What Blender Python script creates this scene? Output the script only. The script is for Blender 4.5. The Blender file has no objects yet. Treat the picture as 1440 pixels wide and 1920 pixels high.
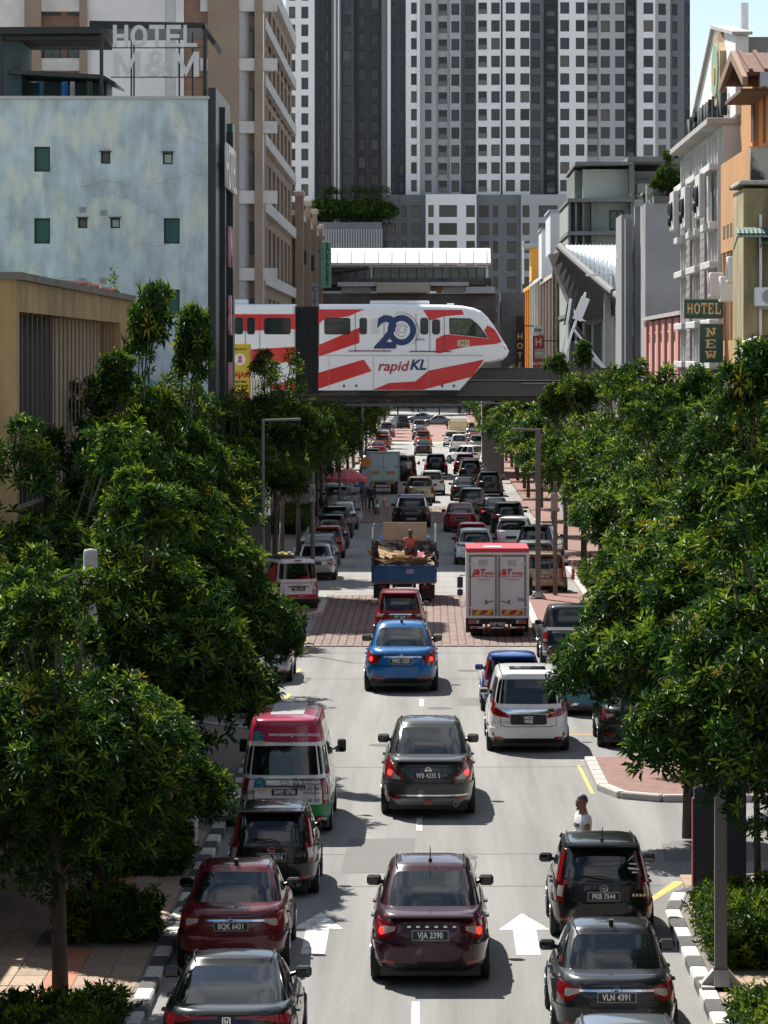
import bpy, math, random
import numpy as np
from mathutils import Vector, Matrix
R = math.radians
S = bpy.context.scene
COL = S.collection
# ------------------------------------------------------------------ camera (level, with lens shift), sky, sun, exposure
F, VX, VY, CH = 7000.0, 803.0, 670.0, 9.4      # focal length in photo pixels, vanishing point, eye height
cd = bpy.data.cameras.new('camera'); cam = bpy.data.objects.new('camera', cd); COL.objects.link(cam)
cam.location = (0, 0, CH); cam.rotation_euler = (R(90), 0, 0)
cd.sensor_fit = 'HORIZONTAL'; cd.sensor_width = 36.0; cd.lens = F / 1440 * 36
cd.shift_x = -(VX - 720) / 1440; cd.shift_y = -(960 - VY) / 1440
cd.clip_start = 1.0; cd.clip_end = 9000
S.camera = cam
SUN_DIR = Vector((-0.42, 0.86, 1.02)).normalized()
elev = math.asin(SUN_DIR.z); azim = math.atan2(SUN_DIR.x, SUN_DIR.y)
W = bpy.data.worlds.new('World'); S.world = W; W.use_nodes = True
wt = W.node_tree; wn, wl = wt.nodes, wt.links
bg = wn['Background']; bg.inputs['Strength'].default_value = 0.066
sky = wn.new('ShaderNodeTexSky'); sky.sky_type = 'NISHITA'; sky.sun_disc = False
sky.sun_elevation = elev; sky.sun_rotation = azim; sky.air_density = 1.0; sky.dust_density = 0.25; sky.ozone_density = 1.3
tc = wn.new('ShaderNodeTexCoord'); mp = wn.new('ShaderNodeMapping'); mp.inputs['Scale'].default_value = (1.0, 1.0, 2.2)
nz = wn.new('ShaderNodeTexNoise'); nz.inputs['Scale'].default_value = 2.6; nz.inputs['Detail'].default_value = 9; nz.inputs['Roughness'].default_value = 0.6
cr = wn.new('ShaderNodeValToRGB'); cr.color_ramp.elements[0].position = 0.47; cr.color_ramp.elements[1].position = 0.60
mx = wn.new('ShaderNodeMix'); mx.data_type = 'RGBA'; mx.inputs[7].default_value = (7.6, 7.7, 8.0, 1)
wl.new(tc.outputs['Generated'], mp.inputs['Vector']); wl.new(mp.outputs['Vector'], nz.inputs['Vector'])
wl.new(nz.outputs['Fac'], cr.inputs['Fac']); wl.new(cr.outputs['Color'], mx.inputs[0])
wl.new(sky.outputs['Color'], mx.inputs[6]); wl.new(mx.outputs[2], bg.inputs['Color'])
sd = bpy.data.lights.new('sun', 'SUN'); sd.energy = 5.0; sd.angle = R(0.5); sd.color = (1.0, 0.95, 0.86)
so = bpy.data.objects.new('sun', sd); COL.objects.link(so)
so.rotation_euler = SUN_DIR.to_track_quat('Z', 'Y').to_euler()
S.view_settings.view_transform = 'Standard'; S.view_settings.look = 'None'
S.view_settings.gamma = 1.0; S.view_settings.use_curve_mapping = False
S.view_settings.exposure = 0.84
S.cycles.max_bounces = 6; S.cycles.diffuse_bounces = 3; S.cycles.glossy_bounces = 3; S.cycles.transmission_bounces = 4; S.cycles.transparent_max_bounces = 6
S.cycles.caustics_reflective = False; S.cycles.caustics_refractive = False
S.cycles.sample_clamp_indirect = 6.0

rng = random.Random(7)
def gx(px, d): return (px - VX) * d / F        # photo column at distance d -> metres right of the lens axis
def gz(py, d): return CH - (py - VY) * d / F   # photo row at distance d -> height
# ------------------------------------------------------------------ materials
_m = {}
def mat(name, col=(.5, .5, .5), rough=.6, metal=0., spec=.5, coat=0., var=0., vs=3., var2=None, bump=0., bs=40., emit=0., ecol=None, trans=0., stretch=None, streak=0., sscale=(1.1, .035, 1), lo=.4, hi=.65):
    """procedural Principled material: base colour varied by noise (var), a second colour in blotches (var2), fine bump"""
    if name in _m: return _m[name]
    m = bpy.data.materials.new(name); m.use_nodes = True
    n, l = m.node_tree.nodes, m.node_tree.links
    b = n['Principled BSDF']
    b.inputs['Base Color'].default_value = (*col, 1); b.inputs['Roughness'].default_value = rough
    b.inputs['Metallic'].default_value = metal; b.inputs['Specular IOR Level'].default_value = spec
    if coat: b.inputs['Coat Weight'].default_value = coat; b.inputs['Coat Roughness'].default_value = .03
    if emit: b.inputs['Emission Strength'].default_value = emit; b.inputs['Emission Color'].default_value = (*(ecol or col), 1)
    t = n.new('ShaderNodeTexCoord'); src = t.outputs['Object']
    if stretch:
        mpn = n.new('ShaderNodeMapping'); mpn.inputs['Scale'].default_value = stretch; l.new(src, mpn.inputs['Vector']); src = mpn.outputs['Vector']
    c = None
    if var:
        no = n.new('ShaderNodeTexNoise'); no.inputs['Scale'].default_value = vs; no.inputs['Detail'].default_value = 6; l.new(src, no.inputs['Vector'])
        mr = n.new('ShaderNodeMapRange'); mr.inputs['From Min'].default_value = .25; mr.inputs['From Max'].default_value = .75
        mr.inputs['To Min'].default_value = 1 - var; mr.inputs['To Max'].default_value = 1 + var; l.new(no.outputs['Fac'], mr.inputs['Value'])
        vm = n.new('ShaderNodeVectorMath'); vm.operation = 'SCALE'; vm.inputs[0].default_value = col; l.new(mr.outputs['Result'], vm.inputs['Scale']); c = vm.outputs['Vector']
    if var2:
        no2 = n.new('ShaderNodeTexNoise'); no2.inputs['Scale'].default_value = vs * .45; no2.inputs['Detail'].default_value = 8; no2.inputs['Roughness'].default_value = .62; l.new(src, no2.inputs['Vector'])
        rp = n.new('ShaderNodeValToRGB'); rp.color_ramp.elements[0].position = lo; rp.color_ramp.elements[1].position = hi; l.new(no2.outputs['Fac'], rp.inputs['Fac'])
        mi = n.new('ShaderNodeMix'); mi.data_type = 'RGBA'; mi.inputs[7].default_value = (*var2, 1); mi.inputs[6].default_value = (*col, 1)
        if c: l.new(c, mi.inputs[6])
        l.new(rp.outputs['Color'], mi.inputs[0]); c = mi.outputs[2]
    if streak:   # long wheel-track and oil streaks along the road
        ms_ = n.new('ShaderNodeMapping'); ms_.inputs['Scale'].default_value = sscale; l.new(t.outputs['Object'], ms_.inputs['Vector'])
        n3 = n.new('ShaderNodeTexNoise'); n3.inputs['Scale'].default_value = 1.0; n3.inputs['Detail'].default_value = 7; n3.inputs['Roughness'].default_value = .6; l.new(ms_.outputs['Vector'], n3.inputs['Vector'])
        m3 = n.new('ShaderNodeMapRange'); m3.inputs['From Min'].default_value = .35; m3.inputs['From Max'].default_value = .65; m3.inputs['To Min'].default_value = 1 - streak; m3.inputs['To Max'].default_value = 1 + streak * .6; l.new(n3.outputs['Fac'], m3.inputs['Value'])
        v3 = n.new('ShaderNodeVectorMath'); v3.operation = 'SCALE'; l.new(c, v3.inputs[0]); l.new(m3.outputs['Result'], v3.inputs['Scale']); c = v3.outputs['Vector']
    if c: l.new(c, b.inputs['Base Color'])
    if bump:
        nb = n.new('ShaderNodeTexNoise'); nb.inputs['Scale'].default_value = bs; nb.inputs['Detail'].default_value = 4; l.new(src, nb.inputs['Vector'])
        bp = n.new('ShaderNodeBump'); bp.inputs['Strength'].default_value = bump; bp.inputs['Distance'].default_value = .02
        l.new(nb.outputs['Fac'], bp.inputs['Height']); l.new(bp.outputs['Normal'], b.inputs['Normal'])
    if trans:
        out = n['Material Output']; tr = n.new('ShaderNodeBsdfTranslucent'); ms = n.new('ShaderNodeMixShader'); ms.inputs[0].default_value = trans
        if c: l.new(c, tr.inputs['Color'])
        else: tr.inputs['Color'].default_value = (*col, 1)
        l.new(b.outputs[0], ms.inputs[1]); l.new(tr.outputs[0], ms.inputs[2]); l.new(ms.outputs[0], out.inputs['Surface'])
    _m[name] = m
    return m
def paint(name, col, rough=.3, metal=0.):
    return mat('paint_' + name, col, rough, metal, .15, .8, var=.07, vs=1.5, var2=tuple(c * .93 + .006 for c in col), lo=.5, hi=.75)
GLASS = mat('tinted_glass', (.006, .009, .010), .02, 0, .75, 0., var=.5, vs=1.2)
WGLASS = mat('window_glass', (.03, .045, .05), .06, 0, .6, var=.5, vs=.7)
BGLASS = mat('bluish_window_glass', (.022, .032, .042), .08, 0, .6, var=.8, vs=.22)
BLACK = mat('black_plastic', (.012, .012, .013), .45)
RUBBER = mat('tyre_rubber', (.018, .018, .018), .8, var=.2, vs=8)
RIM = mat('alloy_metal', (.45, .46, .48), .3, .9)
CHROME = mat('chrome', (.75, .77, .8), .12, 1.)
REDL = mat('red_lamp_plastic', (.24, .006, .009), .12, 0, .5, .5)
REDLIT = mat('lit_brake_lamp', (.5, .01, .01), .2, emit=1.5, ecol=(1, .03, .02))
CLEARL = mat('clear_lamp_plastic', (.42, .40, .37), .12, 0, .5, .6)
PLATE = mat('plate_black', (.01, .011, .012), .35)
PWHITE = mat('plate_white', (.75, .76, .76), .5)
WHITE = mat('white_metal_paint', (.78, .79, .80), .4, var=.05, vs=4)
GREYM = mat('galvanised_grey', (.30, .31, .31), .5, .3, var=.12, vs=6)
DARKM = mat('dark_metal', (.03, .032, .035), .5, .2, var=.2, vs=5)
CONC = mat('concrete', (.40, .39, .37), .85, var=.18, vs=2, bump=.2)
WOOD = mat('weathered_wood', (.30, .24, .17), .8, var=.3, vs=3, stretch=(1, 1, 6))
YPAINT = mat('yellow_road_paint', (.58, .36, .05), .7, var=.3, vs=7, var2=(.32, .27, .18), lo=.5, hi=.7)
WPAINT = mat('white_road_paint', (.60, .60, .58), .75, var=.3, vs=9, var2=(.30, .297, .285), lo=.50, hi=.62)
# ------------------------------------------------------------------ mesh builder
class MB:
    def __init__(s): s.v = []; s.f = []
    def add(s, v, f):
        o = len(s.v); s.v.extend([tuple(map(float, p)) for p in v]); s.f.extend([tuple(o + i for i in q) for q in f]); return s
    def box(s, x0, x1, y0, y1, z0, z1):
        v = [(x, y, z) for z in (z0, z1) for y in (y0, y1) for x in (x0, x1)]
        return s.add(v, [(0, 2, 3, 1), (4, 5, 7, 6), (0, 1, 5, 4), (2, 6, 7, 3), (0, 4, 6, 2), (1, 3, 7, 5)])
    def cbox(s, x0, x1, y0, y1, z0, z1, c=.02):
        """box with chamfered edges"""
        lo, hi = (x0, y0, z0), (x1, y1, z1); V = []; idx = {}
        for i in range(8):
            sg = [(i >> k) & 1 for k in range(3)]
            for ax in range(3):
                p = []
                for k in range(3):
                    e = hi[k] if sg[k] else lo[k]
                    p.append(e if k == ax else e + (-c if sg[k] else c))
                idx[(i, ax)] = len(V); V.append(p)
        Fc = []
        for ax in range(3):
            a, b = (ax + 1) % 3, (ax + 2) % 3
            for sgn in (0, 1):
                q = []
                for (u, w) in ((0, 0), (1, 0), (1, 1), (0, 1)):
                    i = (sgn << ax) | (u << a) | (w << b); q.append(idx[(i, ax)])
                Fc.append(q if sgn else q[::-1])
        for ax in range(3):
            a, b = (ax + 1) % 3, (ax + 2) % 3
            for u in (0, 1):
                for w in (0, 1):
                    i0 = (u << a) | (w << b); i1 = i0 | (1 << ax)
                    q = [idx[(i0, a)], idx[(i1, a)], idx[(i1, b)], idx[(i0, b)]]
                    Fc.append(q if (u == w) else q[::-1])
        for i in range(8):
            t = [idx[(i, 0)], idx[(i, 1)], idx[(i, 2)]]
            Fc.append(t if bin(i).count('1') % 2 else t[::-1])
        return s.add(V, Fc)
    def obox(s, c, sz, M):
        o = len(s.v); a, b, d = sz[0] / 2, sz[1] / 2, sz[2] / 2
        s.box(-a, a, -b, b, -d, d); c = Vector(c)
        for i in range(o, o + 8): s.v[i] = tuple(c + M @ Vector(s.v[i]))
        return s
    def tube(s, p0, p1, r0, r1=None, n=8, caps=True):
        r1 = r0 if r1 is None else r1
        p0, p1 = Vector(p0), Vector(p1); d = (p1 - p0).normalized()
        a = d.orthogonal().normalized(); b = d.cross(a)
        v = []
        for (p, r) in ((p0, r0), (p1, r1)):
            for i in range(n):
                t = 2 * math.pi * i / n; v.append(p + a * (r * math.cos(t)) + b * (r * math.sin(t)))
        f = [(i, (i + 1) % n, n + (i + 1) % n, n + i) for i in range(n)]
        if caps: f += [tuple(range(n))[::-1], tuple(range(n, 2 * n))]
        return s.add(v, f)
    def path(s, pts, r, n=6):
        for i in range(len(pts) - 1):
            r0 = r[i] if hasattr(r, '__len__') else r; r1 = r[i + 1] if hasattr(r, '__len__') else r
            s.tube(pts[i], pts[i + 1], r0, r1, n)
        return s
    def grid(s, P, closeu=False):
        nu, nv = len(P), len(P[0]); v = [p for row in P for p in row]; f = []
        for i in range(nu if closeu else nu - 1):
            for j in range(nv - 1):
                a = i * nv + j; b = ((i + 1) % nu) * nv + j
                f.append((a, b, b + 1, a + 1))
        return s.add(v, f)
    def prism(s, poly, axis, a, b):
        """polygon extruded along an axis: axis 'y' -> poly in (x,z), 'x' -> (y,z), 'z' -> (x,y)"""
        def pt(p, t): return {'y': (p[0], t, p[1]), 'x': (t, p[0], p[1]), 'z': (p[0], p[1], t)}[axis]
        n = len(poly); v = [pt(p, a) for p in poly] + [pt(p, b) for p in poly]
        f = [tuple(range(n)), tuple(range(n, 2 * n))[::-1]] + [(i, n + i, n + (i + 1) % n, (i + 1) % n) for i in range(n)]
        area = sum(poly[i][0] * poly[(i + 1) % n][1] - poly[(i + 1) % n][0] * poly[i][1] for i in range(n))
        flip = (area > 0) == (b > a)
        if axis == 'y': flip = not flip
        if flip: f = [q[::-1] for q in f]
        return s.add(v, f)
    def lathe(s, prof, n=16, c=(0, 0, 0)):
        P = [[(c[0] + r * math.cos(2 * math.pi * i / n), c[1] + r * math.sin(2 * math.pi * i / n), c[2] + z) for (r, z) in prof] for i in range(n)]
        return s.grid(P, True)
    def sweep(s, pts, r, n=8):
        pts = [Vector(p) for p in pts]; P = []
        for i, p in enumerate(pts):
            d = (pts[min(i + 1, len(pts) - 1)] - pts[max(i - 1, 0)]).normalized(); a = d.cross(Vector((.13, .2, 1))).normalized(); b = d.cross(a)
            P.append([p + a * (r * math.cos(2 * math.pi * k / n)) + b * (r * math.sin(2 * math.pi * k / n)) for k in range(n + 1)])
        return s.grid(P)
    def ball(s, c, r, n=10, m=6):
        rx, ry, rz = (r, r, r) if not hasattr(r, '__len__') else r
        P = [[(c[0] + rx * math.sin(math.pi * j / m) * math.cos(2 * math.pi * i / n), c[1] + ry * math.sin(math.pi * j / m) * math.sin(2 * math.pi * i / n), c[2] - rz * math.cos(math.pi * j / m)) for j in range(m + 1)] for i in range(n)]
        return s.grid(P, True)
    def mesh(s, name, m=None, smooth=False):
        me = bpy.data.meshes.new(name); me.from_pydata(s.v, [], s.f)
        if m: me.materials.append(m)
        if smooth: me.polygons.foreach_set('use_smooth', [True] * len(me.polygons))
        me.update(); return me
    def build(s, name, m=None, parent=None, smooth=False, loc=(0, 0, 0), rz=0., label=None):
        return place(s.mesh(name, m, smooth), name, parent, loc, rz, label)
def place(me, name, parent=None, loc=(0, 0, 0), rz=0., label=None):
    o = bpy.data.objects.new(name, me); COL.objects.link(o); o.location = loc
    o.rotation_euler = (0, 0, rz) if not hasattr(rz, '__len__') else rz
    if parent is not None: o.parent = parent
    if label: o['label'] = label
    return o
def tag(o, label, cat, group=None, kind=None):
    o['label'] = label; o['category'] = cat
    if group: o['group'] = group
    if kind: o['kind'] = kind
    return o
def thing(name, label, cat, loc=(0, 0, 0), rz=0., group=None):
    o = bpy.data.objects.new(name, None); COL.objects.link(o); o.location = loc; o.rotation_euler = (0, 0, rz)
    o.empty_display_size = .3
    return tag(o, label, cat, group)
def struct(o, label=None):
    o['kind'] = 'structure'
    if label: o['label'] = label
    return o
def copy_tree(o, parent=None):
    c = o.copy(); COL.objects.link(c)
    if parent is not None: c.parent = parent
    for ch in list(o.children): copy_tree(ch, c)
    return c
TEXTS = []
def text(s, size, m, parent, loc, rot=(R(90), 0, 0), name='lettering', ext=.003, off=0., align='CENTER', sx=1., sp=1., shear=0.):
    cu = bpy.data.curves.new(name, 'FONT'); cu.body = s; cu.size = size; cu.extrude = ext; cu.offset = off; cu.shear = shear
    cu.align_x = align; cu.align_y = 'CENTER'; cu.space_character = sp; cu.resolution_u = 4; cu.materials.append(m)
    o = bpy.data.objects.new(name, cu); COL.objects.link(o); o.location = loc; o.rotation_euler = rot; o.scale = (sx, 1, 1)
    if parent is not None: o.parent = parent
    TEXTS.append(o); return o
# ------------------------------------------------------------------ walls with real openings
ZV = Vector((0, 0, 1))
def wallgrid(mb, O, N, W_, H_, holes, depth=.25):
    O, N = Vector(O), Vector(N); U = ZV.cross(N)
    r = lambda t: round(t, 4)
    xs = sorted({0., r(W_)} | {r(h[0]) for h in holes} | {r(h[0] + h[2]) for h in holes})
    zs = sorted({0., r(H_)} | {r(h[1]) for h in holes} | {r(h[1] + h[3]) for h in holes})
    for i in range(len(xs) - 1):
        cx = (xs[i] + xs[i + 1]) / 2
        col = [h for h in holes if h[0] < cx < h[0] + h[2]]
        j = 0
        while j < len(zs) - 1:
            cz = (zs[j] + zs[j + 1]) / 2
            if any(h[1] < cz < h[1] + h[3] for h in col): j += 1; continue
            k = j
            while k + 1 < len(zs) - 1 and not any(h[1] < (zs[k + 1] + zs[k + 2]) / 2 < h[1] + h[3] for h in col): k += 1
            a, b = O + U * xs[i] + ZV * zs[j], O + U * xs[i + 1] + ZV * zs[j]
            c, d = O + U * xs[i + 1] + ZV * zs[k + 1], O + U * xs[i] + ZV * zs[k + 1]
            mb.add([a, b, c, d], [(0, 1, 2, 3)]); j = k + 1
    B = N * -depth
    for (x, z, w, h) in holes:
        q = [O + U * x + ZV * z, O + U * (x + w) + ZV * z, O + U * (x + w) + ZV * (z + h), O + U * x + ZV * (z + h)]
        for i in range(4):
            a, b = q[i], q[(i + 1) % 4]
            mb.add([a, b, b + B, a + B], [(3, 2, 1, 0)])
    return mb
_wc = {}
def window(parent, O, N, x, z, w, h, rec=.2, fm=None, gm=None, nv=2, nh=1, ft=.06, name='window', pane=True):
    """a framed window standing in an opening of a wall (origin O, outward normal N); the pane is a child"""
    fm = fm or DARKM; gm = gm or WGLASS
    key = (round(w, 2), round(h, 2), nv, nh, ft, fm.name, gm.name)
    if key not in _wc:
        m = MB(); m.box(0, ft, 0, .08, 0, h); m.box(w - ft, w, 0, .08, 0, h); m.box(ft, w - ft, 0, .08, 0, ft); m.box(ft, w - ft, 0, .08, h - ft, h)
        for i in range(1, nv): m.box(w * i / nv - ft * .4, w * i / nv + ft * .4, .005, .075, ft, h - ft)
        for i in range(1, nh): m.box(ft, w - ft, .008, .072, h * i / nh - ft * .4, h * i / nh + ft * .4)
        g = MB(); g.box(ft * .5, w - ft * .5, .035, .05, ft * .5, h - ft * .5)
        _wc[key] = (m.mesh('window', fm), g.mesh('pane', gm))
    a, b = _wc[key]; N = Vector(N); U = ZV.cross(N)
    o = place(a, name, parent, Vector(O) + U * x + ZV * z - N * rec, math.atan2(U.y, U.x))
    if pane: place(b, 'pane', o)
    return o
# ================================================================== GROUND, ROAD, PAVEMENTS
struct(MB().add([(-900, -400, -.02), (900, -400, -.02), (900, 4000, -.02), (-900, 4000, -.02)], [(0, 1, 2, 3)]).build('ground', mat('pale_bounce_ground', (.32, .305, .28), .95, var=.2, vs=.2)))  # pale tone raised so the ground bounces light onto shaded facades
ASPH = mat('pale_worn_asphalt', (.215, .212, .205), .9, var=.24, vs=26, var2=(.175, .172, .167), bump=.5, bs=45, lo=.45, hi=.75, streak=.30)
ASPH2 = mat('concrete_asphalt', (.24, .237, .23), .9, var=.16, vs=9, bump=.3, bs=40, streak=.18)
REDASPH = mat('red_surfacing', (.24, .125, .105), .9, var=.2, vs=.8)
def sheet(name, pts, z, m):
    return struct(MB().add([(x, y, z) for x, y in pts], [tuple(range(len(pts)))]).build(name, m))
road = sheet('road', [(-6.3, -115), (14, -115), (14, 121), (-6.3, 121)], .0, ASPH)
sheet('road', [(-6.3, 121), (6.3, 121), (6.3, 411), (-6.3, 411)], .0, ASPH2)
sheet('road', [(-6.3, 411), (6.3, 411), (6.3, 548), (-6.3, 548)], .0, REDASPH)
sheet('road', [(-60, 548), (60, 548), (60, 640), (-60, 640)], .0, ASPH2)
sheet('side_road', [(14, 62), (60, 62), (60, 84), (14, 84)], .0, ASPH)
# brick crossings: real bricks joined, with recessed joints
BRK = mat('red_paving_brick', (.225, .145, .125), .9, var=.35, vs=3.5, var2=(.165, .12, .108), streak=.15)
def brick_band(y0, y1, bw=.262, bl=.62, x0=-4.0, x1=3.7):
    base = MB().box(x0, x1, y0, y1, -.05, .012)
    b = base.build('brick_crossing', mat('brick_joint', (.10, .075, .06), .95)); struct(b, 'red brick crossing table laid across the road')
    m = MB(); x = x0; c = 0
    while x < x1 - .05:
        y = y0 + (bl / 2 if c % 2 else 0) - bl / 2
        while y < y1:
            a, e = max(y, y0), min(y + bl - .012, y1)
            if e - a > .05:
                h = .032 + rng.uniform(-.004, .004)
                xa, xb = x + .02, min(x + bw - .02, x1)
                m.add([(xa, a, h), (xb, a, h), (xb, e, h), (xa, e, h), (xa, a, .005), (xb, a, .005), (xb, e, .005), (xa, e, .005)],
                      [(0, 1, 2, 3), (4, 5, 1, 0), (5, 6, 2, 1), (6, 7, 3, 2), (7, 4, 0, 3)])
            y += bl
        x += bw; c += 1
    o = m.build('brick', BRK, b); o['kind'] = 'stuff'
brick_band(121.2, 147.2)
brick_band(212, 235)
# painted markings
def mark(name, pts, m, z=.004, label=None):
    return struct(MB().add([(x, y, z) for x, y in pts], [tuple(range(len(pts)))]).build(name, m), label)
for yc in (53.4, 64.5, 75.2, 88.5, 101.6, 114): mark('centre_dash', [(-.24, yc - 1.05), (-.12, yc - 1.05), (-.12, yc + 1.05), (-.24, yc + 1.05)], WPAINT)
for yc in (103.5, 111.9, 119.3, 151.6, 160, 169, 177, 186, 195, 204): mark('bay_dash', [(-3.98, yc - .8), (-3.86, yc - .8), (-3.82, yc + .8), (-3.94, yc + .8)], YPAINT)
def arrow(xc, y0):
    w = .19; mark('lane_arrow', [(xc - w, y0), (xc + w, y0), (xc + w, y0 + 2.6), (xc + .42, y0 + 2.6), (xc, y0 + 4.4), (xc - .42, y0 + 2.6), (xc - w, y0 + 2.6)], WPAINT)
arrow(-1.82, 58.8); arrow(1.58, 58.7)
RL = mat('faded_red_road_paint', (.30, .17, .15), .9, var=.2, vs=4)
for i in range(16):
    y = 149 + i * 3.6
    mark('rumble_line', [(-3.7, y), (3.7, y), (3.7, y + .16), (-3.7, y + .16)], RL)
JNT = mat('road_joint', (.13, .125, .12), .9)
for y in (66.2, 70.5, 85.5, 109, 118.5): mark('road_joint', [(-3.9, y), (4.2, y + .2), (4.2, y + .26), (-3.9, y + .06)], JNT)
for (a, b, c) in ((87.2, 92.5, 3.5), (92.8, 92.9, 4.2)): pass
mark('bay_line', [(3.55, 86.9), (6.0, 86.9), (6.0, 87.05), (3.55, 87.05)], YPAINT); mark('bay_line', [(3.5, 93), (6.0, 93), (6.0, 93.14), (3.5, 93.14)], YPAINT)
mark('kerb_line', [(3.5, 80.4), (3.58, 80.4), (3.5, 86), (3.42, 86)], YPAINT); mark('kerb_line', [(3.62, 64.0), (3.74, 64.0), (4.6, 66.9), (4.4, 66.95)], YPAINT)
mark('stop_line', [(-4, 410), (2.2, 410), (2.2, 413), (-4, 413)], mat('pale_yellow_paint', (.75, .62, .36), .8))
# pavements: raised slabs with kerb stones
PAVE_L = mat('pavement_mortar', (.17, .145, .12), .95, var=.2, vs=4)
def slab(name, poly, h=.12, m=CONC):
    return struct(MB().prism(poly, 'z', -.05, h).build(name, m))
pl = slab('pavement', [(-8.6, -115), (-4.2, -115), (-4.2, 93), (-6.4, 95.5), (-6.4, 640), (-8.6, 640)], .115, PAVE_L)
pr = slab('pavement', [(4.15, -115), (9.3, -115), (9.3, 67.2), (6.8, 67.2), (5.4, 66.6), (4.4, 64.6), (4.15, 62.6)], .115, PAVE_L)
RBRK = mat('red_brick_paving', (.20, .105, .085), .9, var=.3, vs=5)
pr2 = slab('pavement', [(3.75, 81), (4.1, 79.6), (4.9, 79.0), (9.3, 79.0), (9.3, 640), (6.2, 640), (6.2, 87.3), (3.75, 86.6)], .115, RBRK)
def bulb(side, y0, y1, xi, xo):
    s = side; r = 1.4
    pts = [(xo, y0), (xi + .9 * s, y0), (xi + .3 * s, y0 + .8), (xi, y0 + 2.0), (xi, y1 - 2.0), (xi + .3 * s, y1 - .8), (xi + .9 * s, y1), (xo, y1)]
    if s < 0: pts = pts
    o = slab('kerb_island', pts, .125, RBRK); struct(o)
    k = MB()
    for i in range(1, len(pts) - 2):
        a, b = Vector((*pts[i], 0)), Vector((*pts[i + 1], 0)); n = max(1, int((b - a).length / .9))
        for j in range(n):
            p, q = a.lerp(b, j / n), a.lerp(b, (j + .97) / n); c = (p + q) / 2; d = (q - p)
            kb = MB().obox((0, 0, .09), (d.length, .24, .2), Matrix.Rotation(math.atan2(d.y, d.x), 3, 'Z'))
            kb.build('kerb_stone', CONC, o, loc=(c.x, c.y, 0))
for (s, a, b) in ((-1, 133.5, 144), (-1, 213, 222.5), (-1, 330, 338), (1, 120, 147.5), (1, 232, 241), (1, 330, 338)):
    bulb(s, a, b, -3.95 if s < 0 else 3.72, -6.5 if s < 0 else 6.3)
# kerb stones along the near pavements, painted black and white
KW = mat('kerb_white', (.52, .51, .48), .85, var=.35, vs=4, var2=(.27, .26, .24), lo=.5, hi=.7); KB = mat('kerb_black', (.06, .06, .06), .85, var=.5, vs=4, var2=(.17, .165, .155), lo=.5, hi=.75)
kme = {}
def kerb_run(parent, pts, step=.98, paint=True, w=.26):
    acc = 0
    for i in range(len(pts) - 1):
        a, b = Vector((*pts[i], 0)), Vector((*pts[i + 1], 0)); n = max(1, round((b - a).length / step))
        for j in range(n):
            p, q = a.lerp(b, j / n), a.lerp(b, (j + .985) / n); c = (p + q) / 2; d = q - p
            key = (round(d.length, 2), acc % 2 if paint else 2)
            if key not in kme: kme[key] = MB().cbox(-d.length / 2, d.length / 2, -w / 2, w / 2, -.02, .15, .025).mesh('kerb_stone', (KW, KB, CONC)[key[1]])
            place(kme[key], 'kerb_stone', parent, (c.x, c.y, 0), math.atan2(d.y, d.x)); acc += 1
kerb_run(pl, [(-4.14, 46), (-4.14, 93)])
kerb_run(pl, [(-4.14, 93), (-6.4, 95.6)], paint=False); kerb_run(pl, [(-6.4, 95.6), (-6.4, 215)], 2.4, False)
kerb_run(pr, [(4.1, 46), (4.1, 62.6), (4.35, 64.6), (5.4, 66.7), (6.9, 67.25), (9.2, 67.25)])
kerb_run(pr2, [(9.2, 79.0), (4.95, 79.0), (4.15, 79.6), (3.8, 81), (3.75, 86.6)], paint=False); kerb_run(pr2, [(6.2, 87.4), (6.2, 215)], 2.4, False)
# paving tiles of the near pavements: each one a piece
TILE = [mat('buff_paver', (.33, .235, .165), .9, var=.18, vs=6, bump=.2), mat('buff_paver_worn', (.28, .205, .15), .9, var=.2, vs=6, bump=.2), mat('buff_paver_pale', (.37, .275, .20), .9, var=.2, vs=6, bump=.2)]
TRED = mat('terracotta_paver', (.43, .17, .10), .9, var=.15, vs=6, bump=.2)
tme = {}
def tiles(parent, x0, y0, nx, ny, tw, tl, redcol=None, limit=300, skip=None, reds=False):
    k = 0; rest = MB()
    for j in range(ny):
        for i in range(nx):
            cx, cy = x0 + (i + .5) * tw, y0 + (j + .5) * tl
            if skip and skip(cx, cy): continue
            red = reds or (redcol is not None and i == redcol); h = .125 + rng.uniform(-.004, .004)
            if k < limit:
                key = (tw, tl, 'r' if red else rng.randrange(3))
                if key not in tme: tme[key] = MB().cbox(-tw / 2 + .008, tw / 2 - .008, -tl / 2 + .008, tl / 2 - .008, -.03, 0, .006).mesh('paver', TRED if red else TILE[key[2]])
                place(tme[key], 'paver', parent, (cx, cy, h)); k += 1
            else: rest.box(cx - tw / 2 + .008, cx + tw / 2 - .008, cy - tl / 2 + .008, cy + tl / 2 - .008, .1, h)
    if rest.v: rest.build('paver', TILE[0], parent)['kind'] = 'stuff'
tiles(pl, -8.55, 51.5, 9, 24, .47, .9, redcol=6, limit=296, skip=lambda x, y: (y > 59 and y < 60.6 and x > -6.0) or (y < 53.4 and x > -5.9))
tiles(pr, 4.24, 51.5, 8, 11, .47, .9, limit=200, skip=lambda x, y: y > 56.4 and x > 4.4)
tiles(pr, 4.5, 61.4, 20, 12, .24, .46, limit=90, reds=True)
# ================================================================== BUILDINGS, LEFT SIDE
XL = -8.5
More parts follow.
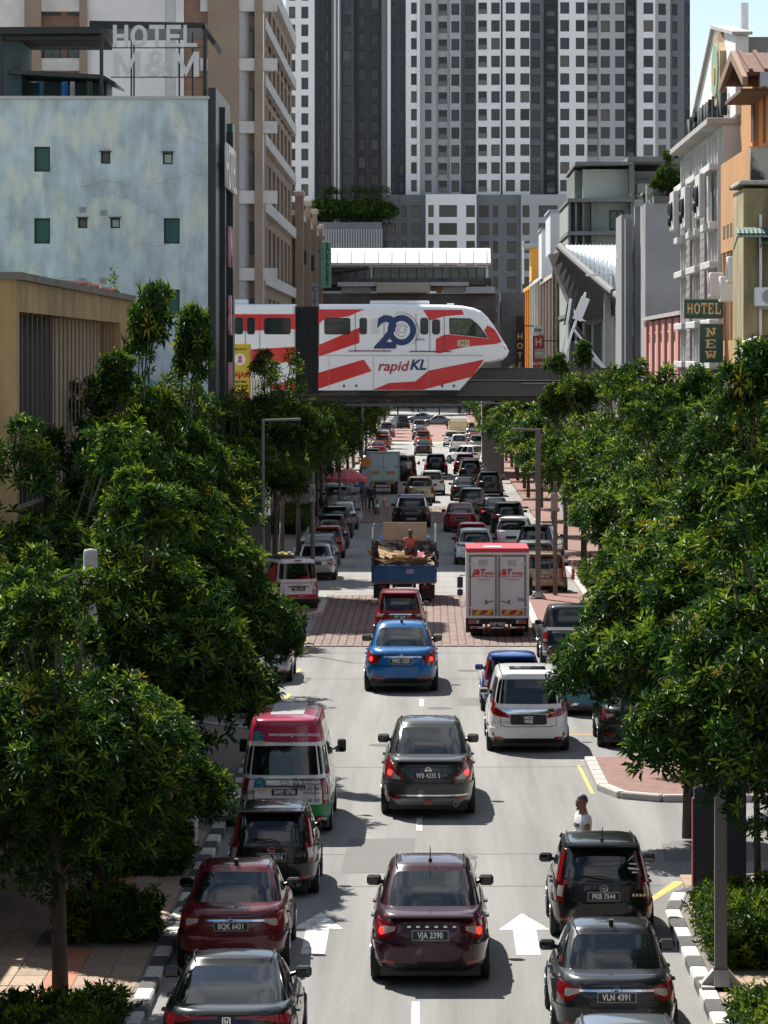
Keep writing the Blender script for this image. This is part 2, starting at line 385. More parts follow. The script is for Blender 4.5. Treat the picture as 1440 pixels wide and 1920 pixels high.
# --- ochre shop building with the grille
OCH = mat('ochre_render', (.36, .25, .115), .9, var=.25, vs=.8, var2=(.15, .11, .07), lo=.52, hi=.72, bump=.15, streak=.2, sscale=(2, 2, .2))
t = thing('ochre_building', 'ochre rendered building with barred upper opening and black satellite dishes', 'building', (0, 0, 0))
m = MB(); wallgrid(m, (XL, 77, 0), (1, 0, 0), 30, 11, [(.6, 2.6, 25.5, 7.75)], .5)
wallgrid(m, (-30, 77, 0), (0, -1, 0), 21.5, 11, [], .2)
m.add([(XL, 107, 0), (-30, 107, 0), (-30, 107, 11), (XL, 107, 11)], [(0, 1, 2, 3)])
m.build('wall', OCH, t)
MB().box(-30.2, XL + .12, 76.85, 107.1, 11.003, 11.16).build('roof', mat('roof_slab', (.16, .145, .12), .9, var=.3, vs=1), t)
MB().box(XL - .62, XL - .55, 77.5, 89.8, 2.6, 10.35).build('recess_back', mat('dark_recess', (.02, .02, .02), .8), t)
MB().box(XL - .60, XL - .53, 89.8, 103.2, 2.6, 10.35).build('inner_wall', mat('tan_boarding', (.33, .25, .17), .85, var=.15, vs=1), t)
bme = MB().tube((0, 0, 2.6), (0, 0, 10.35), .018, n=6).mesh('grille_bar', mat('rusty_bar', (.20, .16, .12), .7, .2))
for i in range(26): place(bme, 'grille_bar', t, (XL - .12, 78.2 + i * 1.0, 0))
MB().box(XL - .16, XL - .08, 77.6, 103.1, 6.2, 6.28).build('grille_rail', mat('rusty_bar'), t)
f = MB()
for (z0) in (3.2, 4.1, 5.0, 5.9): f.box(XL - .52, XL - .46, 97.2, 99.4, z0, z0 + .78)
f.build('louvre_panel', mat('grey_panel', (.30, .29, .27), .7), t)
rt = MB()
for i in range(26):
    y = 92 + i * .4; rt.tube((XL - .1 + rng.uniform(-.12, .12), y, 11.18 + rng.uniform(0, .06)), (XL - .6, y + rng.uniform(-.1, .2), 11.24), .075, n=6)
rt.build('roof_tile', mat('broken_clay_tile', (.28, .13, .08), .9, var=.3, vs=3), t)['kind'] = 'stuff'
def dish(loc, label, r=.55):
    o = thing('satellite_dish', label, 'satellite dish', loc, 0, 'satellite dishes on the ochre building')
    M = Matrix.Rotation(R(-14), 3, 'X') @ Matrix.Rotation(R(24), 3, 'Y'); d = MB(); d.lathe([(0.001, 0), (.5 * r, .03), (.8 * r, .09), (r, .16), (r, .18), (.8 * r, .11), (.5 * r, .05), (0.001, .02)], 18)
    d.v = [tuple(M @ Vector(p)) for p in d.v]; d.build('reflector', mat('black_dish', (.012, .012, .013), .6), o, True)
    MB().path([(0, 0, 0), (-.25, .15, -.5), (-.5, .2, -.9)], .035).build('bracket', DARKM, o)
    MB().path([(0, -.1, -.02), (.1, -.35, .25), (.14, -.42, .5)], .02).build('feed_arm', GREYM, o)
dish((XL + .95, 88.5, gz(690, 88.5)), 'upper of two black satellite dishes on the barred ochre wall', .34)
dish((XL + .95, 91.5, gz(750, 91.5)), 'lower of two black satellite dishes, just above the leaves', .32)
# --- green roofed low shop between the ochre building and the hotel
t = thing('low_shop', 'low green roofed shop half hidden by trees below the blue grey hotel wall', 'building')
m = MB(); wallgrid(m, (XL, 107.2, 0), (1, 0, 0), 36.6, 7.2, [(3 + i * 4.4, 3.6, 2.2, 2) for i in range(8)], .25); wallgrid(m, (-20, 107.2, 0), (0, -1, 0), 11.5, 7.2, [], .2); m.build('wall', mat('pale_plaster', (.45, .43, .38), .9, var=.2), t)
for i in range(8): window(t, (XL, 107.2, 0), (1, 0, 0), 3 + i * 4.4, 3.6, 2.2, 2)
MB().prism([(-20.2, 7.2), (XL + .4, 7.2), (XL + .4, 7.35), (-12.5, 9.4), (-20.2, 8.2)], 'y', 107.25, 143.7).build('roof', mat('green_roof', (.05, .22, .15), .6, var=.25, vs=1), t)
# --- hotel with the big blank blue grey wall
HOT = mat('blue_grey_plaster', (.51, .585, .64), .88, var=.26, vs=1.9, var2=(.70, .705, .645), stretch=(1, 1, .6), lo=.50, hi=.63, bump=.5, bs=5, streak=.13, sscale=(2.6, 1, .35))
HD = 144.0; HX0 = gx(-90, HD); HTOP = gz(186, HD); sH = F / HD
t = thing('hotel_building', 'hotel block with weathered blue grey plaster side wall and small windows', 'building')
def wx(px): return (px - VX) / sH - HX0
def wz(py): return CH - (py - VY) / sH
big = [(64, 275, 94, 322), (64, 409, 94, 457), (307, 409, 337, 457), (307, 543, 337, 590), (206, 545, 224, 560)]
small = [(189, 285, 207, 307), (305, 286, 324, 308), (146, 409, 164, 428), (207, 409, 225, 428)]
holes = [(wx(a), wz(d), (c - a) / sH, (d - b) / sH) for (a, b, c, d) in big + small]
m = MB(); wallgrid(m, (HX0, HD, 0), (0, -1, 0), XL - HX0, HTOP, holes, .22)
m.add([(XL, HD, 0), (XL, HD + 11, 0), (XL, HD + 11, HTOP), (XL, HD, HTOP)], [(0, 1, 2, 3)])
m.add([(HX0, HD, HTOP), (XL, HD, HTOP), (XL, HD + 11, HTOP), (HX0, HD + 11, HTOP)], [(0, 1, 2, 3)])
m.build('wall', HOT, t)
CURT = mat('green_curtain', (.02, .10, .085), .5, var=.4, vs=14, stretch=(3, 1, .2))
for i, h in enumerate(holes):
    o = window(t, (HX0, HD, 0), (0, -1, 0), *h, rec=.14, nv=1, gm=CURT if i < 5 else (BGLASS if i % 2 else mat('frosted_pane', (.45, .48, .48), .3)), ft=.06)
for i in range(5, 9):
    h = holes[i]; MB().box(HX0 + h[0] - .04, HX0 + h[0] + h[2] + .04, HD - .16, HD - .003, h[1] + h[3], h[1] + h[3] + .04).build('hood', DARKM, t)
for (a, b) in ((149, 388), (188, 394), (148, 521), (187, 521)):
    v = MB(); x0, z0 = HX0 + wx(a), wz(b + 10); v.box(x0, x0 + .24, HD - .05, HD - .004, z0, z0 + .21)
    for k in range(3): v.box(x0 + .03, x0 + .21, HD - .07, HD - .051, z0 + .03 + k * .06, z0 + .055 + k * .06)
    v.build('vent', mat('vent_grey', (.33, .35, .36), .6), t)
MB().box(HX0 - .1, XL + .06, HD - .1, HD + .25, HTOP + .003, HTOP + .12).build('coping', mat('coping_grey', (.45, .46, .46), .8), t)
crk = random.Random(5)
for (a, b, n_) in ((150, 350, 7), (205, 362, 8), (290, 345, 6), (330, 235, 7), (60, 500, 6), (240, 470, 7)):
    q = [(HX0 + wx(a), wz(b))]
    for k in range(n_): q.append((q[-1][0] + crk.uniform(.1, .45), q[-1][1] + crk.uniform(-.28, .14)))
    m = MB()
    for k in range(n_): (u, v), (w_, z_) = q[k], q[k + 1]; m.add([(u, HD - .004, v - .006), (w_, HD - .004, z_ - .006), (w_, HD - .004, z_ + .006), (u, HD - .004, v + .006)], [(0, 1, 2, 3)])
    m.build('wall_crack', mat('crack_dark', (.17, .20, .22), .9), t)
# dark clad street front with vertical lettering
g = MB(); g.box(XL + .003, XL + .30, HD + .1, HD + 10.5, 4, HTOP + .45); g.box(XL + .304, XL + .5, HD + 3, HD + 3.6, 4, HTOP - .1); g.box(XL + .304, XL + .55, HD + 8, HD + 8.5, 4, HTOP - .8); g.build('front_cladding', mat('black_cladding', (.02, .025, .028), .4, .2), t)
MB().box(XL + .305, XL + .5, HD + 8.6, HD + 10.4, 4, HTOP - .4).build('front_panel', mat('green_panel', (.01, .09, .075), .4), t)
SIGNW = mat('sign_white', (.8, .8, .8), .4)
for (s, zz, cc) in (('HOTEL', 16.6, SIGNW), ('M&M', 12.6, SIGNW)):
    for k, ch in enumerate(s[::1]):
        pass
for (k, ch) in enumerate('HOTEL'): text(ch, 2.5, SIGNW, t, (XL + .62, HD + 2.2 + k * 1.5, 16.8), (R(90), 0, R(90)), ext=.05, off=.02)
for (k, ch) in enumerate('M&M'): text(ch, 2.3, mat('sign_pink', (.7, .35, .4), .4), t, (XL + .62, HD + 4.6, 13.7 - k * 2.7), (R(90), 0, R(90)), ext=.05, off=.02)
# roof terrace: shelter, clothes, letters
RD = HD + .9; sR = F / RD
tr = thing('roof_shelter', 'dark steel lean-to roof shelter on top of the hotel', 'shelter')
def rx(px): return (px - VX) / sR
def rz(py): return CH - (py - VY) / sR
for a in (2, 190, 384): MB().box(rx(a) - .07, rx(a) + .07, RD, RD + .14, HTOP + .002, rz(62)).build('post', DARKM, tr)
for a in (245, 335, 360): MB().box(rx(a) - .03, rx(a) + .03, RD + .3, RD + .36, HTOP + .002, rz(60)).build('post', DARKM, tr)
r = MB(); r.prism([(rx(-60), rz(66)), (rx(192), rz(64)), (rx(192), rz(52)), (rx(-60), rz(53))], 'y', RD - .5, RD + 5.5); r.prism([(rx(165), rz(52)), (rx(382), rz(50)), (rx(382), rz(40)), (rx(165), rz(36))], 'y', RD + .6, RD + 6); r.build('roof', mat('black_roof_sheet', (.025, .027, .03), .6, .2), tr)
rb = MB()
for k in range(9): rb.box(rx(-50), rx(190), RD + .1 + k * .6, RD + .2 + k * .6, rz(74), rz(67))
rb.build('rafter', DARKM, tr)['kind'] = 'stuff'
MB().prism([(rx(380), rz(44)), (rx(404), rz(76)), (rx(398), rz(84)), (rx(376), rz(52))], 'y', RD + .6, RD + 5).build('eave', DARKM, tr)
t2 = thing('roof_hut', 'dark hut with sloping tin roof beside the hotel roof letters', 'hut')
MB().box(rx(-60), rx(34), RD + 1.2, RD + 5, HTOP + .004, rz(62)).build('side_wall', mat('hut_blue', (.05, .085, .10), .7), t2)
MB().box(rx(16), rx(190), RD + 2.4, RD + 5, HTOP + .004, rz(146)).build('front_wall', mat('hut_teal', (.02, .05, .055), .6), t2)
MB().prism([(rx(12), rz(128)), (rx(190), rz(138)), (rx(214), rz(152)), (rx(214), rz(156)), (rx(190), rz(146)), (rx(12), rz(136))], 'y', RD + .5, RD + 5).build('roof', mat('tin_dark', (.045, .05, .05), .5, .3), t2)
for (px, w, cc, nm) in ((119, 12, (.02, .13, .36), 'blue shirt'), (134, 9, (.35, .35, .36), 'striped shirt'), (76, 9, (.03, .10, .16), 'dark shirt'), (166, 11, (.05, .09, .06), 'dark green shirt')):
    o = MB(); x0, x1, z1, z0 = rx(px - w / 2), rx(px + w / 2), rz(152), rz(182)
    o.grid([[(x0 + (x1 - x0) * i / 6, RD + .35 + .03 * math.sin(i * 1.9), z0 + (z1 - z0) * j / 3) for j in range(4)] for i in range(7)])
    o.box(x0 + .02, x1 - .02, RD + .34, RD + .37, z1 - .02, z1 + .01)
    tag(o.build('hanging_shirt', mat('cloth_' + nm.replace(' ', '_'), cc, .9, var=.2, vs=9)), nm + ' hanging to dry under the roof hut eave of the hotel', 'shirt', 'laundry on the hotel roof')
# rooftop letters
ts = thing('rooftop_sign', 'big white rooftop letters reading HOTEL M&M', 'sign')
LET = mat('letter_white', (.60, .61, .63), .5, var=.08)
fr = MB(); fr.box(rx(208), rx(380), RD - .1, RD - .05, rz(91), rz(89)); fr.box(rx(208), rx(380), RD - .1, RD - .05, rz(146), rz(144)); fr.box(rx(250), rx(253), RD - .1, RD - .05, HTOP + .13, rz(60)); fr.box(rx(335), rx(338), RD - .1, RD - .05, HTOP + .13, rz(60)); fr.build('frame', DARKM, ts)
def block_letter(ch, x0, x1, z0, z1):
    w, h = x1 - x0, z1 - z0; s = .24; m = MB(); a, b = RD - .33, RD - .17
    P = {'H': [[(0, 0), (s, 0), (s, 1), (0, 1)], [(1 - s, 0), (1, 0), (1, 1), (1 - s, 1)], [(s, .41), (1 - s, .41), (1 - s, .59), (s, .59)]],
         'T': [[(.5 - s / 2, 0), (.5 + s / 2, 0), (.5 + s / 2, .83), (.5 - s / 2, .83)], [(0, .83), (1, .83), (1, 1), (0, 1)]],
         'E': [[(0, 0), (s, 0), (s, 1), (0, 1)], [(s, 0), (1, 0), (1, .17), (s, .17)], [(s, .83), (1, .83), (1, 1), (s, 1)], [(s, .42), (.9, .42), (.9, .58), (s, .58)]],
         'L': [[(0, 0), (s, 0), (s, 1), (0, 1)], [(s, 0), (1, 0), (1, .17), (s, .17)]],
         'M': [[(0, 0), (.2, 0), (.2, 1), (0, 1)], [(.8, 0), (1, 0), (1, 1), (.8, 1)], [(.2, .66), (.5, 0), (.5, .36), (.2, 1)], [(.5, 0), (.8, .66), (.8, 1), (.5, .36)]]}
    if ch == 'O':
        R4 = []
        for k in range(28):
            t_ = 2 * math.pi * k / 28; q = lambda r, rr, y: (x0 + w * (.5 + r * math.cos(t_)), y, z0 + h * (.5 + rr * math.sin(t_))); R4.append([q(.5, .5, a), q(.27, .33, a), q(.27, .33, b), q(.5, .5, b), q(.5, .5, a)])
        m.grid(R4, True)
    else:
        for p in P[ch]: m.prism([(x0 + w * u, z0 + h * v) for u, v in p], 'y', a, b)
    m.build('letter', LET, ts)
for ch, a, c in zip('HOTEL', (213, 246, 281, 313, 345), (244, 280, 312, 343, 373)): block_letter(ch, rx(a), rx(c) - .06, rz(89), rz(48))
for ch, a, c in zip('MM', (214, 325), (264, 374)): block_letter(ch, rx(a), rx(c), rz(145), rz(98))
text('&', 1.42, LET, ts, (rx(294), RD - .25, rz(122)), ext=.08, off=.03, name='letter', sx=1.05)
# --- tan block behind the hotel and its lower wing
TAN = mat('tan_render', (.265, .20, .152), .88, var=.14, vs=.6); TANL = mat('tan_band', (.50, .49, .48), .85, var=.18, vs=1.2); TAND = mat('brown_infill', (.22, .135, .10), .85, var=.15)
GRYC = mat('grey_column', (.46, .47, .49), .85, var=.1)
t = thing('tan_block', 'tall tan apartment block with white balcony bands behind the hotel', 'building')
D = 190.0; s9 = F / D
def tx(px): return (px - VX) / s9
def tz(py): return CH - (py - VY) / s9
fl = [-120, -10, 25 - 0, 113, 227, 357, 505]     # white bands (photo rows of their tops)
bands = [(-112, -80), (-2, 22), (110, 133), (228, 250), (358, 382), (503, 526), (640, 664)]
m = MB()
XE = -9.0
m.box(tx(-40), tx(47), D + .5, D + 3, 0, tz(-140)); m.build('rear_wall', mat('tan_white_wall', (.66, .66, .66), .85, var=.1), t)
m = MB()
for (a, b) in ((47, 78), (150, 164), (390, 448), (478, 492)): m.box(tx(a), tx(b), D - .35, D + 4, 0, tz(-140))
m.build('pier', TAN, t)
m = MB()
for (a, b) in ((164, 310), (330, 345)): m.box(tx(a), tx(b), D - .1, D + 4, 0, tz(-140))
m.build('white_panel', mat('pale_wall', (.66, .66, .67), .85, var=.1, vs=.5), t)
MB().box(tx(310), tx(330), D - .06, D + 4, 0, tz(-140)).build('grey_panel', GRYC, t)
MB().box(tx(345), tx(390), D, D + 4, 0, tz(-140)).build('brown_panel', TAND, t)
m = MB(); 
m.box(tx(78), tx(150), D + .3, D + 4, 0, tz(-140)); m.box(tx(448), tx(478), D + .3, D + 4, 0, tz(-140)); m.build('infill', TAND, t)
for i, (a, b) in enumerate(bands):
    for (x0, x1) in ((78, 150), (447, 478), (492, 520), (376, 391)):
        MB().box(tx(x0) + .004, tx(x1) - .004, D - .28, D + .28, tz(b), tz(a)).build('balcony_band', TANL, t)
    for (x0, x1, nv) in ((448, 475, 1), (80, 112, 2), (126, 148, 1), (376, 389, 1)):
        zt, zb = tz(b + 33 if i < 6 else b + 20), tz(b + 108 if i < 4 else b + 95)
        window(t, (0, D + .3, 0), (0, -1, 0), tx(x0), zb, tx(x1) - tx(x0), zt - zb, rec=-.06, nv=nv, gm=WGLASS, ft=.05)
m = MB(); cyl = []
for i in range(9):
    a = R(-90 + i * 11.25); cyl.append([(XE - .9 + .9 * math.cos(a), D + .7 + .9 * math.sin(a), z) for z in (0, tz(-140))])
m.grid(cyl); m.box(tx(492), tx(492) + .02, D, D + 1, 0, tz(-140)); m.build('corner_column', GRYC, t, True)
# street side of the tall part: piers and openings along X = XE
LEN = 55
zb0 = [tz(b) for a, b in bands]
hs = []
for k in range(9):
    for i in range(len(bands)):
        z1 = zb0[i] - .6; z0 = max(.5, z1 - 2.6); hs.append((1.2 + k * 5.9, z0, 3.9, z1 - z0))
m = MB(); wallgrid(m, (XE, D + 1.2, 0), (1, 0, 0), LEN, tz(-140), hs, .7); m.build('side_wall', TAN, t)
MB().box(XE - .9, XE - .72, D + 1.3, D + LEN, .2, tz(-140)).build('side_glass', WGLASS, t)
for i, (a, b) in enumerate(bands):
    MB().box(XE + .004, XE + .30, D + 1.2, D + 1.2 + LEN, tz(b), tz(a)).build('side_band', TANL, t)
MB().box(tx(-40), XE - 1, D + 4.1, D + 1.2 + LEN, 0, tz(-140)).build('rear_mass', TAN, t)
# lower wing stepping along the street
t = thing('tan_wing', 'lower stepped tan wing with columns and rooftop floodlights along the street', 'building')
for k in range(4):
    y0 = 247 + k * 15.0; y1 = y0 + 14.6; top = 18.8 + (0 if k < 3 else -.6)
    hs = [(1 + j * 3.4, z, 2.3, 3.0) for j in range(4) for z in (5.2, 10.2)]
    m = MB(); wallgrid(m, (XE + .3, y0, 0), (1, 0, 0), 14.6, top, hs, .6); m.box(XE - 4, XE + .3, y1 - .02, y1 + .2, 0, top); m.box(XE - 4, XE + .3, y0 - .35, y0, 0, top)
    m.build('wall', TAN, t)
    MB().box(XE - .5, XE - .4, y0, y1, 1, 15).build('glazing', WGLASS, t)
    MB().box(XE + .304, XE + .62, y0, y1, 8.6, 9.6).build('white_band', TANL, t)
    MB().box(XE + .2, XE + .75, y0 - .6, y0 + .5, 0, top + 1.2).build('column', TAN, t)
    MB().cbox(XE + .1, XE + .85, y0 - .7, y0 + .6, top + 1.203, top + 1.6, .08).build('capital', mat('capstone', (.42, .36, .29), .85), t)
    MB().box(XE - .2, XE + .45, y0 + .52, y1, top + .003, top + .35).build('parapet', TANL, t)
    fl_ = MB(); fl_.ball((XE + .55, y0 + 1.5, top + .6), (.3, .3, .24), 8, 5); fl_.tube((XE + .3, y0 + 1.5, top + .3), (XE + .5, y0 + 1.5, top + .6), .06)
    tag(fl_.build('floodlight', DARKM, None, True), ('floodlight on the parapet of the tan wing, ' + ('closest to the curved corner', 'second along the roofline', 'third along the roofline', 'furthest down the street')[k]), 'floodlight', 'floodlights on the tan wing parapet')
# ================================================================== TOWER (three linked blocks) far behind
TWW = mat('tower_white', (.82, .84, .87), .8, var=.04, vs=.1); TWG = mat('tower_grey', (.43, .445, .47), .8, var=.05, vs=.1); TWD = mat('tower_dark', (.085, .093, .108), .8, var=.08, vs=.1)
TWM = mat('tower_mid_grey', (.17, .18, .20), .8, var=.06, vs=.1)
TD = 700.0; sT = F / TD
def ux(px): return (px - VX) / sT
def uz(py): return CH - (py - VY) / sT
TOPY = -70; PITCH = 33.0
TFR = mat('tower_frame', (.07, .075, .082), .5)
RAILG = mat('balcony_glass', (.10, .115, .13), .15, spec=.6)
def bay(t, x0, x1, wins, m_, off, base=368, y1=TOPY, pitch=PITCH, wh=21.5, first=17, gm=BGLASS, nv=3, balc=()):
    """one vertical bay of the tower: a wall with recessed openings, its windows and balcony rails"""
    w = ux(x1) - ux(x0); zb = uz(base); H = uz(y1) - zb; d = TD - off
    holes = []
    n = int((base - y1) / pitch)
    for k in range(n):
        zc = (first + k * pitch) / sT
        for (a, b) in wins:
            hh = wh / sT
            if zc - hh / 2 > .2 and zc + hh / 2 < H - .1: holes.append((ux(a) - ux(x0), zc - hh / 2, ux(b) - ux(a), hh))
    mb = MB(); O = (ux(x0), d, zb); wallgrid(mb, O, (0, -1, 0), w, H, holes, .7)
    for xx in (ux(x0), ux(x1)):
        q = [(xx, d, zb), (xx, TD + 3, zb), (xx, TD + 3, zb + H), (xx, d, zb + H)]
        mb.add(q, [(0, 1, 2, 3)])
    mb.build('bay_wall', m_, t)
    for h in holes:
        px = VX + (h[0] + ux(x0)) * sT
        if any(a - 1 <= px <= b + 1 for a, b in balc):
            o = window(t, O, (0, -1, 0), *h, rec=.68, nv=2, fm=TFR, gm=mat('shaded_pane', (.02, .024, .028), .2), ft=.10, pane=True)
            MB().box(0, h[2], 0, .06, 0, h[3] * .42).build('balcony_rail', RAILG, t, loc=(O[0] + h[0], d - .1, zb + h[1]))
        else:
            u_ = rng.random(); window(t, O, (0, -1, 0), *h, rec=.45, nv=nv, nh=1, fm=TFR, gm=gm if u_ < .72 else (mat('drawn_curtain_pane', (.13, .125, .115), .25, var=.3) if u_ < .86 else mat('dark_open_pane', (.008, .01, .012), .1)), ft=.10)
tw = thing('slab_tower', 'white slab tower with two window columns beside the tan block', 'tower')
bay(tw, 538, 591, [(544, 556), (567, 580)], TWW, 6, base=600, first=10, nv=2, wh=22)
MB().box(ux(538), ux(591), TD - 5, TD + 6, 0, uz(600)).build('base', TWW, tw)
tm_ = thing('dark_tower', 'dark grey tower wing with thin pale fins', 'tower')
bay(tm_, 591.3, 622, [(597, 602), (609, 617)], TWD, 1, nv=1, base=420, wh=24, gm=mat('dim_pane', (.05, .058, .07), .2))
bay(tm_, 640, 664, [(643, 658)], TWD, 2, nv=2, base=420, gm=mat('dim_pane'))
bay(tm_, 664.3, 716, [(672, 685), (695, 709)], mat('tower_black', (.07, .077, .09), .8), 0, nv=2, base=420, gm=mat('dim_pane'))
for (a, b, mm) in ((622.3, 627, TWM), (627.2, 630, TWW), (630.2, 634, TWM), (634.2, 637, TWW), (637.2, 640, TWM)): MB().box(ux(a), ux(b), TD - 3.2, TD + 2, uz(420), uz(TOPY)).build('fin', mm, tm_)
mt = thing('apartment_tower', 'huge grey and white apartment tower closing the street', 'tower')
for (a, b, mm, of) in ((716.3, 727, TWM, 5), (727.2, 733, TWW, 5.6), (782, 787.5, TWW, 6.4)): MB().box(ux(a), ux(b), TD - of, TD + 3, uz(368), uz(TOPY)).build('fin', mm, mt)
bay(mt, 733.2, 761, [(735, 741), (750, 756)], TWD, 3, nv=1, gm=mat('dim_pane'))
bay(mt, 761.2, 781.8, [(771, 781.5)], TWW, 6, nv=2)
bay(mt, 787.7, 818, [(797, 809)], TWG, 4, nv=3)
bay(mt, 818.2, 843, [(822, 838)], TWG, 3, balc=[(822, 838)])
bay(mt, 843.2, 864, [(846, 861)], TWG, 4)
bay(mt, 864.2, 892, [(872, 889)], TWM, 2)
bay(mt, 892.2, 938, [(896, 912), (920, 936)], TWW, 6, balc=[(896, 912)])
bay(mt, 938.2, 941, [], TWM, 5)
bay(mt, 941.2, 992, [(947, 964), (974, 991)], TWW, 6.6)
bay(mt, 992.2, 1018, [(995, 1011)], TWM, 3.5)
bay(mt, 1018.2, 1045, [(1025, 1040)], TWD, 1.5, balc=[(1025, 1040)])
bay(mt, 1045.2, 1098, [(1048, 1065), (1077, 1093)], TWW, 6.6)
bay(mt, 1098.2, 1120, [(1100, 1118)], TWG, 4.6, balc=[(1100, 1118)])
bay(mt, 1120.2, 1170, [(1124, 1141), (1151, 1168)], TWG, 5)
bay(mt, 1170.2, 1191, [(1175, 1188)], TWD, 2, balc=[(1175, 1188)])
for (a, b, mm, of) in ((1191.2, 1194, TWW, 7),): MB().box(ux(a), ux(b), TD - of, TD + 3, uz(368), uz(TOPY)).build('fin', mm, mt)
bay(mt, 1194.2, 1225, [(1203, 1221)], TWW, 6)
bay(mt, 1225.2, 1254, [(1232, 1246)], TWG, 4)
bay(mt, 1254.2, 1281, [(1258, 1268)], TWM, 3, gm=mat('dim_pane'), nv=2)
bay(mt, 1281.2, 1292, [(1283, 1290)], mat('tower_navy', (.05, .07, .10), .5), 2.5, nv=1)
MB().box(ux(716), ux(1292), TD + 3.1, TD + 30, 0, uz(TOPY)).build('core', TWD, mt)
MB().box(ux(591.2), ux(716), TD + 2.1, TD + 30, 0, uz(TOPY)).build('core', TWD, tm_)
pod = thing('tower_podium', 'grey and white car park podium at the foot of the apartment tower', 'podium')
for (x0, x1, wins, mm, of) in ((718, 747, [(720, 743)], TWM, 10), (747.2, 798, [(753, 763), (772, 789)], TWM, 9), (798.2, 892, [(803, 813), (823, 856), (873, 889)], TWW, 11), (892.2, 974, [(897, 915), (923, 932), (949, 966)], TWM, 9), (974.2, 1064, [(977, 990), (1007, 1042), (1050, 1060)], TWG, 10)):
    bay(pod, x0, x1, wins, mm, of, base=640, y1=369, first=9, wh=22)
MB().box(ux(718), ux(1064), TD - 5.9, TD + 1, uz(640), uz(369.5)).build('mass', TWM, pod)
MB().box(ux(585), ux(718), TD - 20, TD - 10, 0, uz(424)).build('garden_deck', TWM, pod)
fn = MB()
for k in range(24): fn.box(ux(612 + k * 4.6), ux(613.6 + k * 4.6), TD - 22.4, TD - 22.1, uz(470), uz(437))
fn.build('fin', TWG, pod)['kind'] = 'stuff'
# ================================================================== MONORAIL STATION across the street
t = thing('monorail_station', 'monorail station with white curved roof and concrete platform across the street', 'station')
D = 300.0; s3 = F / D
def qx(px): return (px - VX) / s3
def qz(py): return CH - (py - VY) / s3
rf = [(D - .5, qz(492)), (D - .6, qz(497)), (D + 1.5, qz(462)), (D + 4, qz(461)), (D + 4, qz(466)), (D + 1.8, qz(470))]
MB().prism([(D - .4, qz(493)), (D + 1.2, qz(470)), (D + 3.5, qz(463)), (D + 6, qz(466)), (D + 6, qz(470)), (D + 3.5, qz(467)), (D + 1.3, qz(474)), (D - .3, qz(497))], 'x', qx(597), qx(920)).build('roof', mat('station_roof_white', (.86, .87, .88), .4, var=.02), t)
for k in range(13): MB().prism([(D - .45, qz(492.6)), (D + 1.2, qz(469.2)), (D + 3.5, qz(462.2)), (D + 3.5, qz(463.4)), (D + 1.2, qz(470.5)), (D - .4, qz(493.6))], 'x', qx(606 + k * 25.5), qx(607.6 + k * 25.5)).build('roof_rib', GREYM, t)
MB().box(qx(600), qx(916), D + .6, D + .75, qz(501), qz(497.5)).build('gutter', WHITE, t)
MB().box(qx(600), qx(912), D + 2, D + 2.2, qz(545), qz(497)).build('glazing', mat('station_glass', (.13, .17, .19), .1, spec=.6, var=.5, vs=.5), t)
mu = MB()
for k in range(20): mu.box(qx(602 + k * 16.2), qx(603.2 + k * 16.2), D + 1.9, D + 1.99, qz(545), qz(498))
mu.build('mullion', DARKM, t)['kind'] = 'stuff'
MB().box(qx(911), qx(916), D + .7, D + 1.0, qz(545), qz(499)).build('post', WHITE, t); MB().box(qx(695), qx(698), D + .7, D + 1.0, qz(545), qz(501)).build('post', WHITE, t)
MB().box(qx(597), qx(922), D + .2, D + 7, qz(534), qz(521)).build('platform_edge', mat('stained_concrete', (.10, .10, .095), .9, var=.4, vs=.8), t)
MB().prism([(qx(622), qz(508)), (qx(690), qz(500)), (qx(690), qz(503)), (qx(622), qz(512))], 'y', D - .5, D + 1.5).build('canopy', DARKM, t)
CL = mat('grey_cladding', (.30, .315, .31), .7, var=.08, stretch=(8, 1, 1), vs=2); CB = mat('beige_ribbed', (.52, .49, .41), .7, var=.1)
for (a, b, c, d, mm, o) in ((633, 705, 529, 537, GRYC, -.4), (640, 695, 537, 549, CL, 0), (706, 806, 530, 549, CB, -.7), (807, 879, 529, 536, GRYC, -.4), (830, 872, 536, 549, CL, 0), (873, 928, 538, 550, mat('pale_band', (.45, .47, .48), .8), -.2), (818, 829, 536, 549, mat('rust_panel', (.28, .12, .06), .8), .05)):
    MB().box(qx(a), qx(b), D + o, D + 1.5 + .01 * a / 100, qz(d), qz(c)).build('panel', mm, t)
rbm = MB()
for k in range(26): rbm.box(qx(708 + k * 3.8), qx(710 + k * 3.8), D - .76, D - .703, qz(548), qz(531))
rbm.build('rib', CB, t)['kind'] = 'stuff'
MB().box(qx(590), qx(930), D + .3, D + 8, qz(603), qz(550)).build('beam', mat('dark_concrete', (.12, .115, .11), .9, var=.35, vs=.9), t)
for a in (600, 925): MB().box(qx(a) - .9, qx(a) + .9, D + 1.6, D + 4.5, 0, qz(604)).build('pier', CONC, t)
MB().box(qx(940), qx(985), D + 1.4, D + 6, qz(690), qz(548)).build('stair_tower', mat('station_grey', (.15, .16, .165), .8, var=.2), t)
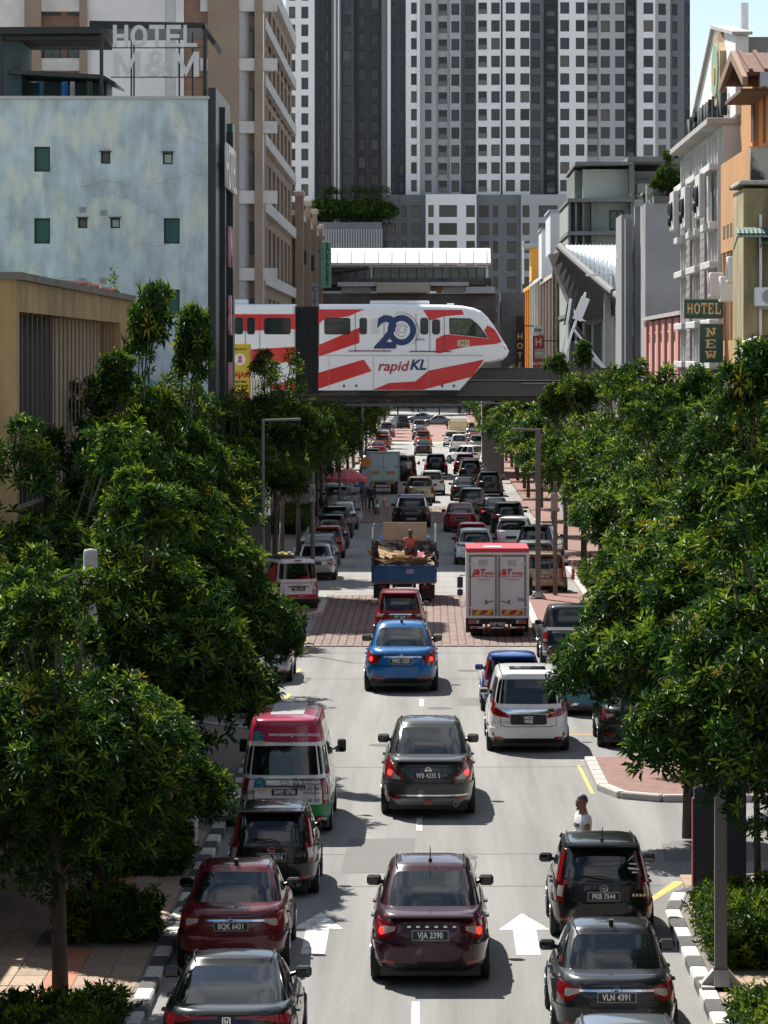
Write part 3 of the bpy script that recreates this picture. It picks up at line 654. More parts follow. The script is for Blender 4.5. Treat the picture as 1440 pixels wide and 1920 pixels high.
# backpackers sign
t = thing('hostel_sign', 'tall green vertical sign reading BACKPACKERS', 'sign')
D2 = 288.; a, b = gx(601, D2), gx(621, D2)
MB().cbox(a, b, D2, D2 + .25, gz(540, D2), gz(453, D2), .03).build('panel', mat('sign_green', (.13, .36, .24), .5), t)
for k, ch in enumerate('BACKPACKERS'): text(ch, .42, BLACK, t, (a + .52, D2 - .01, gz(459 + k * 7.2, D2)), off=.012)
for k, ch in enumerate('FREE'): text(ch, .26, BLACK, t, (a + .17, D2 - .01, gz(458 + k * 9, D2)))
MB().tube((gx(592, D2), D2 + .12, gz(470, D2)), (a, D2 + .12, gz(470, D2)), .05).build('bracket', DARKM, t)
t = thing('vertical_sign', 'small grey vertical sign reading CIT over the train', 'sign')
MB().cbox(gx(584, 270), gx(596, 270), 270, 270.3, gz(612, 270), gz(532, 270), .03).build('panel', mat('sign_greyblue', (.28, .29, .31), .6), t)
for k, ch in enumerate('CITY'): text(ch, .5, mat('sign_navy', (.03, .04, .12), .5), t, (gx(590, 270), 269.98, gz(542 + k * 13, 270)), off=.01)
for k, (px, y0, y1) in enumerate(((570, 470, 496), (585, 478, 508))):
    tag(MB().cbox(gx(px - 6, 255 + k * 20), gx(px + 5, 255 + k * 20), 255 + k * 20, 255.3 + k * 20, gz(y1, 255 + k * 20), gz(y0, 255 + k * 20), .04).build('box_sign', BLACK), ('larger blank black box sign jutting from the tan wing', 'smaller blank black box sign further along the tan wing')[k], 'sign', 'black box signs on the tan wing')
# pawn shop sign and the white corrugated panel beside it
D3 = 159.
t = thing('pawn_sign', 'yellow pawn shop box sign reading PAJAK', 'sign')
SY = mat('sign_yellow', (.60, .43, .03), .5, var=.06)
x0, x1 = gx(432, D3), gx(468, D3)
MB().cbox(x0 - .25, x1, D3, D3 + 1.2, gz(753, D3), gz(644, D3), .03).build('box', SY, t)
MB().box(x0 + .02, x1 - .03, D3 - .02, D3 - .003, gz(752, D3), gz(736, D3)).build('red_band', mat('sign_maroon', (.25, .02, .05), .5), t)
em = MB(); cxx, cz_ = gx(450, D3), gz(674, D3); em.prism([(cxx + .25 * math.cos(i * .349), cz_ + .25 * math.sin(i * .349)) for i in range(18)], 'y', D3 - .03, D3 - .002); em.build('emblem', SIGNW, t)
em = MB()
for k in range(4): em.box(cxx - .12 + .01 * k, cxx + .12 - .01 * k, D3 - .04, D3 - .031, cz_ - .14 + k * .08, cz_ - .10 + k * .08)
em.box(cxx - .02, cxx + .02, D3 - .045, D3 - .041, cz_ - .15, cz_ + .17); em.build('emblem_mark', mat('sign_red', (.45, .02, .02), .5), t)
text('PAJAK', .34, mat('sign_red'), t, ((x0 + x1) / 2, D3 - .012, gz(703, D3)), off=.012, sx=.82)
text('PAJAK GADAI', .13, BLACK, t, ((x0 + x1) / 2, D3 - .012, gz(655, D3)), sx=.7); text('PAJAK EMAS', .13, BLACK, t, ((x0 + x1) / 2, D3 - .012, gz(716, D3)), off=.004, sx=.8); text('PAWN SHOP', .15, BLACK, t, ((x0 + x1) / 2, D3 - .012, gz(724, D3)), off=.004, sx=.8)
text('TEL 03', .1, SIGNW, t, ((x0 + x1) / 2, D3 - .025, gz(744, D3)))
m = MB(); m.box(gx(424, D3), gx(470, D3), D3 + .6, D3 + 1, 0, gz(756, D3)); m.build('support', DARKM, t)
t = thing('corrugated_screen', 'white corrugated screen with coiled wire on top beside the pawn sign', 'screen')
for k in range(7):
    a = gx(469 + k * 5.5, 163); MB().prism([(a, 163), (a + .06, 162.9), (a + .11, 163), (a + .11, 163.15), (a, 163.15)], 'z', 2.5, gz(706, 163)).build('panel', WHITE, t)
MB().path([(gx(470 + k * 3, 163), 163.05 + .15 * math.cos(k * 1.6), gz(700 - 9 * abs(math.sin(k * .9)), 163)) for k in range(13)], .018, 4).build('wire', DARKM, t)
MB().box(gx(470, 163), gx(507, 163), 163.2, 163.4, 0, gz(712, 163)).build('frame', DARKM, t)

# ================================================================== the street behind the viewpoint: it shades the near pavement and shows in the car paint
SHW = [mat('shop_cream', (.50, .45, .36), .9, var=.12), mat('shop_grey', (.36, .37, .38), .9, var=.12), mat('shop_rose', (.46, .33, .28), .9, var=.12), mat('shop_green', (.32, .38, .33), .9, var=.12)]
def back_shop(x, N, y0, y1, h, m_, label):
    t = thing('shophouse', label, 'building', group='shophouses beside and behind the viewpoint'); s = 1 if x > 0 else -1; L = y1 - y0
    hs = [(1 + k * 4.5, z, 2.6, 1.9) for k in range(int((L - 2) / 4.5)) for z in (.3, 3.6, 6.8) if z + 2 < h]
    m = MB(); O = (x, y1 if x > 0 else y0, 0); wallgrid(m, O, N, L, h, hs, .3); m.box(min(x + s * .31, x + s * 11), max(x + s * .31, x + s * 11), y0, y1, 0, h); m.build('wall', m_, t)
    for q in hs: window(t, O, N, *q, rec=.2)
    MB().box(min(x - s * .15, x + s * 11), max(x - s * .15, x + s * 11), y0, y1, h + .003, h + .3).build('parapet', CONC, t)
for k in range(6):
    back_shop(-8.7, (1, 0, 0), -110 + k * 31, -110 + k * 31 + 30.6, (12, 11, 12, 9, 6.5, 5.2)[k], SHW[k % 4], 'shophouse outside the frame on the left side, ' + ('sixth', 'fifth', 'fourth', 'third', 'second', 'closest')[k] + ' to the ochre building')
for k in range(5):
    back_shop(9.4, (-1, 0, 0), -110 + k * 35, -110 + k * 35 + 34.6, (13, 12, 14, 11, 11)[k], SHW[(k + 2) % 4], 'shophouse outside the frame on the right side, ' + ('fifth', 'fourth', 'third', 'second', 'closest')[k] + ' to the side road')
t = thing('reflection_block', 'unseen block added across the street behind the viewpoint for car reflections', 'building'); m = MB(); hs = [(1.5 + i * 4, 1 + j * 3.6, 2.8, 2.0) for i in range(12) for j in range(7)]; wallgrid(m, (25, -118, 0), (0, 1, 0), 50, 27, hs, .3); m.box(-25, 25, -130, -118.31, 0, 27); m.build('wall', SHW[1], t)  # unseen block added to be mirrored in the car rears
for q in hs: window(t, (25, -118, 0), (0, 1, 0), *q, rec=.2)

for (x, y) in ((.6, 70.2), (-1.1, 90.5), (1.2, 112), (.3, 100)):
    m = MB(); m.prism([(x + .33 * math.cos(k * math.pi / 12), y + .33 * math.sin(k * math.pi / 12)) for k in range(24)], 'z', -.02, .006); o = m.build('manhole_cover', mat('cast_iron', (.06, .058, .055), .7, .3, var=.3, vs=20)); struct(o)
PTC = mat('asphalt_patch', (.145, .143, .14), .92, var=.25, vs=20, bump=.4, bs=50)
mark('asphalt_patch', [(-1.6, 68.0), (-.3, 68.1), (-.25, 73), (-1.55, 72.8)], PTC, .003); mark('asphalt_patch', [(4.4, 69.5), (9.5, 69.8), (9.5, 74.5), (6.2, 74.6), (4.5, 72)], PTC, .003); mark('asphalt_patch', [(.8, 100.8), (3.2, 100.8), (3.2, 103.2), (.8, 103.1)], PTC, .003)
CRK = mat('road_crack', (.07, .068, .065), .95); cr_ = random.Random(9)
for (x, y) in ((.9, 64), (1.5, 106)):
    p = [(x, y)]
    for k in range(9): p.append((p[-1][0] + cr_.uniform(-.05, .06), p[-1][1] + cr_.uniform(.5, .9)))
    m = MB()
    for k in range(9): (a, b), (c, d) = p[k], p[k + 1]; m.add([(a - .011, b, .0055), (a + .011, b, .0055), (c + .011, d, .0055), (c - .011, d, .0055)], [(0, 1, 2, 3)])
    struct(m.build('road_crack', CRK))
# ================================================================== BUILDINGS, RIGHT SIDE
XR = 9.0
NX = (-1, 0, 0)
# --- white hotel block with ledges, perforated piers and a gable wall
WHB = mat('white_render', (.56, .56, .555), .85, var=.12, vs=.8, var2=(.40, .39, .375), lo=.55, hi=.75); GAB = mat('gable_white', (.74, .74, .735), .8, var=.05); BRP = mat('brown_screen_block', (.24, .19, .17), .85, var=.15, vs=2)
t = thing('white_hotel', 'white hotel block with projecting ledges and brown perforated piers', 'building')
Y0, Y1 = 114.0, 131.3
LZ = [1.2, 4.0, 6.5, 9.1, 10.4, 12.2, 13.4, 15.2, 16.45]
bays = [(.7, 3.3), (5.6, 3.9), (11.9, 4.6)]   # along U from near end? U = +Z x N = towards the camera, so measured from the far end
holes = []
for (a, w) in ((.3, 3.6), (6.3, 3.9), (13.0, 3.6)):
    for i in range(len(LZ) - 1): holes.append((a, LZ[i] + .18, w, LZ[i + 1] - LZ[i] - .3))
m = MB(); wallgrid(m, (XR, Y1, 0), NX, Y1 - Y0, 16.5, holes, .35)
m.add([(XR, Y0, 0), (XR + 8, Y0, 0), (XR + 8, Y0, 16.5), (XR, Y0, 16.5)], [(0, 1, 2, 3)]); m.add([(XR, Y1, 0), (XR, Y1, 16.5), (XR + 8, Y1, 16.5), (XR + 8, Y1, 0)], [(0, 3, 2, 1)]); m.build('wall', WHB, t)
for (i, h) in enumerate(holes): window(t, (XR, Y1, 0), NX, *h, rec=.3, nv=4, fm=DARKM if i % 3 else GREYM, gm=GLASS, ft=.07)
for z in LZ[1:-1]:
    for (a, w) in ((.1, 4.0), (6.1, 4.3), (12.8, 4.0)): MB().cbox(XR - .38, XR - .002, Y1 - a - w, Y1 - a, z - .05, z + .17, .02).build('ledge', WHB, t)
for (a, w) in ((.2, .16), (1.5, .14), (2.8, .14), (3.9, .18), (6.2, .18), (7.6, .14), (9, .14), (10.2, .18), (12.9, .18), (14.3, .14), (15.6, .14), (16.7, .2)):
    MB().box(XR - .14, XR - .004, Y1 - a - w, Y1 - a, .5, 16.3).build('fin', WHB, t)
for (a, w) in ((4.3, 1.7), (10.7, 1.9)):
    MB().box(XR - .22, XR - .15, Y1 - a - w, Y1 - a, .5, 14.4).build('screen', BRP, t)
    q = MB()
    for k in range(46):
        for j in range(3): q.box(XR - .235, XR - .222, Y1 - a - w + .22 + j * .52, Y1 - a - w + .42 + j * .52, 1.0 + k * .29, 1.14 + k * .29)
    q.build('screen_opening', WHB, t)['kind'] = 'stuff'
MB().cbox(XR - .5, XR + 2, Y0 - .1, Y1 + .1, 16.503, 16.72, .03).build('roof_slab', CONC, t)
GX = 9.35
MB().prism([(133.7, 16.81), (133.7, 17.1), (122.0, 20.15), (113.6, 19.2), (113.6, 16.81)], 'x', GX, GX + .4).build('gable_wall', GAB, t)
o = MB().prism([(133.9, 17.1), (122, 20.25), (113.4, 19.3), (113.4, 19.2), (122, 20.14), (133.9, 17.0)], 'x', GX - .12, GX + .5).build('gable_trim', CONC, t)
MB().box(GX + .41, GX + 9, 113.6, 114.2, 16.81, 19.15).build('plant_room', mat('brown_grey_wall', (.22, .205, .19), .9, var=.3, vs=.8), t)
MB().tube((10.0, 118, 19), (10.0, 118, 20.6), .12).build('vent_pipe', WHITE, t)
pts = [(118.9 + 1.9 * math.cos(k * math.pi / 8) * (1 if k % 2 else .88), 18.55 + 1.25 * math.sin(k * math.pi / 8) * (1 if k % 2 else .88)) for k in range(16)]
MB().prism(pts, 'x', GX - .2, GX - .003).build('emblem', mat('wood_emblem', (.42, .30, .17), .7, var=.2), t)
MB().prism([(118.9 + 1.3 * math.cos(k * math.pi / 10), 18.55 + .85 * math.sin(k * math.pi / 10)) for k in range(20)], 'x', GX - .24, GX - .205).build('emblem_disc', mat('emblem_green', (.25, .38, .27), .6), t)
MB().prism([(118.9 + .45 * math.cos(k * math.pi / 5), 18.4 + .3 * math.sin(k * math.pi / 5)) for k in range(10)], 'x', GX - .27, GX - .245).build('emblem_heart', mat('emblem_gold', (.5, .33, .1), .5), t)
for k, ch in enumerate('NEWWIN'):
    text(ch, 1.15, mat('black_letter', (.015, .02, .022), .5), t, (GX - .16, 130.6 - k * 2.75, 17.3), (R(90), 0, R(-90)), name='letter', ext=.10, off=.02, sx=2.1)
for (y, z) in ((128.6, 14.3), (122.9, 14.2), (116.4, 14.3)):
    b = MB().cbox(XR - .62, XR - .42, y - 1.0, y + 1.0, z - .55, z + .8, .03).build('box_sign', WHB, t)
    e = MB(); e.ball((XR - .66, y - .35, z + .12), (.08, .30, .36), 10, 7); e.ball((XR - .66, y + .4, z + .22), (.08, .2, .26), 10, 7); e.ball((XR - .66, y + .4, z - .2), (.08, .24, .2), 10, 6); e.build('black_figure', BLACK, b, True)
# --- orange shophouse with fins and a rusty roof
ORA = mat('orange_render', (.54, .26, .095), .85, var=.12, vs=.8, var2=(.45, .24, .10)); ORD = mat('orange_fin', (.60, .29, .09), .8, var=.1)
t = thing('orange_shophouse', 'orange shophouse with tall fins, open windows and a rusty roof', 'building')
Y0, Y1 = 103.5, 113.6
m = MB(); wallgrid(m, (XR + .5, Y1, 15.3), NX, Y1 - Y0, 2.25, [(4.2, .1, 2.1, 2.1), (7.6, .15, 1.0, 1.9)], .3); m.box(XR + .8, XR + 9, Y1 - .02, Y1, 0, 17.5); m.build('upper_wall', ORA, t)
window(t, (XR + .5, Y1, 15.3), NX, 7.6, .15, 1.0, 1.9, rec=.2, fm=GREYM, gm=WGLASS, nv=2)
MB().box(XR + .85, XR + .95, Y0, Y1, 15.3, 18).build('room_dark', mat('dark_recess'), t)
cl = MB(); cl.grid([[(XR + .42 + .05 * math.sin(i), Y1 - 5.5 + i * .12, 15.65 + j * .5) for j in range(4)] for i in range(5)])
tag(cl.build('hanging_shirt', mat('cloth_grey', (.16, .16, .18), .9)), 'grey shirt hanging in the open window of the orange shophouse', 'shirt', 'laundry at the orange shophouse')
MB().box(XR - .1, XR + .49, Y0, Y1 - .03, 12.55, 15.25).build('parapet', ORA, t)
for k in range(7): MB().box(XR - .11, XR - .103, Y0 + .6 + k * 1.3, Y0 + 1.35 + k * 1.3, 12.95, 13.35).build('vent_slot', mat('slot_shadow', (.10, .05, .03), .9), t)
MB().box(XR + .3, XR + .49, Y0, Y1 - .03, 6, 12.5).build('back_wall', ORD, t)
for k in range(8): MB().box(XR - .08, XR + .29, Y0 + .25 + k * 1.32, Y0 + .42 + k * 1.32, 9.9, 12.54).build('fin', ORA if k % 2 else WHB, t)
MB().box(XR - .1, XR + .49, Y0, Y1 - .03, 9.2, 9.9).build('sill_band', ORA, t)
for (y, z) in ((112.3, 11.2), (108.3, 11.0), (105.6, 11.5)):
    a = thing('air_conditioner', 'white outdoor air conditioner on the orange fins, ' + {112.3: 'lower and furthest from the cream building', 108.3: 'middle one', 105.6: 'highest, next to the cream building'}[y], 'air conditioner', (XR - .35, y, z), 0, 'air conditioners on the orange shophouse')
    MB().cbox(-.2, .2, -.4, .4, 0, .75, .03).build('case', WHITE, a); MB().tube((-.22, 0, .37), (-.203, 0, .37), .28, n=14).build('fan_grille', GREYM, a)
RST = mat('rusty_sheet', (.12, .045, .03), .8, .1, var=.5, vs=1.5, var2=(.26, .13, .08), lo=.52, hi=.7)
m = MB(); m.prism([(101.4, 17.05), (105.0, 17.85), (109.0, 17.3), (109.0, 17.4), (105.0, 17.97), (101.3, 17.15)], 'x', XR - .35, XR + 9); m.build('roof', RST, t)
q = MB()
for k in range(14): q.prism([(101.3, 17.16), (105.0, 17.98), (105.0, 18.05), (101.3, 17.24)], 'x', XR - .3 + k * .42, XR - .2 + k * .42)
q.build('roof_rib', RST, t)['kind'] = 'stuff'
MB().box(XR + .0, XR + 9, 101.2, 101.3, 16.75, 17.14).build('fascia', mat('grey_gutter', (.34, .37, .40), .5), t)
m = MB(); m.prism([(101.0, 16.75), (101.0, 17.0), (105, 18.02), (109.2, 17.42), (109.2, 17.15), (105, 17.75)], 'x', XR - .5, XR - .36); m.build('barge_board', mat('brown_board', (.25, .15, .10), .8), t)
MB().box(XR - .35, XR + .48, 103.4, 108.8, 16.75, 16.85).build('soffit', mat('soffit_brown', (.13, .09, .07), .9), t)
PLG = mat('grey_plaster', (.52, .52, .53), .9, var=.12, vs=.8)
MB().box(XR + .7, XR + 9, 103.1, 103.45, 14.1, 16.4).build('end_wall', PLG, t)
MB().box(XR + .7, XR + 9, 103.05, 103.45, 16.403, 16.74).build('rust_panel', mat('rusty_yellow', (.42, .28, .10), .8, var=.3, vs=2), t)
MB().box(XR - .1, XR + .69, 103.1, 103.45, 13.4, 15.2).build('stained_end', mat('stained_plaster', (.42, .40, .36), .9, var=.2, vs=1, var2=(.05, .05, .045), lo=.55, hi=.62), t)
MB().box(XR + .3, XR + 9, 103.2, 103.45, 0, 13.39).build('lower_end', mat('stained_plaster'), t)
# --- cream building in front
CRM = mat('cream_render', (.46, .385, .20), .9, var=.2, vs=.9, var2=(.16, .13, .08), lo=.50, hi=.7, stretch=(1, 1, .4), streak=.3, sscale=(2.5, 2.5, .15))
t = thing('cream_building', 'stained cream shophouse wall with green striped awning', 'building')
m = MB(); m.box(8.4, 9.05, 99.5, 103, 0, 13.9); m.box(9.3, 16, 100.2, 103, 0, 14.0); m.box(9.06, 9.29, 100.6, 103, 0, 13.9); m.build('wall', CRM, t)
MB().tube((8.85, 99.42, 2), (8.85, 99.42, 13.2), .04).build('pipe', WHITE, t); MB().tube((9.17, 100.4, 2), (9.17, 100.4, 13.5), .05).build('pipe', PLG, t)
MB().cbox(8.3, 16, 99.35, 103, 14.003, 14.12, .03).build('coping', mat('stained_plaster'), t)
def awning(loc, w, label, hgt=.55, dep=1.1, c=None, n=14):
    o = thing('awning', label, 'awning', loc, 0, 'awnings on the cream shophouse')
    m = MB(); P = []
    for i in range(n * 2 + 1):
        x = w * i / (n * 2); row = []
        for j in range(6):
            a = R(90 * j / 5); row.append((x, -dep * math.sin(a) - (.04 if i % 2 else 0), hgt * math.cos(a) - (.04 if i % 2 and j == 5 else 0)))
        P.append(row)
    m.grid(P); m.build('canvas', c or mat('green_canvas', (.035, .10, .075), .7, var=.35, vs=4, stretch=(6, 1, 1)), o)
    MB().tube((0, -dep, 0), (w, -dep, 0), .025).build('front_rail', GREYM, o)
    q = MB(); q.path([(0, 0, -.3), (0, -dep, 0)], .02); q.path([(w, 0, -.3), (w, -dep, 0)], .02); q.build('stay', GREYM, o)
awning((gx(1376, 99.4), 99.4, gz(446, 99.4)), 1.6, 'green striped awning high on the cream wall, the longer one', .28, 1.2)
awning((gx(1428, 99.0), 100.0, gz(456, 99.2)), 1.6, 'shorter and lower green awning beside the longer green one', .28, 1.0, n=8)
awning((gx(1414, 99.4), 99.9, gz(648, 99.4)), 1.8, 'burgundy rounded canopy above the green fronted shop sign', .32, .9, mat('burgundy_canvas', (.22, .03, .05), .7), 8)
MB().prism([(gx(1390, 99), gz(648, 99)), (gx(1418, 99), gz(634, 99)), (gx(1418, 99), gz(630, 99)), (gx(1390, 99), gz(642, 99))], 'y', 98.6, 99.8).build('white_canopy', WHITE, t)
a = thing('air_conditioner', 'white air conditioner unit on the cream wall above the burgundy canopy', 'air conditioner', (gx(1430, 99), 99.2, gz(574, 99)), 0)
MB().cbox(-.2, .5, -.3, .25, 0, .5, .03).build('case', WHITE, a); MB().tube((.18, -.32, .25), (.18, -.303, .25), .2, n=14).build('fan_grille', GREYM, a); MB().box(-.1, .45, -.2, .9, -.08, -.01).build('bracket', GREYM, a)
t = thing('shop_sign', 'white shop sign with a green ring emblem behind the leaves', 'sign')
MB().cbox(gx(1395, 98.5), gx(1500, 98.5), 98.5, 98.7, gz(700, 98.5), gz(652, 98.5), .02).build('panel', mat('sign_pale', (.62, .66, .64), .5), t)
e = MB(); cx, cz = gx(1424, 98.5), gz(668, 98.5); e.grid([[(cx + r * math.cos(a), 98.47, cz + .8 * r * math.sin(a)) for r in (.12, .26)] for a in [R(20 + 15 * k) for k in range(22)]]); e.box(cx, cx + .25, 98.46, 98.468, cz - .05, cz + .04); e.build('emblem', mat('emblem_bright_green', (.03, .45, .14), .5), t)
# --- HOTEL / NEW WIN signs
TEAL = mat('sign_teal', (.012, .10, .10), .4, var=.06); GOLD = mat('sign_gold', (.85, .66, .32), .5)
SL = {  # slab serif letters from strokes in a unit box: (x0, z0, x1, z1)
 'H': [(.1, 0, .3, 1), (.7, 0, .9, 1), (.3, .42, .7, .58), (0, 0, .4, .12), (.6, 0, 1, .12), (0, .88, .4, 1), (.6, .88, 1, 1)],
 'T': [(.4, 0, .6, .86), (.02, .86, .98, 1), (.02, .66, .14, .86), (.86, .66, .98, .86), (.26, 0, .74, .12)],
 'E': [(.1, 0, .32, 1), (.32, 0, .92, .13), (.32, .87, .92, 1), (.32, .44, .7, .57), (.8, .13, .92, .32), (.8, .68, .92, .87), (0, 0, .1, .12), (0, .88, .1, 1)],
 'L': [(.1, 0, .32, 1), (.32, 0, .92, .13), (.8, .13, .92, .36), (0, 0, .1, .12), (0, .88, .1, 1), (.32, .88, .42, 1)],
 'I': [(.38, 0, .62, 1), (.2, 0, .8, .13), (.2, .87, .8, 1)]}
def slab_letter(ch, x, z, w, h, y, parent):
    m = MB()
    def bar(p, q, th): m.prism([(x + w * (p[0] - th), z + h * p[1]), (x + w * (p[0] + th), z + h * p[1]), (x + w * (q[0] + th), z + h * q[1]), (x + w * (q[0] - th), z + h * q[1])], 'y', y - .015, y)
    if ch in SL:
        for (a, b, c, d) in SL[ch]: m.box(x + w * a, x + w * c, y - .015, y, z + h * b, z + h * d)
    elif ch == 'O':
        m.grid([[(x + w * (.5 + r * 1.0 * math.cos(k * math.pi / 10)), y - .015, z + h * (.5 + (r if r > .4 else .36) * math.sin(k * math.pi / 10))) for r in (.27, .5)] for k in range(20)], True)
    elif ch == 'N':
        m.box(x + w * .12, x + w * .3, y - .015, y, z, z + h); m.box(x + w * .7, x + w * .88, y - .015, y, z, z + h); bar((.8, 0), (.2, 1), .12)
        for q in ((0, 0, .42, .12), (0, .88, .3, 1), (.6, .88, 1, 1)): m.box(x + w * q[0], x + w * q[2], y - .016, y - .001, z + h * q[1], z + h * q[3])
    elif ch == 'W':
        bar((.27, 0), (.1, 1), .1); bar((.27, 0), (.5, .8), .08); bar((.73, 0), (.5, .8), .08); bar((.73, 0), (.9, 1), .1)
        for a in (0, .4, .78): m.box(x + w * a - w * .06, x + w * (a + .24), y - .016, y - .001, z + h * .88, z + h)
    m.build('letter', GOLD, parent)
D = 112.
def hx(px): return gx(px, D)
def hz(py): return gz(py, D)
t = thing('hotel_sign', 'dark teal sign reading HOTEL in gold letters', 'sign')
MB().cbox(hx(1283), hx(1356), D, D + .22, hz(597), hz(561), .02).build('panel', TEAL, t)
m = MB(); m.box(hx(1282), hx(1357), D - .02, D - .002, hz(562), hz(560)); m.box(hx(1282), hx(1357), D - .02, D - .002, hz(598), hz(596.5)); m.box(hx(1282), hx(1283.5), D - .02, D - .002, hz(596.5), hz(562)); m.box(hx(1355.5), hx(1357), D - .02, D - .002, hz(596.5), hz(562)); m.build('frame', GREYM, t)
for k, ch in enumerate('HOTEL'): slab_letter(ch, hx(1288 + k * 13.2), hz(589), hx(1299.5) - hx(1288), hz(567) - hz(588), D - .003, t)
MB().tube((hx(1350), D + .1, hz(562)), (XR + .3, D + .1, hz(562)), .03).build('bracket', GREYM, t)
for (s, y0, y1, lab) in (('NEW', 607, 680, 'dark teal vertical sign panel mostly covered by leaves, under the HOTEL sign'), ('WIN', 692, 757, 'dark teal vertical sign panel reading WIN in gold letters')):
    t = thing('hotel_sign', lab, 'sign')
    MB().cbox(hx(1312), hx(1356), D, D + .22, hz(y1), hz(y0), .02).build('panel', TEAL, t)
    m = MB(); m.box(hx(1311), hx(1312.5), D - .02, D + .1, hz(y1), hz(y0)); m.box(hx(1312.5), hx(1357), D - .02, D - .002, hz(y0 + 1), hz(y0 - .5)); m.build('frame', GREYM, t)
    for k, ch in enumerate(s): slab_letter(ch, hx(1323), hz(y0 + 24 + k * 21.5), hx(1343) - hx(1323), hz(y0 + 8) - hz(y0 + 24), D - .003, t)
    MB().box(hx(1350), XR + .3, D + .05, D + .15, hz(y1), hz(y1 - 3)).build('bracket', GREYM, t)
tag(MB().cbox(hx(1275), hx(1322), D - 4, D - 3.6, hz(767), hz(754), .03).build('steel_beam', mat('grey_steel', (.20, .21, .23), .5, .3)), 'plain grey steel beam below the WIN sign', 'beam')
# --- low pink building
PNK = mat('pink_render', (.58, .26, .215), .85, var=.1, vs=1.2); PNL = mat('pale_pink', (.66, .40, .36), .85, var=.12, vs=3, stretch=(1, 1, 5))
t = thing('pink_shophouse', 'low pink shophouse with ribbed panels between the white hotel and the grey wall', 'building')
Y0, Y1 = 131.6, 154.8
MB().box(XR + .2, XR + .6, Y0, Y1, 0, 10.9).build('wall', PNK, t)
for k in range(6): MB().box(XR - .05, XR + .19, Y1 - 3.9 * k - 1.5, Y1 - 3.9 * k - .05, 8.2, 10.85).build('pier', PNK, t)
for k in range(6):
    MB().box(XR + .05, XR + .195, Y1 - 3.9 * k - 3.9, Y1 - 3.9 * k - 1.55, 8.2, 10.85).build('ribbed_panel', PNL, t)
    q = MB()
    for j in range(6): q.box(XR + .03, XR + .048, Y1 - 3.9 * k - 3.75 + j * .38, Y1 - 3.9 * k - 3.6 + j * .38, 10.0, 10.35)
    q.build('slit', mat('slit_dark', (.12, .05, .045), .9), t)
MB().box(XR - .15, XR + .6, Y0, Y1, 10.903, 11.05).build('coping', CONC, t); MB().box(XR - .2, XR + .195, Y0, Y1, 8.0, 8.17).build('ledge', mat('stained_concrete'), t)
for k in range(7): MB().box(XR - .15, XR + .05, Y0 + .8 + 3.3 * k, Y0 + 1.7 + 3.3 * k, 4, 7.98).build('post', mat('mustard_post', (.48, .36, .14), .85, var=.35, vs=2) if k % 2 else PNL, t)
# --- grey side wall with roof plants
GWL = mat('grey_side_wall', (.29, .295, .315), .9, var=.16, vs=.6, var2=(.21, .20, .19), lo=.5, hi=.8)
t = thing('grey_block', 'plain grey rendered side wall with plants growing on its top', 'building')
D = 155.2; m = MB(); m.box(gx(1210, D), 14, D, D + 3.6, 0, gz(381, D)); m.build('wall', GWL, t)
MB().box(gx(1226, D), 14, D - .05, D + 3.6, gz(381, D) + .003, gz(368, D)).build('parapet', mat('stained_concrete'), t)
# grey columns with balconies
t = thing('column_block', 'grey office block with two tall vertical fins and white balconies', 'building')
D = 160.
for (a, b, top) in ((1172, 1184.5, 411), (1189.5, 1201, 388)): MB().box(gx(a, D), gx(b, D), D - .4, D + .4, 0, gz(top, D)).build('fin', mat('fin_grey', (.20, .205, .21), .85, var=.15, vs=.8), t)
MB().box(gx(1168, D), gx(1230, D), D + 1.2, D + 6, 0, gz(400, D)).build('mass', mat('block_grey', (.27, .28, .29), .85, var=.1), t)
for z in (470, 546, 630):
    MB().box(gx(1184.8, D), gx(1189.3, D), D - .1, D + 1.1, gz(z + 36, D), gz(z, D)).build('balcony', WHB, t); MB().box(gx(1201.3, D), gx(1210, D), D - .1, D + 1.1, gz(z + 40, D), gz(z + 4, D)).build('balcony', WHB, t)
    MB().box(gx(1201.3, D), gx(1209, D), D + 1.05, D + 1.15, gz(z + 2, D), gz(z - 56, D)).build('window', mat('teal_pane', (.03, .13, .12), .12), t)
MB().box(gx(1201.2, D), gx(1212, D), D - .1, D + 1.1, gz(432, D), gz(396, D)).build('balcony', WHB, t)
# --- grey green complex behind
GG = mat('grey_green_wall', (.38, .43, .42), .85, var=.08, vs=.5); GGD = mat('grey_green_frame', (.17, .19, .19), .85, var=.12)
t = thing('grey_green_block', 'grey green block with flat overhanging roofs above the station canopy', 'building')
D = 205.
def kx(px): return gx(px, D)
def kz(py): return gz(py, D)
MB().box(kx(1066), kx(1290), D + 1.2, D + 14, 0, kz(372)).build('wall', GG, t)
MB().box(kx(1094), kx(1184), D + .8, D + 14, kz(372) + .003, kz(316)).build('upper_wall', mat('pale_green_wall', (.46, .51, .49), .85, var=.06, vs=.5), t)
MB().box(kx(1080), kx(1093.8), D + 2, D + 14, kz(372) + .003, kz(316)).build('upper_side', GGD, t)
MB().box(kx(1184.3), kx(1290), D + 3, D + 14, kz(372) + .003, kz(316)).build('rear_wall', mat('rear_grey', (.24, .26, .27), .85), t)
MB().box(kx(1190), kx(1240), D + 2.6, D + 2.99, kz(400), kz(333)).build('rear_frame', GGD, t); MB().box(kx(1200), kx(1230), D + 2.5, D + 2.59, kz(400), kz(340)).build('rear_bay', mat('pale_green_wall'), t)
for (a, b, y0, y1, o) in ((1078, 1186, 310, 304, -.6), (1176, 1295, 303, 294, -.4), (1064, 1184, 379, 372.2, -.3), (1064, 1178, 441, 434, -.4), (1064, 1178, 595, 588, -.2)): MB().box(kx(a), kx(b), D + o, D + 14.3, kz(y0), kz(y1)).build('ledge', GGD, t)
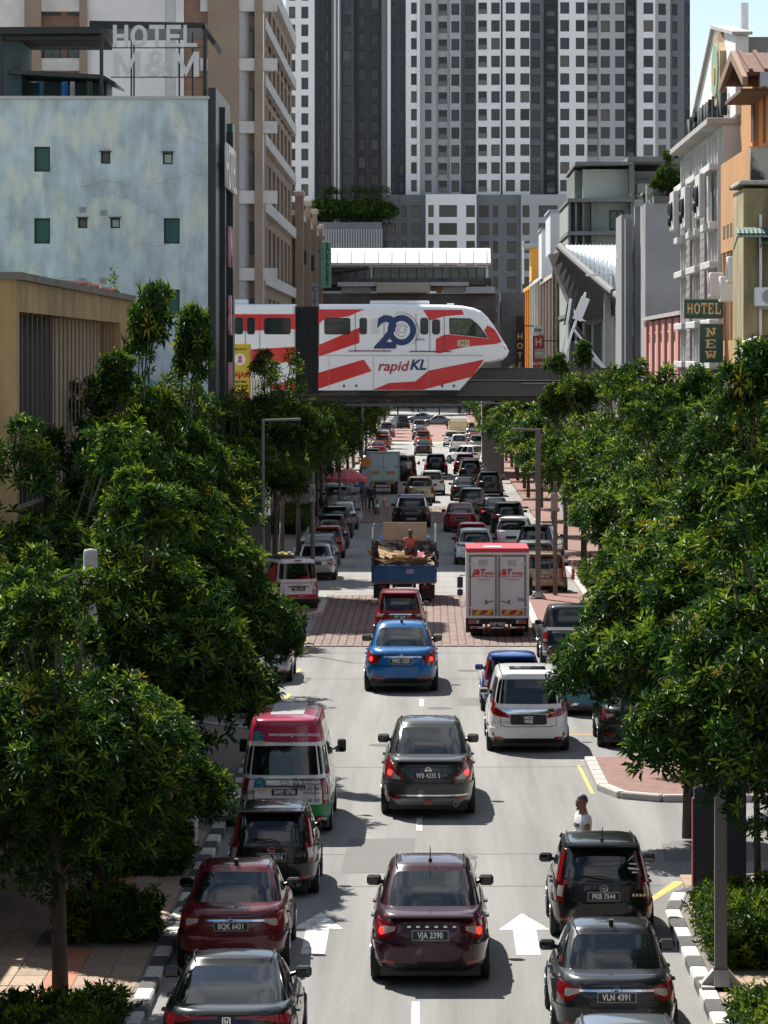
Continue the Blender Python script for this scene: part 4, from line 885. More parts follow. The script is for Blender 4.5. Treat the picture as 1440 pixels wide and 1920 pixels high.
for (a, b) in ((1066, 1070), (1078, 1082), (1092, 1096), (1109, 1113), (1182, 1189)): MB().box(kx(a), kx(b), D + .1, D + 1.15, 0, kz(379.3)).build('column', GGD, t)
MB().box(kx(1179.5), kx(1189), D - .2, D + 2.4, kz(379), kz(303.2)).build('column', GGD, t)
MB().box(kx(1096.5), kx(1108), D + .9, D + 1.19, kz(433.8), kz(379.3)).build('pale_bay', mat('pale_green_wall'), t)
window(t, (kx(1066), D + 1.2, 0), (0, -1, 0), kx(1145) - kx(1066), kz(429), kx(1172) - kx(1145), kz(393) - kz(429), rec=-.09, nv=2, nh=2, gm=mat('teal_pane'))
for (a, b) in ((1070, 1092), (1113, 1130)): MB().box(kx(a), kx(b), D + 1.1, D + 1.19, kz(690), kz(600)).build('dark_bay', mat('deep_grey', (.06, .07, .075), .6), t)
# --- station entrance canopy: curved standing seam roof
t = thing('entrance_canopy', 'curved metal station entrance canopy with dark underside', 'canopy')
SEAM = mat('pale_blue_metal', (.48, .56, .63), .4, .4, var=.08, vs=1)
def cpt(u, v, dz=0):
    px = 1059 + 113 * u
    yb = 455 + 124 * u ** .95; py = 453 + (yb - 453) * (v ** 1.0)
    d = 192 - 12 * (1 - (1 - v) ** 2) * u
    return Vector((gx(px, 186), d, gz(py, 186) + dz + .7 * math.sin(math.pi * min(1, v)) * u))
m = MB(); m.grid([[cpt(i / 16, j / 10) for j in range(11)] for i in range(17)]); m.build('metal_roof', SEAM, t, True)
m = MB()
for i in range(2, 17): m.sweep([cpt(i / 16, j / 8, .03) for j in range(9)], .022, 6)
m.build('seam', mat('seam_metal', (.30, .36, .42), .5, .2), t)
m = MB(); m.sweep([cpt(i / 16, 1, -.05) for i in range(17)], .24, 10); m.build('edge_beam', mat('edge_steel', (.10, .105, .105), .75), t, True)
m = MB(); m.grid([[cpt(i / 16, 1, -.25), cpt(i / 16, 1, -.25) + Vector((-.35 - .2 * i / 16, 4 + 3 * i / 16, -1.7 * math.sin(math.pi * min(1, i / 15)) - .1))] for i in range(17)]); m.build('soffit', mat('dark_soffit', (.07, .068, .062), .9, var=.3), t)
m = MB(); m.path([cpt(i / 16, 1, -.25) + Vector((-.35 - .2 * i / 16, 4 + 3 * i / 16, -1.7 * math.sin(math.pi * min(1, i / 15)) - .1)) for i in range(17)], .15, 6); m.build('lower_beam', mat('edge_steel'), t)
m = MB(); m.box(gx(1094, 186), gx(1172, 186), 183.2, 183.4, gz(520, 186), gz(516, 186)); m.build('flashing', WHITE, t)
for (px, w, yt, dd) in ((1139, 6, 538, 184), (1161, 6, 572, 181), (1148, 3, 548, 187)): MB().box(gx(px - w, dd), gx(px + w, dd), dd, dd + .5, 0, gz(yt, dd)).build('column', mat('column_grey', (.26, .265, .26), .85, var=.2), t)
# scaffold frame, tarp and rusty sheet beside the beam
t = thing('steel_frame', 'white steel pole frame with a tilted lamp panel beside the monorail beam', 'frame')
D = 178.
def P(px, py, dd=178.): return (gx(px, dd), dd, gz(py, dd))
m = MB()
for pts in ([(1064, 900), (1064, 655), (1070, 630), (1098, 548)], [(1078, 640), (1148, 706)], [(1076, 618), (1142, 700)], [(1055, 660), (1070, 560)], [(1064, 713), (1140, 712)], [(1095, 720), (1118, 755)]): m.path([P(*q) for q in pts], .06, 6)
m.build('pole', WHITE, t)
m = MB(); 
for pts in ([(1074, 900), (1074, 640)], [(1082, 614), (1128, 690)], [(1066, 570), (1060, 610)]): m.path([P(*q, 179) for q in pts], .08, 6)
m.build('dark_pole', DARKM, t)
Mx = Matrix.Rotation(R(22), 3, 'Y'); MB().obox(P(1090, 579), (.42, .2, 1.15), Mx).build('lamp_panel', WHITE, t); MB().obox(P(1070, 582, 179), (.28, .2, 1.3), Matrix.Rotation(R(6), 3, 'Y')).build('dark_panel', DARKM, t)
m = MB(); c = Vector(P(1190, 693, 172)); P_ = []
for i in range(13):
    for_ = []
    for j in range(6):
        a = R(360 * i / 12); rr = (0, .32, .46, .49, .46, 0)[j] * (1 + .1 * math.sin(i * 2.3)); for_.append((c.x + rr * math.cos(a), c.y + rr * .7 * math.sin(a), c.z + (.26, .24, .15, -.05, -.26, -.28)[j] + .03 * math.sin(i * 1.7 + j)))
    P_.append(for_)
m.grid(P_); tag(m.build('tarpaulin_bundle', mat('white_tarp', (.85, .86, .87), .6)), 'white tarpaulin bundle at the end of the monorail beam', 'tarpaulin')
m = MB()
for k in range(9): m.prism([(gx(1138, 172) + k * .095, 172), (gx(1138, 172) + k * .095 + .05, 171.95), (gx(1138, 172) + k * .095 + .09, 172), (gx(1138, 172) + k * .095 + .09, 172.06), (gx(1138, 172) + k * .095, 172.06)], 'z', gz(752, 172), gz(707 + (4 - abs(k - 4)) * -1, 172))
tag(m.build('rusty_sheet', mat('orange_rust', (.36, .15, .06), .85, var=.4, vs=2)), 'rusty orange corrugated sheet in front of the monorail beam', 'metal sheet')
# --- colourful shophouses further down the right side
MAR = mat('maroon_paint', (.26, .05, .055), .8, var=.15); 
def shop(y0, y1, top, m_, label, hm=None, nb=3, x=9.2, fl=((2.8, 2.2), (6.4, 2.3), (10, 2.3))):
    t = thing('shophouse', label, 'building', group='shophouses on the far right side')
    hs = []; L = y1 - y0; w = L / nb
    for i in range(nb):
        for (z, h) in fl:
            if z + h < top - .4: hs.append((i * w + w * .2, z, w * .6, h))
    mb = MB(); wallgrid(mb, (x, y1, 0), NX, L, top, hs, .4); mb.box(x + .01, x + 9, y0, y0 + .3, 0, top); mb.box(x + .01, x + 9, y1 - .3, y1 - .01, 0, top); mb.build('wall', m_, t)
    for h in hs: window(t, (x, y1, 0), NX, *h, rec=.3, nv=3, fm=hm or WHITE, gm=WGLASS)
    MB().box(x - .25, x + 9, y0, y1, top + .003, top + .3).build('parapet', hm or WHB, t)
    for i in range(nb + 1): MB().box(x - .22, x - .003, y1 - i * w - (.3 if i < nb else 0), y1 - i * w + (.3 if i else 0), 0, top - .01).build('pilaster', hm or WHB, t)
    return t
WTH = mat('weathered_wall', (.46, .43, .36), .9, var=.3, vs=1, var2=(.10, .085, .07), stretch=(1, 1, .3), lo=.42, hi=.6)
shop(240, 270, 16.6, WTH, 'weathered mossy shophouse nearest the canopy', mat('mossy_trim', (.27, .24, .18), .9, var=.4, vs=2), 4)
shop(270.5, 300, 15.2, MAR, 'maroon and cream striped shophouse behind the my hotel sign', mat('cream_trim', (.66, .58, .48), .8), 4)
shop(300.5, 330, 15.6, mat('yellow_white_paint', (.72, .66, .48), .8), 'pale yellow and white shophouse between maroon and orange ones', WHB, 4)
shop(330.5, 352, 15.5, mat('orange_bright', (.80, .33, .03), .7, var=.05), 'bright orange shophouse far down the street', mat('orange_bright'), 3)
shop(352.5, 430, 15.2, mat('beige_paint', (.62, .55, .40), .8, var=.1), 'long beige shophouse row at the far end', WHB, 9)
t = thing('white_block', 'white rooftop block standing above the weathered shophouse', 'building')
MB().box(gx(1031, 272), 14, 271, 282, 16.95, gz(398, 272)).build('wall', mat('blue_white_wall', (.66, .71, .76), .85), t); MB().box(gx(1028, 272), 14.2, 270.8, 282.2, gz(398, 272) + .003, gz(394, 272)).build('coping', mat('violet_coping', (.45, .42, .60), .7), t)
t = thing('white_annex', 'lower white rooftop block with a green edge, next along the street', 'building')
MB().box(gx(1015, 292), 14, 291, 299, 15.55, gz(432, 292)).build('wall', mat('blue_white_wall'), t); MB().box(gx(1013, 292), 14.1, 290.8, 299, gz(432, 292) + .003, gz(428, 292)).build('coping', mat('green_edge', (.12, .35, .25), .7), t)
t = thing('orange_loft', 'small orange rooftop room with washing poles far down the street', 'building')
MB().box(gx(996, 322), 13, 321, 328, 15.95, gz(465, 322)).build('wall', mat('orange_loft_paint', (.75, .36, .06), .8), t); MB().box(gx(982, 322), 13.2, 320.6, 328, gz(465, 322) + .003, gz(457, 322)).build('roof', CONC, t); MB().tube((gx(981, 321), 321, 15.7), (gx(981, 321), 321, gz(452, 321)), .08).build('pole', WHITE, t)
# vertical HOTEL sign, my hotel sign
t = thing('vertical_hotel_sign', 'narrow black vertical sign with gold letters spelling HOTEL', 'sign')
D = 300.; MB().cbox(gx(968, D), gx(982, D), D, D + .3, gz(720, D), gz(592, D), .03).build('panel', mat('sign_brown_black', (.03, .022, .02), .5), t)
for k, ch in enumerate('HOTEL'): text(ch, .62, GOLD, t, (gx(975, D), D - .01, gz(631 + k * 18, D)), off=.012)
MB().box(gx(982, D), XR + .5, D + .1, D + .2, gz(612, D), gz(610, D)).build('bracket', DARKM, t)
tag(MB().cbox(gx(956, 310), gx(967, 310), 310, 310.3, gz(720, 310), gz(622, 310), .03).build('blank_sign', mat('sign_rose', (.55, .42, .38), .6, var=.2)), 'pale rose blank sign beside the black HOTEL sign', 'sign')
t = thing('my_hotel_sign', 'round white sign reading my above a red hotel panel', 'sign')
D = 262.; c = (gx(1009, D), gz(618, D)); m = MB(); m.prism([(c[0] + .36 * math.cos(k * math.pi / 12), c[1] + .36 * math.sin(k * math.pi / 12)) for k in range(24)], 'y', D, D + .3); m.build('disc', SIGNW, t)
text('my', .42, mat('sign_navy'), t, (c[0], D - .01, c[1] - .02), off=.012)
x0, x1 = gx(999, D), gx(1020, D); MB().box(x0, x1, D + .02, D + .28, gz(700, D), gz(629, D)).build('red_panel', mat('sign_red_panel', (.42, .06, .07), .6), t)
m = MB(); m.box(x0 + .2, x0 + .27, D - .005, D + .018, gz(648, D), gz(634, D)); m.box(x1 - .27, x1 - .2, D - .005, D + .018, gz(648, D), gz(634, D)); m.box(x0 + .27, x1 - .27, D - .005, D + .018, gz(642, D), gz(639.5, D))
m.build('window_emblem', SIGNW, t)
MB().box(x0 + .14, x1 + .02, D - .03, D + .01, gz(672, D), gz(654, D)).build('card', mat('card_grey', (.42, .44, .46), .6), t); text('HOTEL', .2, SIGNW, t, ((x0 + x1) / 2 + .05, D - .035, gz(663, D)), off=.006); text('HOTEL', .25, SIGNW, t, ((x0 + x1) / 2, D + .015, gz(682, D)), off=.006)
MB().box(x1, XR + .3, D + .1, D + .2, gz(640, D), gz(638, D)).build('bracket', DARKM, t)
# ================================================================== MONORAIL BEAM AND TRAIN
TD0 = 175.0; sB = 40.0
def mx_(px): return (px - VX) / sB
def mz_(py): return CH - (py - VY) / sB
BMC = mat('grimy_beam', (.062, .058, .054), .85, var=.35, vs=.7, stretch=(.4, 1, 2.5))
t = thing('monorail_beam', 'dark grimy concrete monorail guide beam spanning the street', 'beam')
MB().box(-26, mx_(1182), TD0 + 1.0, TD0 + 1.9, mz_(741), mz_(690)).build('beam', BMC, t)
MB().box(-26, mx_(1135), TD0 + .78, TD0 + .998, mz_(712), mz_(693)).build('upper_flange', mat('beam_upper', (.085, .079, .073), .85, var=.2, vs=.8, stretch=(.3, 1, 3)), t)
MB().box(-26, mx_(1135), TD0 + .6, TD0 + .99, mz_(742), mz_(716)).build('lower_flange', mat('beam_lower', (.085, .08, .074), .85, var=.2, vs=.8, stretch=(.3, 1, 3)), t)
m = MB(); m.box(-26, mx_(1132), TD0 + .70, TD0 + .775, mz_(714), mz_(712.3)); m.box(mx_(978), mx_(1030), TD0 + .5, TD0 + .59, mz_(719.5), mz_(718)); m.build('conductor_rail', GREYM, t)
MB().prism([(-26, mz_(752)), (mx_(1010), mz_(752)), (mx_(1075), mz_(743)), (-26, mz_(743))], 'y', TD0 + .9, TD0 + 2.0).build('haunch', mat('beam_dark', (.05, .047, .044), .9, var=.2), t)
for px in (1182, 1202): MB().box(mx_(px - 9), mx_(px + 9), TD0 + .7, TD0 + 2.2, 0, mz_(706)).build('pier', CONC, t)
MB().box(-12.5, -11.2, TD0 + .7, TD0 + 2.2, 0, mz_(742) - .4).build('pier', CONC, t)
TW = mat('train_white', (.88, .89, .90), .3, 0, .5, .5, var=.03); TR = mat('train_red', (.62, .018, .02), .35, 0, .5, .4, var=.05); TNV = mat('train_navy', (.02, .045, .15), .4)
tr = thing('monorail_train', 'white and red monorail train with a 20 emblem crossing above the street', 'train')
YF = TD0
def outline_body(name, pts, ins, m_, depth=3.0, smooth=False):
    """pts: outline (photo px), ins: how much each point is rounded towards the flanks"""
    P2 = [(mx_(a), mz_(b)) for a, b in pts]; n = len(P2); nn = []
    for i in range(n):
        a, b, c = Vector(P2[i - 1]), Vector(P2[i]), Vector(P2[(i + 1) % n])
        t1, t2 = (b - a).normalized(), (c - b).normalized(); tt = (t1 + t2).normalized(); nn.append(Vector((-tt.y, tt.x)))
    area = sum(P2[i][0] * P2[(i + 1) % n][1] - P2[(i + 1) % n][0] * P2[i][1] for i in range(n)); sg = 1 if area > 0 else -1
    lay = [(0, 1), (.03, .62), (.1, .32), (.22, .1), (.4, 0), (depth - .4, 0), (depth - .22, .1), (depth - .1, .32), (depth - .03, .62), (depth, 1)]
    P = [[(p[0] + q.x * k * ins[i] * sg, YF + y, p[1] + q.y * k * ins[i] * sg) for (y, k) in lay] for i, (p, q) in enumerate(zip(P2, nn))]
    mb = MB(); mb.grid(P, True); L = len(lay); mb.f.append(tuple(i * L for i in range(n))); mb.f.append(tuple(i * L + L - 1 for i in range(n))[::-1])
    return mb.build(name, m_, tr, smooth)
R_ = .38
nose = [(597, 732), (862, 732), (884, 708), (908, 681), (925, 679), (942, 676), (951, 668), (955, 659), (950, 648), (940, 632), (926, 610), (915, 595), (902, 583), (888, 577), (868, 573), (830, 571), (700, 570), (597, 570)]
insn = [0, .02, .08, .1, .1, .16, .24, .3, .3, .3, .32, .32, .34, .36, R_, R_, R_, R_]
insn[-1] = R_; outline_body('lead_car', nose, insn, TW)
outline_body('rear_car', [(330, 732), (554, 732), (554, 570), (330, 570)], [0, 0, R_, R_], TW)
bl = MB()
for k in range(9): bl.cbox(mx_(555.2 + k * 4.62), mx_(558.6 + k * 4.62), YF + .2, YF + 2.8, mz_(738), mz_(574), .03)
bl.box(mx_(555), mx_(596.8), YF + .28, YF + 2.7, mz_(737), mz_(576)); bl.build('gangway_bellows', mat('bellows_black', (.02, .021, .024), .8), tr)
def flat(name, pts, m_, dy=.006, parent=None, label=None, th=.0055):
    o = MB().prism([(mx_(a), mz_(b)) for a, b in pts], 'y', YF - dy, YF - dy + th).build(name, m_, parent or tr, label=label); return o
stripes = [[(597, 580), (683, 580), (654, 593), (606, 600), (597, 607)], [(597, 647), (674, 614), (674, 643), (597, 669)], [(597, 699), (682, 674), (697, 696), (597, 729)],
           [(793, 581), (866, 581), (870, 590), (833, 593), (806, 601)], [(817, 636), (832, 628), (842, 627), (916, 635), (908, 619), (914, 610), (928, 618), (941, 641), (930, 645), (875, 650), (843, 657), (827, 662), (817, 662)],
           [(698, 731), (730, 718), (779, 715), (803, 695), (908, 674), (886, 706), (793, 731)],
           [(330, 589), (554, 589), (554, 617), (330, 626)], [(330, 655), (469, 655), (554, 650), (554, 676), (521, 682), (330, 678)], [(480, 731), (509, 723), (554, 709), (554, 731)]]
for s_ in stripes: flat('red_stripe', s_, TR)
TGL = mat('train_window', (.018, .028, .03), .05, spec=.6, var=.5, vs=1)
def rr(a, b, c, d, r=3): return [(a + r, d), (c - r, d), (c, d - r), (c, b + r), (c - r, b), (a + r, b), (a, b + r), (a, d - r)]
for (a, b, c, d) in ((608, 596, 657, 627), (674, 596, 688, 627), (788, 596, 803, 627), (810, 599, 825, 627), (495, 596, 545, 627), (440, 595, 456, 627), (463, 595, 478, 627), (415, 595, 426, 627), (370, 596, 405, 627)):
    fr = flat('window', rr(a, b, c, d), BLACK, .016); flat('pane', rr(a + 1.5, b + 1.5, c - 1.5, d - 1.5), TGL, .020, fr, th=.003)
    if c - a > 30: flat('transom', [(a + 2, b + 10), (c - 2, b + 10), (c - 2, b + 11.3), (a + 2, b + 11.3)], BLACK, .026, fr)
flat('frosted_window', rr(695, 597, 712, 627), mat('frosted_white', (.70, .73, .75), .3), .008)
fr = flat('cab_window', [(842, 596), (882, 597), (896, 608), (908, 623), (915, 634), (843, 626)], BLACK, .016); flat('pane', [(844, 598), (881, 599), (894, 609), (905, 622), (911, 631), (845, 624)], mat('cab_pane', (.07, .085, .05), .06, var=.7, vs=6), .020, fr, th=.003)
flat('seat_shape', [(876, 627), (886, 605), (892, 606), (893, 628)], BLACK, .024, fr)
for px in (666, 720, 780, 806, 833): flat('door_line', [(px - .5, 660), (px + .5, 660), (px + .5, 588), (px - .5, 588)], DARKM, .012)
for px in (432, 460, 487): flat('door_line', [(px - .5, 660), (px + .5, 660), (px + .5, 588), (px - .5, 588)], DARKM, .012)
for px in (617, 700, 803): flat('panel_line', [(px - .3, 729), (px + .3, 729), (px + .3, 668), (px - .3, 668)], GREYM, .012)
flat('skirt_line', [(597, 667), (905, 667), (905, 666), (597, 666)], GREYM, .012); flat('skirt_line', [(330, 653), (470, 653), (470, 652), (330, 652)], GREYM, .012)
flat('step_plate', [(654, 659), (733, 659), (733, 657), (654, 657)], mat('maroon_step', (.20, .03, .06), .5), .05); flat('step_plate', [(768, 660), (846, 660), (846, 658), (768, 658)], mat('maroon_step'), .05)
text('2', 2.1, TNV, tr, (mx_(722), YF - .016, mz_(626)), off=.06, sx=1.0, shear=.12, name='numeral_two')
def ring(cx, cy, r0, r1, m_, dy, a0=0, a1=360, nm='ring', ry=1.0):
    n = 36; mb = MB(); mb.grid([[(mx_(cx) + r * math.cos(R(a0 + (a1 - a0) * k / n)), YF - dy, mz_(cy) + ry * r * math.sin(R(a0 + (a1 - a0) * k / n))) for r in (r0, r1)] for k in range(n + 1)]); mb.build(nm, m_, tr)
ring(753, 619, .40, .66, TNV, .018, nm='numeral_zero', ry=1.08); ring(753, 619, .01, .395, TW, .017, nm='zero_disc')
for (r, c, a0, a1) in ((.30, mat('ring_pink', (.55, .10, .16), .5), 20, 300), (.21, mat('ring_blue', (.10, .2, .5), .5), -60, 250), (.12, mat('ring_green', (.1, .4, .2), .5), 100, 400)): ring(753, 619, r - .014, r + .014, c, .022, a0, a1)
ring(751, 620, .82, .835, DARKM, .014, -50, 110); ring(748, 622, .93, .942, GREYM, .014, -40, 95)
text('tahun', .2, TNV, tr, (mx_(787), YF - .012, mz_(636)), shear=.2)
text('rapid', .66, mat('logo_red', (.42, .03, .05), .4), tr, (mx_(736), YF - .014, mz_(687)), shear=.25, off=.012, sx=1.05); text('KL', .66, TNV, tr, (mx_(783), YF - .014, mz_(685)), shear=.25, off=.022, sx=1.0)
flat('number_plate', rr(858, 638, 880, 649, 1), mat('plate_cream', (.72, .66, .45), .5), .014); text('2933', .23, BLACK, tr, (mx_(869), YF - .02, mz_(643.5)), off=.004)
for px in (645, 668): flat('vent_hole', rr(px - 2, 721, px + 2, 726, 1), DARKM, .012)
for px in (829, 851): flat('vent_hole', rr(px - 2, 721, px + 2, 726, 1), DARKM, .012)
# windscreen strip and headlight wrap the nose
m = MB(); m.prism([(mx_(a), mz_(b)) for a, b in ((913, 601), (917, 599), (951, 652), (948, 658))], 'y', YF + .28, YF + 2.72); m.build('windscreen', TGL, tr)
m = MB(); m.prism([(mx_(a), mz_(b)) for a, b in ((930, 645), (944, 648), (950, 656), (946, 657), (934, 650))], 'y', YF + .06, YF + .3); m.build('headlight', BLACK, tr)
MB().cbox(mx_(693), mx_(805), YF + .8, YF + 2.2, mz_(570), mz_(563), .04).build('roof_unit', WHITE, tr); MB().cbox(mx_(838), mx_(852), YF + .8, YF + 2.2, mz_(572), mz_(568), .03).build('roof_unit', WHITE, tr); MB().cbox(mx_(420), mx_(462), YF + .8, YF + 2.2, mz_(570), mz_(561), .04).build('roof_unit', WHITE, tr)
for px in (500, 700, 830): MB().box(mx_(px) - .6, mx_(px) + .6, YF + .35, YF + 2.65, mz_(742), mz_(731)).build('bogie', BLACK, tr)
# ================================================================== VEHICLES
class Shell:
    """a body shell: superelliptic plan rings stacked over t in 0..1"""
    def __init__(s, t, y0, y1, b, n, z):
        s.t, s.y0, s.y1, s.b, s.n, s.zf = map(np.array, (t, y0, y1, b)) .__iter__().__next__() if False else np.array(t), np.array(y0, float), np.array(y1, float), np.array(b, float), n, z
        psi = np.linspace(0, math.pi, 1500); x, y, _ = s.P(psi, np.full(1500, .5))
        s.psi = psi; s.arc = np.concatenate([[0], np.cumsum(np.hypot(np.diff(x), np.diff(y)))])
    def P(s, psi, t):
        psi, t = np.asarray(psi, float), np.asarray(t, float)
        tc = np.clip(t, 0, 1); y0, y1, b = np.interp(tc, s.t, s.y0), np.interp(tc, s.t, s.y1), np.interp(tc, s.t, s.b)
        sx, cx = np.sin(psi), np.cos(psi); r = (np.abs(sx) ** s.n + np.abs(cx) ** s.n) ** (-1 / s.n)
        x = b * sx * r; y = (y0 + y1) / 2 - (y1 - y0) / 2 * cx * r
        return x, y, s.zf(t, y)
    def psi_l(s, l): return np.sign(l) * np.interp(np.abs(l), s.arc, s.psi)
    def psi_y(s, y, side):
        yc, a = (np.interp(.5, s.t, s.y0) + np.interp(.5, s.t, s.y1)) / 2, (np.interp(.5, s.t, s.y1) - np.interp(.5, s.t, s.y0)) / 2
        u = np.clip((y - yc) / a, -.999, .999); v = (1 - np.abs(u) ** s.n) ** (1 / s.n)
        return side * np.arctan2(v, -u)
    def t_z(s, psi, z):
        lo, hi = np.zeros_like(z), np.ones_like(z)
        for _ in range(22):
            m = (lo + hi) / 2; zz = s.P(psi, m)[2]; lo = np.where(zz < z, m, lo); hi = np.where(zz < z, hi, m)
        return (lo + hi) / 2
    def patch(s, st, nz=4, off=.006, mode='l', side=1, sub=5, back=.014):
        """a raised panel following the shell; st: (l or y, z0, z1) stations"""
        st = sorted(st); L, A, B = [], [], []
        for i in range(len(st) - 1):
            for k in range(sub):
                q = k / sub; L.append(st[i][0] + (st[i + 1][0] - st[i][0]) * q); A.append(st[i][1] + (st[i + 1][1] - st[i][1]) * q); B.append(st[i][2] + (st[i + 1][2] - st[i][2]) * q)
        L.append(st[-1][0]); A.append(st[-1][1]); B.append(st[-1][2])
        L, A, B = map(np.array, (L, A, B)); psi = s.psi_l(L) if mode == 'l' else (s.psi_y(L, side) if mode == 'y' else L)
        m, k = len(L), nz + 1
        PS = np.repeat(psi[:, None], k, 1); Z = A[:, None] + (B - A)[:, None] * np.linspace(0, 1, k)[None]
        T = s.t_z(PS, Z); e = 1e-3
        p = np.stack(s.P(PS, T), -1); dp = np.stack(s.P(PS + e, T), -1) - np.stack(s.P(PS - e, T), -1); dt = np.stack(s.P(PS, np.minimum(T + e, 1)), -1) - np.stack(s.P(PS, np.maximum(T - e, 0)), -1)
        n = np.cross(dp, dt); n /= np.linalg.norm(n, axis=-1, keepdims=True) + 1e-9
        G = p + n * off; K = p - n * back
        mb = MB(); mb.grid(G.tolist())
        idx = [(i, 0) for i in range(m)] + [(m - 1, j) for j in range(1, k)] + [(i, k - 1) for i in range(m - 2, -1, -1)] + [(0, j) for j in range(k - 2, 0, -1)]
        v = [G[i] for i in idx] + [K[i] for i in idx]; c = len(idx)
        mb.add(v, [(i, (i + 1) % c, c + (i + 1) % c, c + i) for i in range(c)])
        return mb
def merge(*ms):
    o = MB()
    for m in ms: o.add(m.v, m.f)
    return o
def shell_mesh(sh, nt, top, nr=44):
    """rings up the shell, then closed by a crowned cap; top: list of (shrink, rise)"""
    psi = np.linspace(-math.pi, math.pi, nr, endpoint=False); P = []
    for t in np.linspace(0, 1, nt): P.append(np.stack(sh.P(psi, np.full(nr, t)), -1))
    x, y, z = sh.P(psi, np.ones(nr)); yc = (sh.y0[-1] + sh.y1[-1]) / 2
    for (f, rise) in top:
        xx, yy = x * f, yc + (y - yc) * (1 - (1 - f) * .75 if f > .5 else f)
        P.append(np.stack([xx, yy, sh.zf(np.ones(nr), yy) + rise], -1))
    P = np.transpose(np.array(P), (1, 0, 2)); mb = MB(); mb.grid(P.tolist(), True); return mb
SPEC = {
 'sedan': dict(L=4.32, W=1.70, H=1.50, D=[(0, .93), (.35, 1.0), (1.0, .97), (2.9, .93), (3.4, .9), (4.1, .74), (4.32, .66)], g0=.62, g1=3.3, r0=1.42, r1=2.5, wb=.755, wr=.585, zg=.90, n=5, gn=5, tail='wrap', deck=1),
 'fastback': dict(L=4.5, W=1.80, H=1.43, D=[(0, .95), (.3, .98), (1.0, .96), (2.9, .92), (3.5, .88), (4.3, .72), (4.5, .64)], g0=.28, g1=3.4, r0=1.65, r1=2.5, wb=.80, wr=.60, zg=.90, n=5, gn=4.5, tail='cshape', deck=1),
 'hatch': dict(L=3.70, W=1.66, H=1.54, D=[(0, .95), (.5, .97), (2.7, .93), (3.0, .9), (3.5, .76), (3.7, .66)], g0=.07, g1=2.95, r0=.42, r1=2.1, wb=.765, wr=.615, zg=.90, n=5, gn=5.5, tail='vert', spoiler=1),
 'mpv': dict(L=4.20, W=1.70, H=1.62, D=[(0, .98), (.5, 1.0), (3.0, .96), (3.4, .92), (4.0, .78), (4.2, .68)], g0=.06, g1=3.4, r0=.36, r1=2.5, wb=.785, wr=.64, zg=.93, n=5.5, gn=6, tail='vert', spoiler=1),
 'bigmpv': dict(L=4.94, W=1.87, H=1.93, D=[(0, 1.12), (.5, 1.12), (3.6, 1.08), (4.0, 1.02), (4.7, .86), (4.94, .74)], g0=.04, g1=4.1, r0=.26, r1=3.2, wb=.875, wr=.72, zg=1.05, n=6.5, gn=7, tail='slash'),
 'suv': dict(L=4.5, W=1.83, H=1.68, D=[(0, 1.03), (.5, 1.05), (3.1, 1.0), (3.5, .98), (4.3, .84), (4.5, .72)], g0=.10, g1=3.5, r0=.55, r1=2.6, wb=.835, wr=.65, zg=.98, n=5, gn=5, tail='wrap2', spoiler=1, wr_=.35),
 'van': dict(L=4.75, W=1.72, H=1.98, D=[(0, 1.14), (3.6, 1.14), (4.2, 1.10), (4.6, .95), (4.75, .8)], g0=.03, g1=4.55, r0=.13, r1=3.7, wb=.835, wr=.73, zg=1.10, n=8, gn=8, tail='vanlow'),
 'highvan': dict(L=5.0, W=1.80, H=2.30, D=[(0, 1.16), (3.7, 1.16), (4.4, 1.12), (4.8, .95), (5.0, .8)], g0=.03, g1=4.75, r0=.22, r1=3.6, wb=.875, wr=.68, zg=1.12, n=8, gn=7, tail='vanlow', roof=.64),
 'pickup': dict(L=5.2, W=1.86, H=1.78, D=[(0, 1.10), (1.55, 1.10), (1.8, 1.08), (3.9, 1.06), (4.2, 1.04), (5.0, .92), (5.2, .78)], g0=1.62, g1=4.15, r0=1.95, r1=3.3, wb=.82, wr=.65, zg=1.02, n=6.5, gn=5.5, tail='pick', wr_=.38),
}
_sh = {}
def shells(kind):
    if kind in _sh: return _sh[kind]
    c = SPEC[kind]; L, Wd = c['L'], c['W'] / 2; zb = .24 + (.1 if kind in ('pickup',) else 0)
    dy, dz = zip(*c['D'])
    def zl(t, y): return zb + np.clip(t, 0, 1) * (np.interp(y, dy, dz) - zb)
    lean = .05 if c.get('deck') else .03
    low = Shell([0, .12, .45, .72, .9, 1], [.10, .03, 0, .015, lean, lean + .05], [L - .12, L - .04, L, L - .03, L - .1, L - .2], [Wd - .07, Wd - .015, Wd, Wd - .01, Wd - .045, Wd - .10], c['n'], zl)
    zt = c['H'] - .075; zg = c['zg']
    def zh(t, y): return zg + np.clip(t, 0, 1) * (zt - zg) + np.zeros_like(y)
    dr = c['r0'] - c['g0']; df = c['g1'] - c['r1']
    gh = Shell([0, .5, .8, 1], [c['g0'], c['g0'] + dr * .44, c['g0'] + dr * .78, c['r0']], [c['g1'], c['g1'] - df * .46, c['g1'] - df * .78, c['r1']], [c['wb'], c['wb'] - (c['wb'] - c['wr']) * .42, c['wb'] - (c['wb'] - c['wr']) * .74, c['wr']], c['gn'], zh)
    _sh[kind] = (c, low, gh, zb, zt); return _sh[kind]
wheel_m = {}
